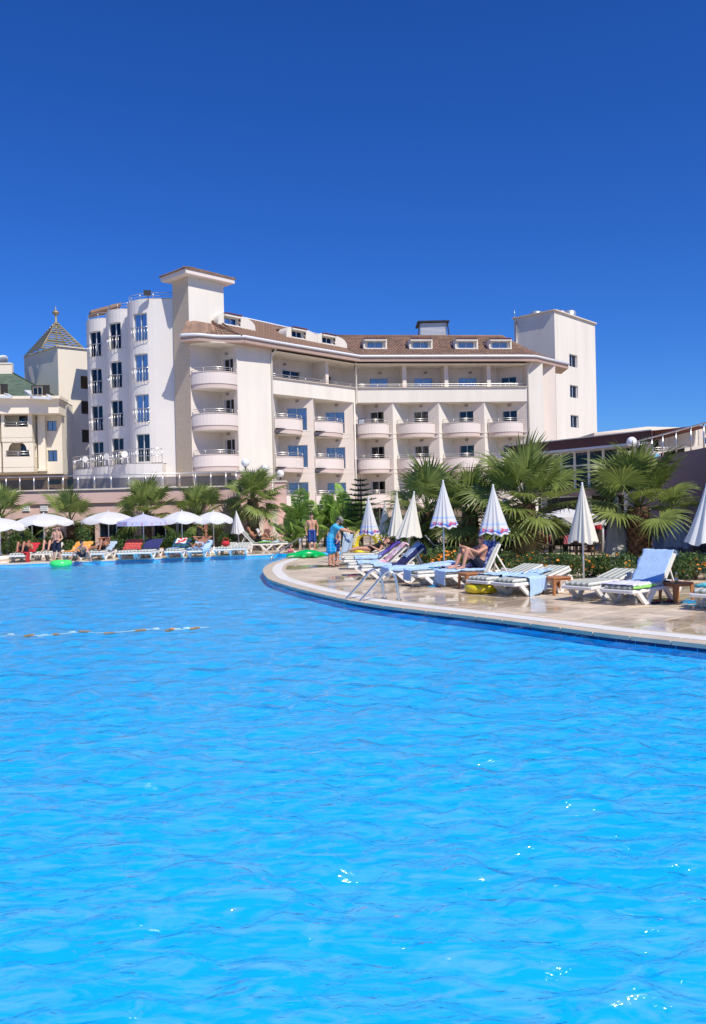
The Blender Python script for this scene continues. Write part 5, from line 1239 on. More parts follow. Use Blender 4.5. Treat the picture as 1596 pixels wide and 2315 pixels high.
# ---- small tiered pine (Norfolk pine)
def pine(label, base, h, seed):
    rng = random.Random(seed); t = thing('norfolk_pine', label, 'pine tree', base); b = MB(); b.tube([(0, 0, 0), (.02, 0, h * .6), (0, 0, h)], [.09, .05, .012], 8); b.build('trunk', M['bark'], t, world=False)
    c = MB()
    for i in range(11):
        z = h * (.22 + .72 * i / 10); L = (1.6 - 1.38 * i / 10) * h / 3.6 + .08
        for j in range(7):
            a = 2 * math.pi * (j + .4 * i) / 7; d = Vector((math.cos(a), math.sin(a), 0)); p0 = Vector((0, 0, z)); p1 = p0 + d * L + Vector((0, 0, .10 * L + .03)); s = Vector((-d.y, d.x, 0))
            c.tube([p0, p0.lerp(p1, .5) - Vector((0, 0, .03)), p1], [.03, .026, .012], 5)
            for m in range(44):
                k = rng.uniform(.12, 1); q = p0.lerp(p1, k); w_ = .19 * L * (1.15 - k) + .05; sd = rng.choice((-1, 1)); e = q + s * sd * w_ * rng.uniform(.6, 1.2) + d * .07 + Vector((0, 0, rng.uniform(-.02, .07))); c.add([q - d * .018, q + d * .018, e + d * .012 + Vector((0, 0, .012)), e - d * .012], [(0, 1, 2, 3)])
    c.build('crown', M['leaf_pine'], t, world=False); return t
pine('small tiered pine with flat branch whorls beside the banana plants', (at(818, 1230, 42).x, 42.0, 0), 3.55, 5)
# ---- leafy bushes
def leaf_cloud(c, rng, n, rad, size, squash=1.0, lob=7):
    cen = [Vector((rng.uniform(-.75, .75) * rad[0], rng.uniform(-.7, .7) * rad[1], rad[2] * (.55 + rng.uniform(-.3, .75)))) for _ in range(lob)]
    for _ in range(n):
        o = cen[rng.randrange(lob)]; d = Vector((rng.gauss(0, 1), rng.gauss(0, 1), rng.gauss(0, 1))).normalized(); p = o + Vector((d.x * rad[0], d.y * rad[1], d.z * rad[2])) * (rng.random() ** .45) * .52
        if p.z < .02: p.z = abs(p.z) + .02
        a = Vector((rng.gauss(0, 1), rng.gauss(0, 1), rng.gauss(0, .8) + .3)).normalized(); t = a.orthogonal().normalized(); t.rotate(Matrix.Rotation(rng.uniform(0, 6.28), 3, a)); s = a.cross(t); L = size * rng.uniform(.6, 1.35); w_ = L * .42
        c.add([p - t * L * .5, p + s * w_ * .5, p + t * L * .5 + a * L * .12, p - s * w_ * .5], [(0, 1, 2, 3)])
def bush(name, label, cat, base, rad, n, size, seed, mt='leaf_hedge', bloom=0, group=None, lob=7):
    rng = random.Random(seed); t = thing(name, label, cat, base, group=group); b = MB()
    for k in range(5): a = rng.uniform(0, 6.28); b.tube([(0, 0, 0), (math.cos(a) * rad[0] * .5, math.sin(a) * rad[1] * .5, rad[2] * 1.1)], [.03, .008], 5)
    b.build('branches', M['bark'], t, world=False); c = MB(); leaf_cloud(c, rng, n, rad, size, lob=lob); c.build('foliage', M[mt], t, world=False)
    if bloom:
        f = MB()
        for _ in range(bloom):
            d = Vector((rng.gauss(0, 1), rng.gauss(0, 1), abs(rng.gauss(0, 1)) * .9)).normalized(); p = Vector((d.x * rad[0] * 1.05, d.y * rad[1] * 1.05, rad[2] * .6 + d.z * rad[2] * rng.uniform(.3, .95))); p.z = max(.05, p.z); r_ = rng.uniform(.022, .042); M3 = Matrix.Rotation(rng.uniform(0, 3), 3, 'X')
            for q in range(5): a = q * 1.2566; f.add([p, p + M3 @ Vector((math.cos(a) * r_, math.sin(a) * r_, .01)), p + M3 @ Vector((math.cos(a + .6) * r_ * 1.15, math.sin(a + .6) * r_ * 1.15, .018)), p + M3 @ Vector((math.cos(a + 1.2) * r_, math.sin(a + 1.2) * r_, .01))], [(0, 1, 2, 3)])
        f.build('blossoms', M['blossom'], t, world=False, kind='stuff')
    return t
hb = (('hedge bush behind the lounger with the red towel', 20, 1.35), ('round green hedge bush right of the window', 52, 1.35), ('hedge bush behind the first white parasol pole', 82, 1.2), ('hedge bush behind the standing boy in navy shorts', 118, 1.3), ('hedge bush at the foot of the bare-trunked palm', 150, 1.05), ('loose bush beside the curtained glass door', 187, 1.3), ('bush behind the red woven towel', 272, 1.2), ('bush beside the lavender parasol pole', 303, 1.05), ('low spiky bush behind the plaid towel', 372, .95), ('bush behind the man with folded arms', 412, 1.2), ('bush behind the standing woman', 440, 1.15), ('low bush behind the red bag lounger', 505, .95), ('sparse shrub beside the newspaper reader', 548, .8), ('thin shrub against the pink stair wall', 612, 1.0))
for k, (lab, u, h) in enumerate(hb): bush('hedge_bush', lab, 'bush', (at(u, 1235, 41.6).x, 41.6 + random.uniform(-.2, .3), 0), (.62, .5, h * .62), 1500 if k < 12 else 350, .12, 40 + k, group='green bushes behind the far loungers')
fb_ = (('flower bush behind the navy towel lounger', 968, 26.2), ('flower bush just left of the seated man', 1020, 25.0), ('flower bush right behind the seated man', 1075, 24.2), ('flower bush by the empty white lounger frame', 1140, 23.2), ('flower bush behind the striped loungers with blue towels', 1200, 22.6), ('flower bush in front of the awning posts', 1262, 22.2), ('flower bush behind the cream closed parasol', 1322, 21.8), ('flower bush in front of the thick palm trunk', 1385, 21.4), ('flower bush behind the blue towel backrest', 1440, 21.2), ('flower bush at the foot of the bar counter', 1500, 21.2), ('flower bush beside the wicker chair', 1572, 20.6), ('flower bush by the pushchair', 925, 28.2))
for k, (lab, u, Y) in enumerate(fb_): bush('flower_bush', 'orange ' + lab, 'bush', (at(u, 1280, Y).x, Y, 0), (.62, .5, .42 if k < 11 else .5), 1700, .085, 80 + k, bloom=22 if k not in (1, 2) else 110, group='orange flowering bushes behind the near loungers', lob=9)
bush('hedge_bush', 'tall leafy shrub behind the closed cream parasols', 'bush', (at(905, 1240, 31).x, 31.0, 0), (.8, .6, .9), 1800, .13, 99)
bush('hedge_bush', 'dark shrub in the shade under the spreading palms', 'bush', (at(1010, 1240, 31.5).x, 31.5, 0), (1.2, .6, .85), 2600, .13, 98)
bush('hedge_bush', 'dark shrub behind the dense palm trunk', 'bush', (at(1135, 1240, 30).x, 30.0, 0), (1.2, .6, .85), 2600, .13, 97)
# ================================================================ LOUNGERS, PARASOLS, TABLES, TOWELS
HX, BLN = 1.18, .76
M['cushion'] = stripes('cushion_stripes', (.62, .62, .55), (.30, .33, .27), 'Y', 7.6, .5)
def lounger_parts(alpha, cushion=True):
    t = thing('sun_lounger', 'white plastic sun lounger', 'sun lounger'); z = .275; b = MB()
    for y in (-.325, .325): b.box((.98, y, z), (1.95, .055, .075), bev=.015)
    b.box((.03, 0, z), (.06, .65, .07), bev=.015); b.box((1.93, 0, z + .03), (.06, .65, .12), bev=.02); b.box((HX, 0, z - .01), (.05, .6, .05))
    b.build('frame', M['plastic_white'], t, world=False)
    for k in range(7): s = MB(); s.box((.16 + k * .15, 0, z + .015), (.09, .6, .025)); s.build('slat', M['plastic_white'], t, world=False)
    for x0, xb, x1 in ((.22, .52, .80), (1.22, 1.5, 1.78)):
        for y in (-.325, .325):
            l = MB(); l.bar((x0, y, z - .02), (xb - .03, y * .97, .03), .06, .085, (1, 0, 1)); l.bar((x1, y, z - .02), (xb + .05, y * .97, .03), .06, .085, (1, 0, -1)); l.box((xb + .01, y * .97, .022), (.17, .065, .044), bev=.01); l.build('leg', M['plastic_white'], t, world=False)
    ca, sa = math.cos(alpha), math.sin(alpha); Mb = Matrix.Translation((HX, 0, z + .03)) @ rotm(-alpha, 'Y')
    b = MB()
    for y in (-.28, .28): b.box((BLN / 2, y, 0), (BLN, .05, .045), M=Mb @ Matrix.Translation((BLN / 2, y, 0)))
    b.box((0, 0, 0), (1, 1, 1), M=Mb @ Matrix.Translation((BLN, 0, 0)) @ Matrix.Diagonal((.06, .6, .05, 1)))
    bk = b.build('backrest', M['plastic_white'], t, world=False)
    for k in range(5): s = MB(); s.box((0, 0, 0), (.09, .54, .02), M=Mb @ Matrix.Translation((.09 + .14 * k, 0, .012))); s.build('slat', M['plastic_white'], bk, world=False)
    if alpha > R(10):
        tip = Mb @ Vector((BLN * .75, 0, -.02))
        for y in (-.2, .2): s = MB(); s.bar((tip.x, y, tip.z), (min(1.88, HX + .62), y, z), .03, .035); s.build('strut', M['plastic_white'], bk, world=False)
    if cushion:
        b = MB(); b.box((.60, 0, z + .075), (1.15, .60, .075), bev=.03); b.build('seat_cushion', M['cushion'], t, world=False)
        b = MB(); b.box((0, 0, 0), (BLN + .02, .60, .07), M=Mb @ Matrix.Translation((BLN / 2 + .02, 0, .062)), bev=.028); b.build('back_cushion', M['cushion'], t, world=False)
    return t
LB = {}
def lounger(label, foot, theta, alpha, group, cushion=True):
    k = (alpha, cushion)
    t = copy_tree(LB[k]) if k in LB else lounger_parts(R(alpha), cushion); LB.setdefault(k, t)
    place(t, (foot[0], foot[1], 0), R(theta)); t['label'] = label; t['group'] = group; return t
def prof(s, alpha, top=.402, dr=0):
    a = R(alpha)
    if s < 0: return Vector((-.03 + .02 * s, top + s))
    if s < HX: return Vector((s, top))
    e = s - HX; o = .112; c, q = math.cos(a), math.sin(a); hz = .305
    if e <= BLN + .05:
        k = min(1, e / .12); x, z = HX + e * c - o * q, hz + e * q + o * c
        return Vector((x, max(z, top) if k < 1 else z))
    f = e - BLN - .05; return Vector((HX + (BLN + .05) * c - o * q + min(.12, f * 2) * 1.0 * q + .02, hz + (BLN + .05) * q + o * c - f))
def towel(label, lg, alpha, s0, s1, y0, y1, mt, seed=1, wr=.012, skew=0.0, cat='towel', thick=.008):
    rng = random.Random(seed); ox, oy = rng.uniform(0, 50), rng.uniform(0, 50); b = MB(); b.smooth = True; HW = .335
    def fn(i, j):
        s = s0 + (s1 - s0) * i; y = y0 + (y1 - y0) * j + skew * (i - .5) + .02 * mnoise.noise(Vector((i * 3 + ox, j * 3, 0)))
        s += .03 * mnoise.noise(Vector((i * 2, j * 4 + oy, 5))); p = prof(s, alpha); z = p.y; yy = y; x = p.x
        if abs(y) > HW: d = abs(y) - HW; yy = math.copysign(HW + .035 + .02 * math.sin(s * 19 + ox), y); z -= d
        n = wr * (mnoise.noise(Vector((s * 5 + ox, y * 5 + oy, 0))) + .6 * mnoise.noise(Vector((s * 13 + ox, y * 11 + oy, 3)))); z += abs(n) * 2.0
        return (x - n * .5, yy, z + .004)
    b.grid(fn, 44, 26); me_o = b.build('towel', mt if not isinstance(mt, str) else M[mt], None, solid=thick)
    me_o.location = lg.location; me_o.rotation_euler = lg.rotation_euler; tag(me_o, label, cat); WM[me_o.name] = WM[lg.name]
    return me_o
GN, GF_ = 'loungers along the near deck', 'loungers along the far bank'
def ft(u, v): g = gr(u, v, .285); return (g.x, g.y)
N2 = lounger('raised sun lounger with a blue towel over its backrest', ft(1393, 1336), 40, 50, GN)
N3 = lounger('flat sun lounger with bare striped cushion beside the raised one', ft(1302, 1328), 41, 11, GN)
N4b = lounger('striped sun lounger with towel sagging beside the brown table', ft(1135, 1320), 37, 13, GN)
N4a = lounger('striped sun lounger between two brown tables above the yellow swim ring', ft(1077, 1315), 37, 13.5, GN)
N5 = lounger('sun lounger the man in sunglasses sits on', ft(993, 1300.5), 20, 62, GN)
N6 = lounger('flat sun lounger with red striped towel at its head', ft(930, 1300), 23, 3, GN)
N7 = lounger('flat sun lounger fully covered by pale blue towels', ft(872, 1293), 15, 5, GN)
N8 = lounger('sun lounger with navy towel over its raised back', ft(812, 1286), 8, 40, GN)
N9 = lounger('sun lounger with pink towel over its raised back', ft(784, 1279.5), 5, 42, GN)
N10 = lounger('sun lounger with purple towel over its raised back', ft(776, 1267), 2, 35, GN)
N11 = lounger('sun lounger the woman beside the yellow ring lies on', ft(772, 1257.5), 0, 18, GN)
N1 = lounger('sun lounger with rolled aqua towels next to the brown table', ft(1603, 1347), 47, 10, GN)
PT = lambda *a, **k: stripes(*a, **k)
M['towel_pink'] = mat('towel_pink', (.75, .35, .42), .95, .0, 9, .4, 80, col2=(.85, .72, .74), thresh=(.45, .55))
M['towel_purple'] = PT('towel_purple', (.12, .08, .42), (.35, .16, .45), 'Y', 6, .4)
M['towel_redstripe'] = PT('towel_redstripe', (.75, .70, .70), (.60, .02, .03), 'Y', 7, .5)
M['towel_teal'] = mat('towel_teal', (.02, .28, .30), .95, .0, 12, .4, 80, col2=(.04, .06, .22), thresh=(.45, .55))
M['towel_lav'] = mat('towel_lav', (.66, .64, .80), .95, .0, 3, .4, 80, col2=(.70, .78, .66), thresh=(.45, .6))
M['towel_lime'] = mat('towel_lime', (.32, .72, .16), .95)
M['towel_aqua'] = mat('towel_aqua', (.10, .50, .58), .95, .3, 8, .4, 80)
M['towel_pattern'] = mat('towel_pattern', (.05, .08, .38), .95, .0, 10, .3, 60, col2=(.55, .66, .85), thresh=(.48, .53))
M['towel_ethnic'] = stripes('towel_ethnic', (.50, .03, .02), (.08, .10, .28), 'Y', 9, .22, c3=(.70, .22, .04), axis2='X', freq2=8, duty2=.2)
M['towel_plaid'] = stripes('towel_plaid', (.015, .02, .10), (.02, .10, .22), 'Y', 4, .5, c3=(.03, .12, .06), axis2='X', freq2=4, duty2=.35)
M['towel_orange'] = mat('towel_orange', (.85, .30, .03), .95, .0, 7, .3, 60, col2=(.85, .55, .25), thresh=(.5, .6))
towel('pale blue towel hung over the raised lounger back', N2, 50, .92, 2.12, -.31, .36, 'towel_blue', 1, .006)
towel('lavender and lime beach towel across the lounger foot', N2, 50, .03, .80, -.36, .42, 'towel_lav', 2, .014)
lm = towel('lime hem of the lavender beach towel', N2, 50, .03, .80, -.40, -.36, 'towel_lime', 2, .002)
towel('pale blue towel sagging off the lounger beside the table', N4b, 13, .45, 1.02, -.72, .40, 'towel_blue', 3, .02, .15)
towel('pale blue towel spread over the lounger seat behind', N4a, 13.5, .42, 1.12, -.40, .40, 'towel_blue', 4, .025)
towel('crumpled darker blue towel on the striped backrest', N4b, 13, 1.0, 1.5, -.1, .36, 'towel_blue', 5, .035, -.2)
towel('pale blue towel with pointed corner draped over the foot of the seated man\'s lounger', N5, 62, -.34, 1.1, -.36, .36, 'towel_blue', 6, .016)
towel('blue patterned towel behind the seated man', N5, 62, 1.0, 2.05, -.25, .37, 'towel_pattern', 7, .01)
towel('pale blue towel hanging from the lounger foot beside the man', N6, 3, -.28, .75, -.05, .36, 'towel_blue', 8, .016)
towel('red and white striped towel at the lounger head', N6, 3, .95, 1.9, -.36, .36, 'towel_redstripe', 9, .02)
towel('teal patterned towel lying on the lounger', N6, 3, .62, 1.05, .0, .40, 'towel_teal', 10, .03)
towel('long pale blue towel covering the whole lounger', N7, 5, -.22, 1.95, -.42, .36, 'towel_blue', 11, .015)
towel('navy towel over a raised lounger back', N8, 40, .85, 2.25, -.42, .33, 'towel_navy', 12, .014)
towel('slate blue towel folded on the navy towel', N8, 41, 1.45, 2.02, -.2, .34, 'towel_grey', 13, .012, thick=.05)
towel('pale blue towel across the middle of the navy towel lounger', N8, 40, .35, .9, -.40, .36, 'towel_blue', 14, .02)
towel('pink and white towel over a raised lounger back', N9, 42, .9, 2.1, -.38, .28, 'towel_pink', 15, .02)
towel('pale blue towel on the seat beside the pink towel', N9, 42, .3, 1.0, -.40, .36, 'towel_blue', 16, .02)
towel('purple towel over a raised lounger back', N10, 35, 1.15, 2.05, -.40, .3, 'towel_purple', 17, .02)
towel('pale blue towel on the seat below the purple towel', N10, 35, .35, 1.45, -.42, .36, 'towel_blue', 18, .02)
towel('rolled aqua towel on the lounger by the table', N1, 10, .35, .75, -.36, .36, 'towel_aqua', 19, .03, thick=.05)
# far bank loungers, feet to the pool
farl = [(36, 1257, 'far lounger with red towel hanging at its foot', 26), (96, 1253, 'far lounger half hidden by the parasol foot and boy', 26), (153, 1254, 'far lounger with orange flowered towel', 26), (211, 1252.5, 'far lounger the person with raised arms lies on', 24), (282, 1251, 'far lounger with red woven towel on its back', 29), (320, 1250, 'far lounger with royal navy towel on its back', 29), (389, 1247.5, 'far lounger with plaid towel on its back', 27), (440, 1246.5, 'far lounger the man with hands behind his head lies on', 20), (499, 1243, 'far lounger with a red bag on it', 10), (535, 1241.5, 'far empty lounger between red bag and brown table', 8)]
FLG = []
for u, v, lab, al in farl: FLG.append(lounger(lab, ft(u, v), 88 + random.uniform(-4, 4), al, GF_))
FLG.append(lounger('far lounger the newspaper reader lies on, seen side on', (at(628, 1230, 40.6).x, 40.6), 176, 48, GF_)); FLG.append(lounger('far flat lounger with pale blue towel beyond the newspaper reader', (at(652, 1230, 41.2).x, 41.2), 176, 3, GF_))
towel('red towel on the back of the first far lounger', FLG[0], 26, 1.05, 2.1, -.38, .36, 'red_cloth', 30); towel('crimson towel dangling beside the first far lounger', FLG[0], 26, .05, .6, -.75, -.1, 'red_cloth', 31)
towel('orange flowered towel spread over a far lounger', FLG[2], 26, .05, 2.1, -.40, .40, 'towel_orange', 32); towel('grey blue towel behind the person with raised arms', FLG[3], 24, .9, 2.1, -.40, .40, 'towel_grey', 33)
towel('red woven towel with coloured bands on a far lounger back', FLG[4], 29, .95, 2.05, -.38, .38, 'towel_ethnic', 34); towel('royal navy towel on a far lounger back', FLG[5], 29, 1.1, 2.05, -.36, .36, 'towel_navy', 35)
towel('dark plaid towel on a far lounger back', FLG[6], 27, .95, 2.15, -.38, .36, 'towel_plaid', 36); towel('pale blue towel hanging off the plaid towel lounger', FLG[6], 27, .1, .9, -.1, .62, 'towel_grey', 37)
towel('white and red beach bag cloth on the plaid towel', FLG[6], 28, 1.5, 1.95, -.2, .25, mat('cloth_whitered', (.75, .75, .75), .9, .0, 5, col2=(.6, .03, .03), thresh=(.5, .55)), 38, .03, thick=.06)
towel('pale blue towel under the man with hands behind his head', FLG[7], 20, .0, 2.0, -.5, .45, 'towel_blue', 39); towel('pale blue towel on the flat far lounger', FLG[11], 3, .4, 1.7, -.38, .38, 'towel_blue', 40); towel('lime towel under the newspaper reader', FLG[10], 48, .3, .9, -.3, .36, 'towel_lime', 41, .02)
b = MB(); b.smooth = True; b.sphere((0, 0, .52), (.2, .17, .13), 14, 8); b.tube([(-.15, 0, .62), (-.1, 0, .75), (.1, 0, .75), (.15, 0, .62)], .015, 6)
o = b.build('beach_bag', M['red_cloth']); o.location = FLG[8].matrix_basis @ Vector((.9, 0, 0)); tag(o, 'red beach bag on the striped far lounger', 'bag')
# ---- plastic tables
def table_parts():
    t = thing('plastic_table', 'brown plastic table', 'table'); b = MB(); h = .385
    b.box((0, 0, h - .02), (.48, .48, .04), bev=.015); b.box((0, 0, h - .055), (.44, .44, .04)); b.build('tabletop', M['table_plastic'], t, world=False)
    for sx in (-1, 1):
        for sy in (-1, 1):
            l = MB(); x, y = .205 * sx, .205 * sy; w0, w1 = .075, .05; tx, ty = .235 * sx, .235 * sy
            def L_(cx, cy, w_, z): d = .022; return [(cx, cy, z), (cx - sx * w_, cy, z), (cx - sx * w_, cy - sy * d, z), (cx - sx * d, cy - sy * d, z), (cx - sx * d, cy - sy * w_, z), (cx, cy - sy * w_, z)]
            l.add(L_(.225 * sx, .225 * sy, w0, h - .04) + L_(tx, ty, w1, 0), [(i, (i + 1) % 6, 6 + (i + 1) % 6, 6 + i) for i in range(6)] + [(0, 1, 2, 3, 4, 5), (6, 11, 10, 9, 8, 7)]); l.build('leg', M['table_plastic'], t, world=False)
    return t
T0 = table_parts(); GT = 'brown plastic side tables'
def table(label, p, rz, first=[True]):
    t = T0 if first[0] else copy_tree(T0); first[0] = False; place(t, (p[0], p[1], 0), R(rz)); t['label'] = label; t['group'] = GT; return t
g1 = gr(1529, 1359); T1 = table('brown plastic table holding a sunscreen bottle', g1, 20)
g2 = gr(1258, 1343); table('brown plastic table between the bare striped lounger and the sagging towel', g2, 22); g3 = gr(1065, 1331); table('brown plastic table next to the seated man\'s feet', g3, 18)
g4 = gr(1155, 1298); table('brown plastic table showing only its top behind the towels', (g4.x + .1, g4.y, 0), 20)
for u, v, lab in ((248, 1260, 'brown plastic table under the white parasol beside the red woven towel'), (356, 1258, 'dark shaded plastic table beside the lavender parasol foot'), (557, 1247, 'brown plastic table beside the newspaper reader')): g = gr(u, v); table(lab, g, random.uniform(-10, 10))
# things on and under the tables
b = MB(); b.smooth = True; b.lathe([(0, 0), (.034, 0), (.036, .01), (.036, .11), (.028, .135), (.016, .145)], n=16, sy=.6); bt = thing('sunscreen_bottle', 'yellow sunscreen bottle with pale cap on the brown table', 'bottle', (g1.x - .02, g1.y - .08, .386)); b.build('bottle_body', mat('bottle_yellow', (.75, .42, .03), .3), bt, world=False)
b = MB(); b.smooth = True; b.lathe([(.018, .145), (.024, .15), (.022, .19), (0, .195)], n=14, sy=.7); b.build('cap', mat('bottle_cap', (.70, .62, .45), .3), bt, world=False); b = MB(); b.lathe([(.0368, .035), (.0368, .085)], n=16, sy=.62); b.build('bottle_label', M['frame_white'], bt, world=False)
b = MB(); b.box((g1.x - .17, g1.y + .05, .397), (.13, .07, .02), .3, bev=.006); o = b.build('phone_case', M['black']); tag(o, 'small dark phone case on the brown table', 'phone')
def flipflop(label, p, rz, sole, strap):
    t = thing('flip_flop', label, 'flip-flop', p, rz, 'flip-flops on the near deck'); b = MB(); pl = []
    for k in range(16): a = 2 * math.pi * k / 16; x = .135 * math.cos(a); pl.append((x, .045 * math.sin(a) * (1 + .25 * math.cos(a)), 0))
    b.prism(pl, .002, .022); b.build('sole', M[sole] if isinstance(sole, str) else sole, t, world=False); b = MB(); b.tube([(-.02, -.042, .02), (.03, -.02, .055), (.08, 0, .024)], .009, 6); b.tube([(-.02, .042, .02), (.03, .02, .055), (.08, 0, .024)], .009, 6); b.build('strap', M[strap], t, world=False)
for u, v, rz, so_, st_, lab in ((1481, 1364, .4, 'navy_cloth', 'red_cloth', 'red strapped flip-flop in front of the table leg'), (1512, 1362, .2, 'navy_cloth', 'red_cloth', 'red strapped flip-flop under the table'), (1552, 1362, .3, 'rubber_blue', 'rubber_blue', 'bright blue flip-flop by the right table leg'), (1565, 1364, .5, 'rubber_blue', 'rubber_blue', 'bright blue flip-flop lying outermost'), (798, 1302, .2, 'pink_cloth', 'pink_cloth', 'pink flip-flop on the deck by the loungers'), (828, 1309, .1, 'black', 'black', 'black flip-flop beside the pink one'), (918, 1324, .1, 'navy_cloth', 'red_cloth', 'dark flip-flop with maroon strap near the ladder'), (938, 1328, .2, 'black', 'black', 'black flip-flop near the ladder'), (980, 1327, .1, 'rubber_blue', 'rubber_blue', 'blue flip-flop under the seated man\'s lounger')):
    g = gr(u, v); flipflop(lab, (g.x, g.y, .003), rz, so_, st_)
# ---- lettering helper
def text_mesh(s, size):
    cu = bpy.data.curves.new('lettering', 'FONT'); cu.body = s; cu.size = size; cu.align_x = 'CENTER'; cu.resolution_u = 2; cu.offset = size * .02
    o = bpy.data.objects.new('lettering', cu); COL.objects.link(o); bpy.context.view_layer.update()
    me = bpy.data.meshes.new_from_object(o.evaluated_get(bpy.context.evaluated_depsgraph_get())); bpy.data.objects.remove(o)
    bm = bmesh.new(); bm.from_mesh(me); bmesh.ops.triangulate(bm, faces=bm.faces)
    for _ in range(2): bmesh.ops.subdivide_edges(bm, edges=[e for e in bm.edges if e.calc_length() > size * .35], cuts=1)
    bmesh.ops.triangulate(bm, faces=bm.faces); bm.verts.index_update(); vs = [v.co.copy() for v in bm.verts]; fs = [[v.index for v in f.verts] for f in bm.faces]; bm.free(); bpy.data.meshes.remove(me)
    return vs, fs
# ---- closed parasols
def closed_parasol(label, base, top_z, hem_z, r, mt='canopy', printed=False, flare=1.3, seed=1, tilt=(0, 0), group='closed parasols by the near loungers', basew=.0):
    rng = random.Random(seed); t = thing('closed_parasol', label, 'parasol', base, group=group); npl = 11; H = top_z - hem_z; ph = [rng.uniform(-.35, .35) for _ in range(npl)]
    def rad(th, k):
        q = th / (2 * math.pi) * npl; i = int(math.floor(q)) % npl; w_ = .5 + .5 * math.cos(2 * math.pi * (q + .12 * math.sin(q * 1.7)) + ph[i] * k); sw = 1 + .10 * math.sin(2 * th + seed) + .06 * math.sin(3 * th + 2 * seed)
        return (.022 + r * (k ** flare) * sw * (.86 + .15 * w_ * (1 + .8 * math.sin(i * 2.3 + seed))))
    def pt(th, k, off=0.0):
        rr = rad(th, k) + off; z = top_z - H * k + (.025 * math.sin(th * 8 + seed) + .03 * math.sin(3 * th + seed)) * max(0, k - .85) / .15; return (math.cos(th) * rr + tilt[0] * (z / top_z), math.sin(th) * rr + tilt[1] * (z / top_z), z)
    mi = [M[mt], M['print_blue'], M['print_lblue']]; b = MB(); b.smooth = True; nk, nt_ = 26, npl * 7
    for i in range(nk):
        k0, k1 = i / nk, (i + 1) / nk; b.cur = 0
        if printed and i in (nk - 2, nk - 6): b.cur = 1 if i == nk - 2 else 2
        if printed and i == nk - 3: b.cur = 2
        for j in range(nt_): a0, a1 = 2 * math.pi * j / nt_, 2 * math.pi * (j + 1) / nt_; b.add([pt(a0, k0), pt(a1, k0), pt(a1, k1), pt(a0, k1)], [(0, 3, 2, 1)])
    me = b.mesh('canopy', mi); bm = bmesh.new(); bm.from_mesh(me); bmesh.ops.remove_doubles(bm, verts=bm.verts, dist=1e-5); bm.to_mesh(me); bm.free()
    c = link_mesh('canopy', me, t, Matrix.Identity(4))
    b = MB(); b.smooth = True; b.lathe([(.024, top_z - .05), (.026, top_z + .02), (.012, top_z + .05), (0, top_z + .055)], (tilt[0], tilt[1], 0), 10); b.build('tip', M['frame_white'], t, world=False)
    b = MB(); b.tube([(0, 0, .05), (tilt[0] * .97, tilt[1] * .97, top_z * .97)], .021, 10); b.build('pole', M['steel'] if printed else M['frame_white'], t, world=False)
    b = MB(); b.tube([(tilt[0] * .45, tilt[1] * .45, top_z * .43), (tilt[0] * .5, tilt[1] * .5, top_z * .47)], .03, 10); b.build('collar', M['frame_white'], t, world=False)
    b = MB(); b.smooth = True; b.lathe([(.24, .012), (.25, .03), (.24, .07), (.06, .09), (.05, .2), (.03, .21)], n=20); b.build('base', M['plastic_white'], t, world=False)
    if printed:
        wpos = 0.0; wl = []
        for wd_ in ('alltours', 'bucak', 'alltours', 'bucak'):
            vs, fs = text_mesh(wd_, .125); w0 = min(v.x for v in vs); w1 = max(v.x for v in vs); wl.append((vs, fs, wpos - w0)); wpos += w1 - w0 + .11
        for vs, fs, off_ in wl:
            L = MB(); out = []
            for v in vs: th = -math.pi / 2 + ((v.x + off_) / wpos - .45) * 2 * math.pi; k = 1 - (v.y + .075) / H; out.append(pt(th, k, .006))
            L.add(out, fs); L.build('lettering', M['print_red'], c, world=False)
    return t
for (lab, u, vt, vh, wpx, Y, mt, pr, fl, ub) in (
        ('closed white parasol with red lettering beside the yellow ring', 832.5, 1125, 1208, 41, 29.0, 'canopy', True, 1.1, 839),
        ('closed plain cream parasol, smallest of the cluster behind the printed one', 870, 1133, 1210, 32, 31.5, 'canopy_cream', False, 1.15, 873.5),
        ('closed plain cream parasol in the middle of the cluster', 897, 1116, 1210, 42, 26.6, 'canopy_cream', False, 1.15, 896),
        ('closed plain cream parasol flaring wide next to the navy towel', 936, 1114, 1214, 58, 24.8, 'canopy_cream', False, 1.2, 917),
        ('closed white parasol with blue hem between the loungers left of the seated man', 1001.5, 1089, 1192, 54, 22.4, 'canopy', True, 1.1, 1004),
        ('closed white parasol with blue hem right above the seated man', 1114.5, 1099, 1208, 60, 20.6, 'canopy', True, 1.1, 1118),
        ('slim closed cream parasol standing alone in front of the awning', 1316, 1095, 1225, 58, 18.9, 'canopy_cream', False, 1.1, 1319),
        ('closed white parasol beside the mauve wall and table', 1602, 1076, 1226, 100, 15.3, 'canopy', False, 1.25, 1606)):
    Tp, Hm = at(u, vt, Y), at(u, vh, Y); bx_ = at(ub, 1290, Y).x
    closed_parasol(lab, (bx_, Y, 0), Tp.z, Hm.z, wpx / 2 / FPX * Y, mt, pr, fl, int(u), (Tp.x - bx_, 0))
p = at(534, 1157, 41); closed_parasol('closed white parasol standing behind the far table', (p.x + .12, 41.0, 0), p.z, at(534, 1206, 41).z, .34, 'canopy', False, 1.0, 3, (-.12, 0), 'parasols on the far bank')
p = at(1531, 1130, 29); closed_parasol('closed greyish parasol in the shade over the bar counter', (p.x, 29, 0), at(1531, 1135, 29).z, at(1531, 1236, 29).z, .42, 'canopy', False, 1.0, 9, (0, 0), 'closed parasols in the restaurant garden')
p = at(1402, 1150, 28); closed_parasol('big closed white parasol with hanging curtains beside the thick palm', (p.x, 28.4, 0), at(1400, 1120, 28.4).z, .22, .42, 'canopy', False, .75, 12, (0, 0), 'closed parasols in the restaurant garden')
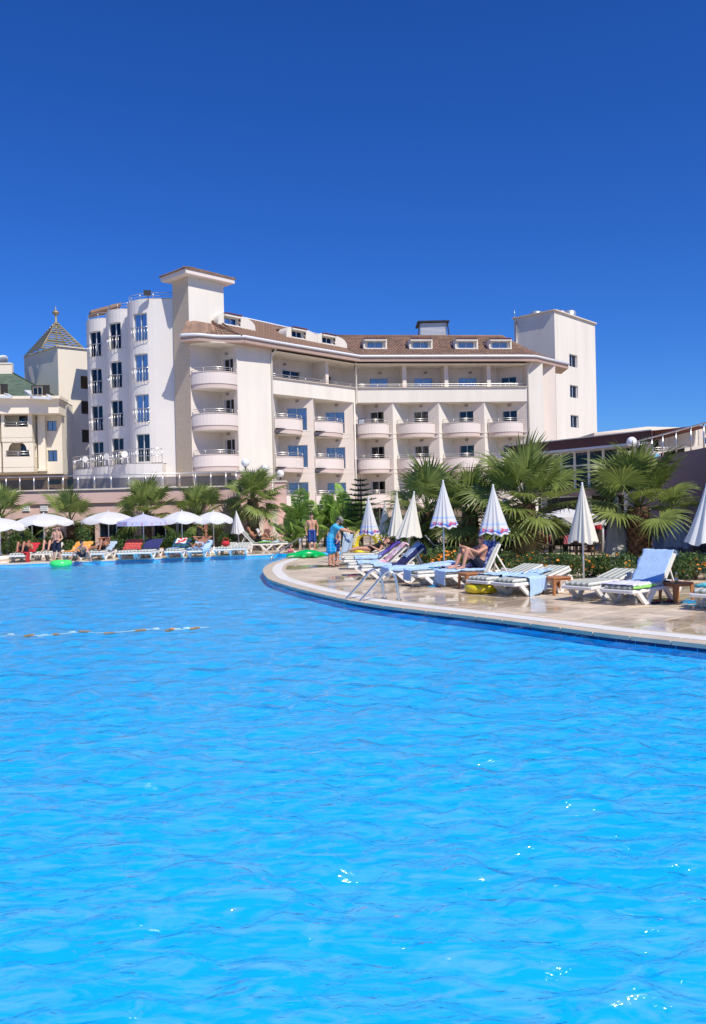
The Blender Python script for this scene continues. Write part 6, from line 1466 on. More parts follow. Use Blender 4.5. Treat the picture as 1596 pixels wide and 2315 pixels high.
# ---- open parasols on the far bank
def open_parasol(label, base, apex_z, r, mt='canopy', dome=.52, val_=.2, npan=8, square=False, text=None, seed=1):
    t = thing('open_parasol', label, 'parasol', base, group='parasols on the far bank'); b = MB(); b.smooth = not square
    n = 12; rng = random.Random(seed); ns = 8 * npan
    def shape(th):
        if square: q = (th + math.pi / npan) % (2 * math.pi / npan) - math.pi / npan; return math.cos(math.pi / npan) / math.cos(q)
        q = th * npan / (2 * math.pi); return 1 - .035 * math.sin(math.pi * (q % 1))
    def zz(k): return apex_z - (dome * (.35 * k + .65 * k ** 2.2) if not square else dome * .72 * k)
    for i in range(n):
        k0, k1 = max(i / n, .001), (i + 1) / n
        for j in range(ns):
            a0, a1 = 2 * math.pi * j / ns, 2 * math.pi * (j + 1) / ns; P = []
            for a, k in ((a0, k0), (a1, k0), (a1, k1), (a0, k1)): rr = r * k * shape(a); P.append((math.cos(a) * rr, math.sin(a) * rr, zz(k) - (.03 * k * math.sin(math.pi * ((a * npan / (2 * math.pi)) % 1)) if not square else 0)))
            b.add(P, [(0, 3, 2, 1)])
    for j in range(ns):      # valance
        P = []
        for a, e in ((2 * math.pi * j / ns, 0), (2 * math.pi * (j + 1) / ns, 0), (2 * math.pi * (j + 1) / ns, 1), (2 * math.pi * j / ns, 1)):
            rr = r * shape(a) * (1 + .015 * e); sc_ = .62 + .38 * abs(math.sin(a * npan / 2)) if not square else 1.0
            P.append((math.cos(a) * rr, math.sin(a) * rr, zz(1) - val_ * sc_ * e - (0 if square else .03 * math.sin(math.pi * ((a * npan / (2 * math.pi)) % 1)))))
        b.add(P, [(0, 3, 2, 1)])
    me = b.mesh('canopy', M[mt]); bm = bmesh.new(); bm.from_mesh(me); bmesh.ops.remove_doubles(bm, verts=bm.verts, dist=1e-4); bm.to_mesh(me); bm.free(); c = link_mesh('canopy', me, t, Matrix.Identity(4))
    for k in range(npan): a = 2 * math.pi * k / npan; rb_2 = MB(); rb_2.tube([(math.cos(a) * .03, math.sin(a) * .03, apex_z - .05), (math.cos(a) * r * .55, math.sin(a) * r * .55, zz(.55) - .03), (math.cos(a) * r * .98, math.sin(a) * r * .98, zz(.98) - .03)], .009, 4); rb_2.build('rib', M['frame_white'], t, world=False)
    b = MB(); b.tube([(0, 0, .08), (0, 0, apex_z - .03)], .022, 8); b.build('pole', M['frame_white'], t, world=False)
    b = MB(); b.sphere((0, 0, apex_z + .02), (.03, .03, .05), 8, 6); b.build('tip', M['frame_white'], t, world=False)
    b = MB(); b.smooth = True; b.lathe([(.33, .012), (.35, .04), (.35, .13), (.30, .17), (.06, .19), (.05, .32), (.03, .33)], n=24); b.build('base', M['plastic_white'], t, world=False)
    if text:
        vs, fs = text_mesh(text, .16)
        for k in range(npan):
            L = MB(); a = 2 * math.pi * (k + .5) / npan; nn = Vector((math.cos(a), math.sin(a), 0)); s = Vector((-nn.y, nn.x, 0)); ap = r * math.cos(math.pi / npan)
            L.add([nn * (ap * 1.013 + .006) + s * v.x + Vector((0, 0, zz(1) - val_ + .05 + v.y)) for v in vs], fs)
            L.build('lettering', M['print_red'], c, world=False)
    return t
for (lab, ub, vb, ua, va, hw) in (('open white parasol over the red towel lounger', 2, 1268, 0, 1171, 61), ('open white parasol behind the boy in navy shorts', 101, 1263, 102, 1161, 66), ('open white parasol next to the lavender one', 247, 1259, 247, 1156.5, 60), ('open white parasol over the man with hands behind his head', 413, 1257, 408, 1155.5, 48), ('open white parasol in front of the standing woman', 484, 1254, 488, 1156, 44)):
    g = gr(ub, vb - 2); z = at(ua, va, g.y).z; open_parasol(lab, (g.x, g.y, 0), z, hw / FPX * g.y, dome=.36, seed=ub)
g = gr(326, 1259); z = at(323, 1162, g.y).z; q = open_parasol('open lavender parasol with red lettering on its hem', (g.x, g.y, 0), z, 54 / FPX * g.y * 1.06, 'canopy_lav', .44, .2, 8, True, 'alltours')
# ---- floats and other pool things
def torus(b, c, R0, r0, n=36, m=14, M4=None, squash=1.0):
    vs = []; fs = []
    for i in range(n):
        a = 2 * math.pi * i / n
        for j in range(m): e = 2 * math.pi * j / m; p = Vector(((R0 + r0 * math.cos(e)) * math.cos(a), (R0 + r0 * math.cos(e)) * math.sin(a), r0 * math.sin(e) * squash)); vs.append((M4 @ p if M4 else p) + Vector(c))
    for i in range(n):
        for j in range(m): fs.append((i * m + j, ((i + 1) % n) * m + j, ((i + 1) % n) * m + (j + 1) % m, i * m + (j + 1) % m))
    sv = b.smooth; b.smooth = True; b.add(vs, fs); b.smooth = sv
g = gr(138, 1279, WZ); t = thing('swim_ring', 'translucent lime green swim ring floating on the pool', 'swim ring', (g.x, g.y, WZ)); b = MB(); torus(b, (0, 0, .09), .30, .135); b.build('ring_tube', M['vinyl_lime'], t, world=False); b = MB(); b.tube([(0.30, -.10, .21), (.30, -.12, .24)], .012, 6); b.build('valve', M['plastic_white'], t, world=False)
g = gr(1088, 1340); t = thing('swim_ring', 'yellow swim ring lying under the striped lounger', 'swim ring', (g.x, g.y, .11)); b = MB(); torus(b, (0, 0, 0), .28, .105); b.build('ring_tube', M['vinyl_yellow'], t, world=False); b = MB(); torus(b, (.05, -.02, .1), .06, .012, 16, 6, Matrix.Rotation(1.3, 4, 'X')); b.build('handle', M['black'], t, world=False)
# big yellow ring with white lettering, standing upright
Y = 31.2; c = at(829, 1230, Y); Mr = rotm(R(90), 'X') @ rotm(0, 'Z'); Rr = 36 / FPX * Y; r0 = Rr * .25
t = thing('inflatable_ring', 'big yellow inflatable ring with white lettering standing upright behind a lounger', 'swim ring', (c.x, Y, max(Rr, c.z))); b = MB(); torus(b, (0, 0, 0), Rr - r0, r0, 48, 16, Mr); b.build('ring_tube', M['vinyl_yellow'], t, world=False)
vs, fs = text_mesh('HAWAII', .20); wdt = max(v.x for v in vs) - min(v.x for v in vs); 
for a0 in (R(140), R(35), R(-95)):
    L = MB(); out = []
    for v in vs: th = a0 - v.x / (Rr - r0) * .95; rr = (Rr - r0 * 1.25) + v.y; dz = math.sqrt(max(0, r0 * r0 - (rr - (Rr - r0)) ** 2)) + .006; out.append((math.cos(th) * rr, -dz, math.sin(th) * rr))
    L.add(out, fs); L.build('lettering', M['plastic_white'], t, world=False)
b = MB()
for a in (70, 90, 110, 128): th = R(a); rr = Rr - r0; d = Vector((math.cos(R(90 + (a - 95) * 2.2)), 0, math.sin(R(90 + (a - 95) * 2.2)))); o = Vector((math.cos(R(88)) * rr, -r0 - .004, math.sin(R(88)) * rr)); s = Vector((-d.z, 0, d.x)); b.add([o, o + d * .07 + s * .025, o + d * .14, o + d * .07 - s * .025], [(0, 1, 2, 3)])
b.build('leaf_print', M['vinyl_green'], t, world=False)
# green crocodile float and blue mat on the far point of the deck
p0 = gr(650, 1266, .0); p1 = gr(728, 1257, .0); ax = math.atan2(p1.y - p0.y, p1.x - p0.x); Lc = (p1 - p0).length; Lc = min(Lc, 1.9); th = math.atan2((p1 - p0).y, (p1 - p0).x)
pm_ = at(688, 1262, 33.0); t = thing('crocodile_float', 'green inflatable crocodile lying on the deck point', 'pool float', (at(648, 1262, 33).x, 33.0, .0), R(16))
b = MB(); b.smooth = True; K = [(0, .05, .06, .10), (.08, .10, .085, .12), (.25, .13, .10, .13), (.42, .16, .12, .14), (.6, .24, .15, .16), (.85, .28, .17, .17), (1.1, .25, .16, .16), (1.3, .17, .12, .14), (1.5, .09, .08, .11), (1.62, .02, .03, .09)]
vs = []; m = 14
for (x, w_, h, z) in K:
    for j in range(m): e = 2 * math.pi * j / m; vs.append((x, w_ * math.cos(e), z + h * math.sin(e)))
fs = [(i * m + j, (i + 1) * m + j, (i + 1) * m + (j + 1) % m, i * m + (j + 1) % m) for i in range(len(K) - 1) for j in range(m)] + [tuple(range(m)), tuple((len(K) - 1) * m + j for j in range(m - 1, -1, -1))]; b.add(vs, fs); b.build('body', M['vinyl_green'], t, world=False)
for x, y in ((.62, .3), (.62, -.3), (1.12, .3), (1.12, -.3)): b = MB(); b.sphere((x, y, .08), (.13, .10, .07), 10, 6); b.build('leg', M['vinyl_green'], t, world=False)
for y in (-.07, .07): b = MB(); b.sphere((.34, y, .26), .04, 10, 6); b.build('eye', M['plastic_white'], t, world=False)
b = MB(); b.tube([(.02, -.07, .09), (.14, -.125, .10), (.28, -.14, .11)], .012, 5); b.build('mouth', M['plastic_white'], t, world=False)
t = thing('air_mattress', 'blue inflatable air mattress behind the green crocodile', 'pool float', (at(728, 1255, 34.4).x, 34.4, 0), R(6))
for k in range(5): b = MB(); b.smooth = True; b.cone((-.55, -.28 + .14 * k, .075), .072, (.62, -.28 + .14 * k, .075), .072); b.build('tube', M['vinyl_blue'], t, world=False)
b = MB(); b.smooth = True; b.cone((.68, -.26, .10), .10, (.68, .26, .10), .10); b.build('pillow', M['vinyl_blue'], t, world=False)
# lane rope with floats
ra, rb2 = gr(-20, 1435, WZ), gr(470, 1414, WZ); t = thing('lane_rope', 'lane rope with orange and white floats across the pool', 'rope', (ra.x, ra.y, WZ)); d = rb2 - ra; b = MB()
b.tube([ra + d * (i / 40) + Vector((0, .10 * math.sin(i * .5), -.04)) for i in range(41)], .008, 5); b.build('rope', M['plastic_white'], t); M['float_orange'] = mat('float_orange', (.70, .24, .04), .4)
rngf = random.Random(4)
for i in range(46):
    k = (i + .5) / 46; p = ra + d * k + Vector((0, .10 * math.sin(k * 20), -.035 + rngf.uniform(-.02, .01))); mt_ = 'float_orange' if (i // 3) % 2 == 0 else 'plastic_white'
    if rngf.random() < .5: continue
    b = MB(); b.smooth = True; b.cone(p - d.normalized() * .04, .022, p + d.normalized() * .04, .022, 10); b.build('float', M[mt_], t)
# pushchair frame with wheels behind the parasols
Y = 29.0; c = at(975, 1230, Y); t = thing('pushchair', 'folded pushchair with spoked wheels behind the cream parasols', 'pushchair', (c.x, Y, 0))
for dx, dz, r_ in ((-.25, .2, .17), (.15, .2, .17), (.45, .16, .13)): b = MB(); torus(b, (dx, 0, dz + .02), r_, .025, 20, 6, rotm(R(90), 'X')); [b.tube([(dx, 0, dz + .02), (dx + r_ * math.cos(a), 0, dz + .02 + r_ * math.sin(a))], .005, 4) for a in [k * 1.2566 for k in range(5)]]; b.build('wheel', M['black'], t, world=False)
b = MB(); b.tube([(-.25, 0, .22), (.2, 0, .62), (.62, 0, .78)], .016, 6); b.tube([(.45, 0, .18), (.1, 0, .6), (-.2, 0, .95)], .016, 6); b.tube([(-.2, -.2, .95), (-.2, .2, .95)], .018, 6); b.build('frame', M['galv'], t, world=False); b = MB(); b.box((.1, 0, .52), (.5, .34, .06), M=Matrix.Translation((.1, 0, .55)) @ rotm(R(-30), 'Y')); b.build('seat', M['navy_cloth'], t, world=False)
# ================================================================ PEOPLE
def remesh(o, vox, it=3, fac=.5):
    m = o.modifiers.new('skin', 'REMESH'); m.mode = 'VOXEL'; m.voxel_size = vox; m.use_smooth_shade = True
    s = o.modifiers.new('smooth', 'SMOOTH'); s.iterations = it; s.factor = fac; return o
def STAND():
    J = dict(pel=(0, 0, .95), neck=(0, .0, 1.47), head=(0, .02, 1.625))
    for s, k in ((1, 'l'), (-1, 'r')):
        J['sh' + k] = (.185 * s, .0, 1.405); J['el' + k] = (.245 * s, -.03, 1.12); J['wr' + k] = (.26 * s, .05, .88)
        J['hp' + k] = (.095 * s, 0, .92); J['kn' + k] = (.105 * s, .02, .50); J['an' + k] = (.105 * s, -.03, .075); J['to' + k] = (.125 * s, .14, .03)
    return J
def person(label, loc, rz, over=None, scale=1.0, skin='skin', hair='hair_dark', look=(0, 0), shorts=None, shirt=None, bikini=None, shades=False, cap=None, long_hair=False, slim=1.0, group=None, vox=.010, swimsuit=None, sandals=None):
    J = STAND(); J.update(over or {}); S_c = scale
    P = {k: Vector((v[0], -v[1], v[2])) * S_c for k, v in J.items()}
    t = thing('person', label, 'person', loc, rz, group=group); b = MB(); sl = slim * S_c
    side = (P['shl'] - P['shr']).normalized(); pel, neck = P['pel'], P['neck']; up = (neck - pel).normalized(); fwd = side.cross(up).normalized()   # forward
    if (P['tol'] - P['anl']).length < 0: pass
    def torso(B, g, lo=0.0, hi=1.0):
        for s in (1, -1):
            a = pel.lerp(neck, .02 if g < .015 else .13) + side * .062 * s * S_c; m = pel.lerp(neck, .38) + side * .055 * s * S_c; c = pel.lerp(neck, .70) + side * .082 * s * S_c; d = pel.lerp(neck, .88) + side * .085 * s * S_c
            if lo < .2: B.cone(a, .105 * sl + g, m, .088 * sl + g)
            if hi > .5: B.cone(m, .088 * sl + g, c, .108 * sl + g); B.cone(c, .108 * sl + g, d, .075 * sl + g)
        if hi > .5: B.cone(P['shl'], .056 * sl + g, P['shr'], .056 * sl + g)
    torso(b, 0); b.cone(pel.lerp(neck, .86), .065 * S_c, P['head'] - up * .02 * S_c, .052 * S_c)
    # head with face
    yaw, pit = look; hm = Matrix((side, -fwd, up)).transposed().to_4x4()      # columns: side, back, up
    if over and 'hup' in over: pass
    hf = Matrix.Rotation(yaw, 3, Vector((0, 0, 1))) @ Matrix.Rotation(pit, 3, Vector((1, 0, 0)))
    HB = (hm.to_3x3() @ hf); hc = P['head']
    def hp_(x, y, z): return hc + HB @ (Vector((x, -y, z)) * S_c)      # y forward
    def esph(B, c, r): B.sphere(c, tuple(q * S_c for q in r), 16, 12, HB)
    esph(b, hp_(0, 0, .015), (.075, .095, .112)); b.cone(hp_(0, .035, -.055), .052 * S_c, hp_(0, .05, -.075), .036 * S_c); b.cone(hp_(0, .088, .02), .010 * S_c, hp_(0, .108, -.02), .016 * S_c)
    for s in (1, -1): esph(b, hp_(.076 * s, -.01, -.005), (.012, .022, .034))
    for k, s in (('l', 1), ('r', -1)):
        sh, el, wr = P['sh' + k], P['el' + k], P['wr' + k]; b.cone(sh, .054 * sl, el, .040 * sl); b.cone(el, .041 * sl, wr, .027 * sl)
        hd = P.get('hd' + k); hd = ((hd - wr).normalized() if hd is not None else (wr - el).normalized()); ac = side - hd * side.dot(hd)
        ac = ac.normalized() if ac.length > .2 else fwd; pn = hd.cross(ac).normalized(); pe = wr + hd * .085 * S_c
        for q in (-1, 0, 1): b.cone(wr + hd * .02 * S_c + ac * .018 * q * S_c, .020 * S_c, pe + ac * .026 * q * S_c, .017 * S_c)
        for q, ln in ((-1.5, .062), (-.5, .075), (.5, .080), (1.5, .070)):
            f0 = pe + ac * .022 * q * S_c; f1 = f0 + (hd * .8 + pn * .35).normalized() * ln * .55 * S_c; f2 = f1 + (hd * .5 + pn * .75).normalized() * ln * .5 * S_c; b.cone(f0, .0115 * S_c, f1, .0105 * S_c); b.cone(f1, .0105 * S_c, f2, .009 * S_c)
        th0 = wr + hd * .035 * S_c + ac * -.03 * s * S_c; b.cone(th0, .014 * S_c, th0 + (hd * .6 - ac * s * .7).normalized() * .055 * S_c, .011 * S_c)
        hp, kn, an, to = P['hp' + k], P['kn' + k], P['an' + k], P['to' + k]; b.cone(hp, .090 * sl, kn, .058 * sl); m = kn.lerp(an, .32); b.cone(kn, .056 * sl, m, .056 * sl); b.cone(m, .056 * sl, an, .035 * sl)
        ft_ = (to - an); heel = an - ft_.normalized() * .03 * S_c; heel.z -= .0; b.cone(heel + (to - heel) * .0, .036 * S_c, to, .026 * S_c); b.cone(an, .036 * S_c, heel, .036 * S_c); sdv = side * .022 * S_c; b.cone(an.lerp(to, .6) + sdv, .024 * S_c, to + sdv, .019 * S_c); b.cone(an.lerp(to, .6) - sdv, .024 * S_c, to - sdv, .019 * S_c)
    body = b.build('body', M[skin], t, world=False); remesh(body, vox * max(S_c, .7), 2)
    # face details
    for s in (1, -1): e = MB(); e.sphere(hp_(.032 * s, .083, .022), .012 * S_c, 8, 6); e.build('eye', M['black'], t, world=False)
    e = MB(); esph(e, hp_(0, .082, -.050), (.024, .008, .007)); e.build('mouth', M['lips'], t, world=False)
    if shades:
        e = MB()
        for s in (1, -1): esph(e, hp_(.034 * s, .090, .020), (.032, .012, .021)); e.tube([hp_(.062 * s, .075, .026), hp_(.080 * s, -.01, .022)], .005 * S_c, 5)
        e.build('sunglasses', M['shade_lens'], t, world=False)
    # hair or cap
    h = MB(); h.smooth = True; n, m = 20, 14; rr = (.083, .104, .121); pts = []; sph = []
    for i in range(m + 1):
        ph = math.pi * i / m
        for j in range(n): th = 2 * math.pi * j / n; q = Vector((rr[0] * math.sin(ph) * math.cos(th), rr[1] * math.sin(ph) * math.sin(th), rr[2] * math.cos(ph))); sph.append(q); pts.append(hp_(q.x, q.y - .006, q.z + .018))
    fs = []
    for i in range(m):
        for j in range(n):
            f = (i * n + j, (i + 1) * n + j, (i + 1) * n + (j + 1) % n, i * n + (j + 1) % n); c = sum((sph[q] for q in f), Vector()) / 4
            if c.z > .052 - max(0, c.y) * -.1 or (c.y < -.01 and c.z > -.055): fs.append(f)
    h.add(pts, fs)
    if long_hair:
        for x in (-.06, -.02, .02, .06): h.cone(hp_(x, -.075, .03), .035 * S_c, hp_(x * 1.2, -.085, -.16), .028 * S_c)
    o = h.build('hair', M[hair], t, world=False)
    if cap:
        c = MB(); c.smooth = True; c.lathe([(.089, .045), (.092, .075), (.080, .125), (.04, .150), (0, .155)], n=20, sy=1.22); c.v = [tuple(hp_(*q)) for q in c.v]; br = []
        for j in range(9): a = R(200 + 140 * j / 8); br.append((-math.cos(a) * .088, -math.sin(a) * .1, .052))
        o2 = [(x * .9, y + .075, .030) for x, y, z in br]; c.add([hp_(*q) for q in br] + [hp_(*q) for q in o2], [(i, i + 1, 9 + i + 1, 9 + i) for i in range(8)]); c.build('cap', cap, t, world=False, solid=.004)
    if shorts:
        c = MB(); mt_, frac, puff = shorts
        for s in (1, -1): c.cone(pel + side * .055 * s * S_c + up * .03 * S_c, .116 * sl + .004, P['hp' + ('l' if s > 0 else 'r')], .112 * sl)
        for k in 'lr': c.cone(P['hp' + k], .108 * sl, P['hp' + k].lerp(P['kn' + k], frac), (.072 + puff) * sl)
        o = c.build('shorts', mt_ if not isinstance(mt_, str) else M[mt_], t, world=False); remesh(o, .013, 2)
    if shirt:
        c = MB(); torso(c, .018)
        for k in 'lr': c.cone(P['sh' + k], .068 * sl, P['sh' + k].lerp(P['el' + k], .62), .062 * sl)
        o = c.build('shirt', M[shirt], t, world=False); remesh(o, .013, 2)
    if swimsuit:
        c = MB(); torso(c, .008, 0, .75); o = c.build('swimsuit', M[swimsuit], t, world=False); remesh(o, .012, 1)
    if bikini:
        c = MB()
        for s in (1, -1): c.cone(pel + side * .06 * s * S_c + up * .02, .113 * sl, pel + side * .06 * s * S_c - up * .04, .108 * sl)
        o = c.build('bikini_bottom', M[bikini], t, world=False); remesh(o, .012, 1); c = MB(); cz = pel.lerp(neck, .70)
        for s in (1, -1): c.sphere(cz + side * .085 * s * S_c + fwd * .055 * S_c, .078 * S_c, 12, 8)
        c.tube([cz + (side * math.cos(a) * .175 + fwd * math.sin(a) * .112) * S_c for a in [k * math.pi / 8 for k in range(16)]], .014 * S_c, 6, closed=True); c.build('bikini_top', M[bikini], t, world=False)
    if sandals:
        for k in 'lr':
            c = MB(); an, to = P['an' + k], P['to' + k]; c.bar(an + (an - to) * .35 - Vector((0, 0, .058)) * S_c, to + (to - an) * .18 - Vector((0, 0, .015)) * S_c, .10 * S_c, .02); c.build('sandal', M[sandals], t, world=False)
    return t
M['plaid'] = stripes('plaid_shorts', (.015, .02, .09), (.05, .16, .55), 'X', 9, .22, c3=(.05, .13, .45), axis2='Z', freq2=10, duty2=.18)
M['plaid_cyan'] = stripes('check_shorts', (.0, .28, .66), (.28, .58, .82), 'Y', 9, .07, c3=(.28, .58, .82), axis2='Z', freq2=9, duty2=.06)
M['cap_grey'] = mat('cap_grey', (.22, .21, .18), .9, .2, 20)
DZ = .012
g = gr(130, 1270); person('bare-chested boy in navy shorts standing on the far bank', (g.x, g.y, DZ), R(-8), dict(ell=(.27, -.02, 1.13), wrl=(.17, .12, 1.0), elr=(-.28, .02, 1.13), wrr=(-.13, .22, 1.17), anr=(-.16, -.02, .075), tor=(-.2, .14, .03), knr=(-.14, .03, .5)), .86, 'skin', 'hair_brown', (.15, R(18)), shorts=('navy_cloth', .85, .035))
SQ = dict(pel=(0, -.12, .30), neck=(0, .10, .74), head=(0, .17, .88), shl=(.17, .10, .68), shr=(-.17, .10, .68), hpl=(.10, -.10, .27), hpr=(-.10, -.10, .27), knl=(.25, .24, .46), knr=(-.25, .24, .46), anl=(.17, .02, .075), anr=(-.17, .02, .075), tol=(.24, .18, .03), tor=(-.24, .18, .03), ell=(.32, .18, .42), wrl=(.40, .16, .14), elr=(-.36, .15, .44), wrr=(-.50, .17, .16))
g = gr(188, 1269.5); person('boy squatting at the far pool edge with hands on the ground', (g.x, g.y, DZ), 0, SQ, .88, 'skin', 'hair_dark', (.2, R(10)), shorts=('navy_cloth', .8, .03))
def RECL(back, kneesup=True, arms='down', top=.47):
    """lying on a lounger, origin at the lounger foot: forward = towards the foot"""
    a = R(back); px = 1.02; pz = top + .10; L = .52; nx, nz = px + L * math.cos(a), pz + L * math.sin(a); hx, hz = nx + .15 * math.cos(a * 1.1), nz + .15 * math.sin(a * 1.1) + .02
    f = lambda x: -x
    J = dict(pel=(0, f(px), pz), neck=(0, f(nx), nz), head=(0, f(hx), hz))
    for s, k in ((1, 'l'), (-1, 'r')):
        sx, sz = px + L * .88 * math.cos(a), pz + L * .88 * math.sin(a); J['sh' + k] = (.18 * s, f(sx), sz); J['hp' + k] = (.095 * s, f(px - .02), pz)
        if kneesup: J['kn' + k] = (.13 * s, f(px - .36), pz + .34); J['an' + k] = (.12 * s, f(px - .58), top + .05); J['to' + k] = (.13 * s, f(px - .74), top + .02)
        else: J['kn' + k] = (.11 * s, f(px - .43), pz + .03); J['an' + k] = (.13 * s, f(px - .84), top + .05); J['to' + k] = (.19 * s, f(px - .90), top + .19)
        if arms == 'down': J['el' + k] = (.27 * s, f(sx - .12), sz - .20); J['wr' + k] = (.22 * s, f(sx - .36), pz + .08)
        elif arms == 'head': J['el' + k] = (.40 * s, f(sx + .06), sz + .16); J['wr' + k] = (.13 * s, f(hx + .06), hz + .05)
        elif arms == 'face': J['el' + k] = (.24 * s, f(sx - .08), sz + .22); J['wr' + k] = (.04 * s, f(hx - .08), hz + .12)
        elif arms == 'read': J['el' + k] = (.25 * s, f(sx - .20), sz - .17); J['wr' + k] = (.14 * s, f(sx - .42), sz - .02)
    return J
def on(lg): return (lg.location.x, lg.location.y, -.042), lg.rotation_euler.z - R(90)
l_, r_ = on(FLG[0]); person('tanned sunbather with raised knees against a red towel', l_, r_, RECL(26), .95, 'skin_tan', 'hair_dark', shorts=('navy_cloth', .5, .02), shades=True)
l_, r_ = on(FLG[1]); person('sunbather with raised knees behind the parasol foot', l_, r_, RECL(26), .95, 'skin', 'hair_dark', shorts=('navy_cloth', .6, .02))
J_ = RECL(24, True, 'face'); J_['knr'] = (-.28, -.62, .60); J_['anr'] = (-.36, -.30, .52); J_['tor'] = (-.42, -.22, .58)
l_, r_ = on(FLG[3]); person('sunbather covering the face with both arms', l_, r_, J_, .97, 'skin_tan', 'hair_dark', shorts=('black_cloth', .3, .02))
l_, r_ = on(FLG[7]); person('man lying with both hands behind his head', l_, r_, RECL(20, False, 'head'), 1.0, 'skin_tan', 'hair_dark', (0, R(-15)), shorts=('towel_grey', .45, .03), shades=True)
J_ = RECL(48, False, 'read'); J_['knl'] = (.12, -.62, .84); J_['anl'] = (.12, -.40, .52); J_['tol'] = (.13, -.26, .50)
l_, r_ = on(FLG[10]); person('man reclining and reading a newspaper', l_, r_, J_, 1.0, 'skin_tan', 'hair_brown', (0, R(14)), shorts=('black_cloth', .4, .02), shades=True)
nm = MB(); nm.smooth = True; nm.grid(lambda i, j: ((i - .5) * .62, .05 * math.cos((i - .5) * 5) + .02 * math.sin(j * 6), (j - .5) * .42), 12, 6); npo = nm.build('newspaper', M['paper'], None, solid=.003); npo.matrix_world = Matrix.Translation(FLG[10].location) @ rotm(r_, 'Z') @ Matrix.Translation((0, .62 - .0, .98)) @ rotm(R(-25), 'X'); tag(npo, 'open newspaper held by the reclining man', 'newspaper')
npo.location = Vector((FLG[10].location.x, FLG[10].location.y, 0)) + rotm(r_, 'Z').to_3x3() @ Vector((0, .96, .86)); npo.rotation_euler = (R(-30), 0, r_)
g = gr(466, 1246); person('woman in a black bikini standing and wringing a black cloth', (g.x, g.y, DZ), R(-75), dict(ell=(.20, .10, 1.16), wrl=(.08, .32, 1.26), elr=(-.20, .10, 1.16), wrr=(-.08, .32, 1.24), head=(0, .05, 1.62)), .94, 'skin_tan', 'hair_blond', (0, R(15)), bikini='black_cloth', long_hair=True, slim=.94)
b = MB(); b.smooth = True; p = Vector((g.x, g.y, 0)) + rotm(R(-75), 'Z').to_3x3() @ Vector((0, -.36, 1.0)); b.cone((p.x, p.y, 1.18), .08, (p.x + .03, p.y, .80), .12); b.cone((p.x + .08, p.y, 1.12), .07, (p.x + .12, p.y + .03, .86), .09); o = b.build('black_cloth', M['black_cloth']); remesh(o, .02, 3); tag(o, 'black cloth bundled in the woman\'s hands', 'cloth')
g = gr(706, 1250); person('boy in blue plaid shorts standing by the tube fence', (g.x, g.y, DZ), R(4), dict(ell=(.27, -.07, 1.14), wrl=(.25, -.03, .90), elr=(-.29, -.07, 1.14), wrr=(-.24, -.02, .92)), 1.0, 'skin', 'hair_dark', (-.1, R(12)), shorts=('plaid', .88, .045), slim=.93)
BL_ = dict(pel=(0, -.06, .94), neck=(0, .17, 1.42), head=(0, .26, 1.55), shl=(.185, .14, 1.36), shr=(-.185, .14, 1.36), ell=(.22, .42, 1.24), wrl=(.18, .70, 1.14), elr=(-.22, .40, 1.25), wrr=(-.18, .68, 1.18), hpl=(.095, -.06, .90), hpr=(-.095, -.06, .90), knl=(.10, .0, .49), knr=(-.10, -.05, .49), anl=(.11, .0, .085), anr=(-.11, -.08, .085), tol=(.13, .17, .045), tor=(-.13, .09, .045))
gb = gr(752, 1282); person('man in a bright blue T-shirt and cap leaning forward with a towel', (gb.x, gb.y, DZ), R(80), BL_, 1.0, 'skin', 'hair_dark', (0, R(22)), shorts=(M['plaid_cyan'], .85, .05), shirt='cyan_cloth', shades=True, cap=M['cap_grey'], sandals='navy_cloth', slim=1.12)
tp0, tp1 = at(776, 1202, gb.y - .1), at(800, 1206, gb.y); tb0_ = at(770, 1254, gb.y - .25)
b = MB(); b.smooth = True; zb = at(785, 1252, gb.y).z
def hang(i, j):
    top_ = Vector((tp0.x, gb.y - .18, tp0.z)).lerp(Vector((tp1.x + .06, gb.y + .12, tp1.z)), i); bot = Vector((tb0_.x - .02, gb.y - .30, zb)).lerp(Vector((tp1.x - .12, gb.y + .05, zb + .12)), i); p = top_.lerp(bot, j); return (p.x + .03 * math.sin(i * 11 + j * 2), p.y + .05 * math.sin(i * 9) * j, p.z - .05 * math.sin(i * 3.14) * (1 - j))
b.grid(hang, 24, 16); o = b.build('towel', M['towel_grey'], None, solid=.01); tag(o, 'grey blue towel hanging from the hands of the man in blue', 'towel')
g = gr(762, 1272); person('bare-legged boy half hidden behind the man in blue', (g.x, g.y, DZ), R(-60), dict(wrl=(.30, .12, .95)), .80, 'skin', 'hair_dark', (0, 0), shorts=('plaid', .8, .03))
l_, r_ = on(N11); person('woman in a black swimsuit lying beside the yellow ring', l_, r_, RECL(18, False), 1.0, 'skin', 'hair_dark', swimsuit='black_cloth')
N12 = lounger('lounger in the parasol shade with a sunbather in red', ft(838, 1249), -4, 28, GN); l_, r_ = on(N12); person('sunbather in red resting in the parasol shade', l_, r_, RECL(28), .95, 'skin_tan', 'hair_dark', shorts=('red_cloth', .4, .03))
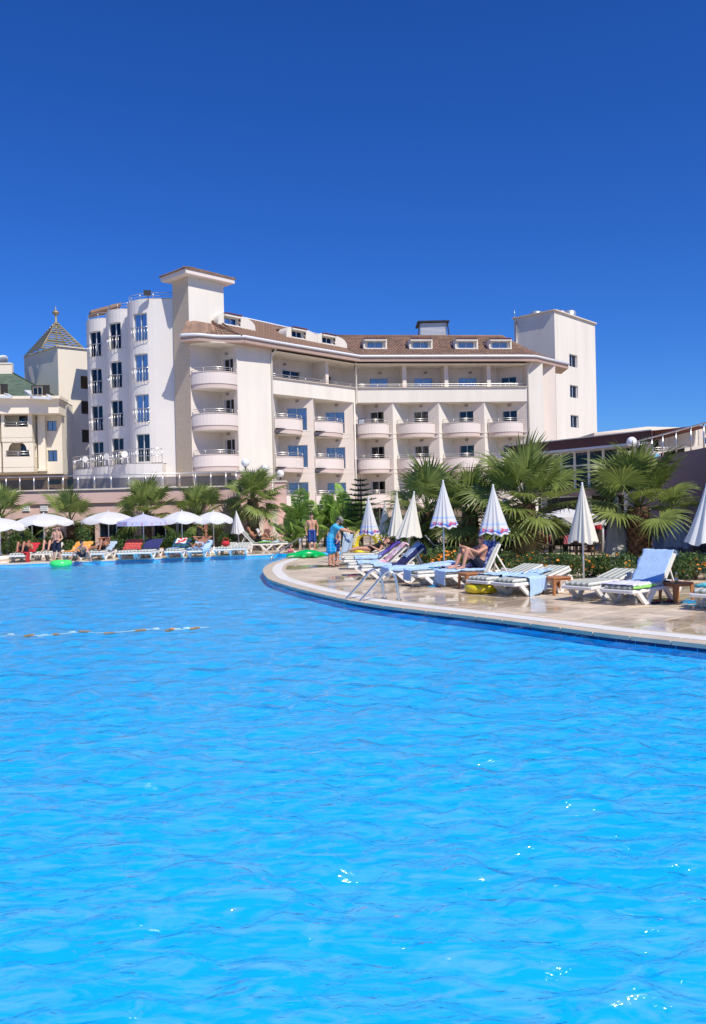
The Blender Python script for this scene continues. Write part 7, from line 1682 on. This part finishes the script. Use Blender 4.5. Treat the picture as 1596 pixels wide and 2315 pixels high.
# the seated man in sunglasses
SE = dict(pel=(0, -1.13, .56), neck=(0, -1.21, 1.03), head=(0, -1.18, 1.175), shl=(.19, -1.20, .96), shr=(-.19, -1.20, .96), hpl=(.10, -1.11, .54), hpr=(-.10, -1.11, .54), knl=(.10, -0.73, .93), knr=(-.11, -0.69, .91), anl=(.12, -0.59, .50), anr=(-.11, -0.49, .50), tol=(.13, -0.41, .475), tor=(-.12, -0.31, .475), ell=(.25, -0.95, .86), wrl=(.05, -0.69, 1.00), elr=(-.27, -0.93, .85), wrr=(-.03, -0.65, 1.02), hdl=(-.02, -0.61, 1.02), hdr=(.05, -0.59, 1.0))
l_, r_ = on(N5); person('man in sunglasses sitting on a lounger with hands clasped on his knees', l_, r_, SE, 1.0, 'skin', 'hair_brown', (R(38), R(2)), shorts=('navy_cloth', .4, .02), shades=True, vox=.008)
SIT = dict(pel=(0, -.05, .52), neck=(0, .02, 1.03), head=(0, .06, 1.18), shl=(.18, 0, .97), shr=(-.18, 0, .97), hpl=(.1, -.03, .52), hpr=(-.1, -.03, .52), knl=(.12, .40, .52), knr=(-.12, .40, .52), anl=(.12, .42, .08), anr=(-.12, .42, .08), tol=(.12, .58, .03), tor=(-.12, .58, .03), ell=(.25, .12, .74), wrl=(.16, .36, .78), elr=(-.25, .12, .74), wrr=(-.16, .36, .78))
p = at(1226, 1230, 36.6); person('guest in a navy shirt seated at a restaurant table', (p.x, 36.7, 0), R(30), SIT, 1.0, 'skin_tan', 'hair_dark', shirt='navy_cloth', shorts=('navy_cloth', .95, .01))
p = at(1353, 1230, 34.6); person('guest in a red shirt seated beside the closed cream parasol', (p.x, 34.8, 0), R(-50), SIT, 1.0, 'skin_tan', 'hair_dark', shirt='red_cloth', shorts=('navy_cloth', .95, .01))
g = gr(656, 1259); person('small girl in a pink swimsuit sitting on the pool steps', (at(657, 1240, 36.2).x, 36.2, -.42), R(-6), SIT, .66, 'skin', 'hair_brown', (.1, R(12)), bikini='pink_cloth', long_hair=True)
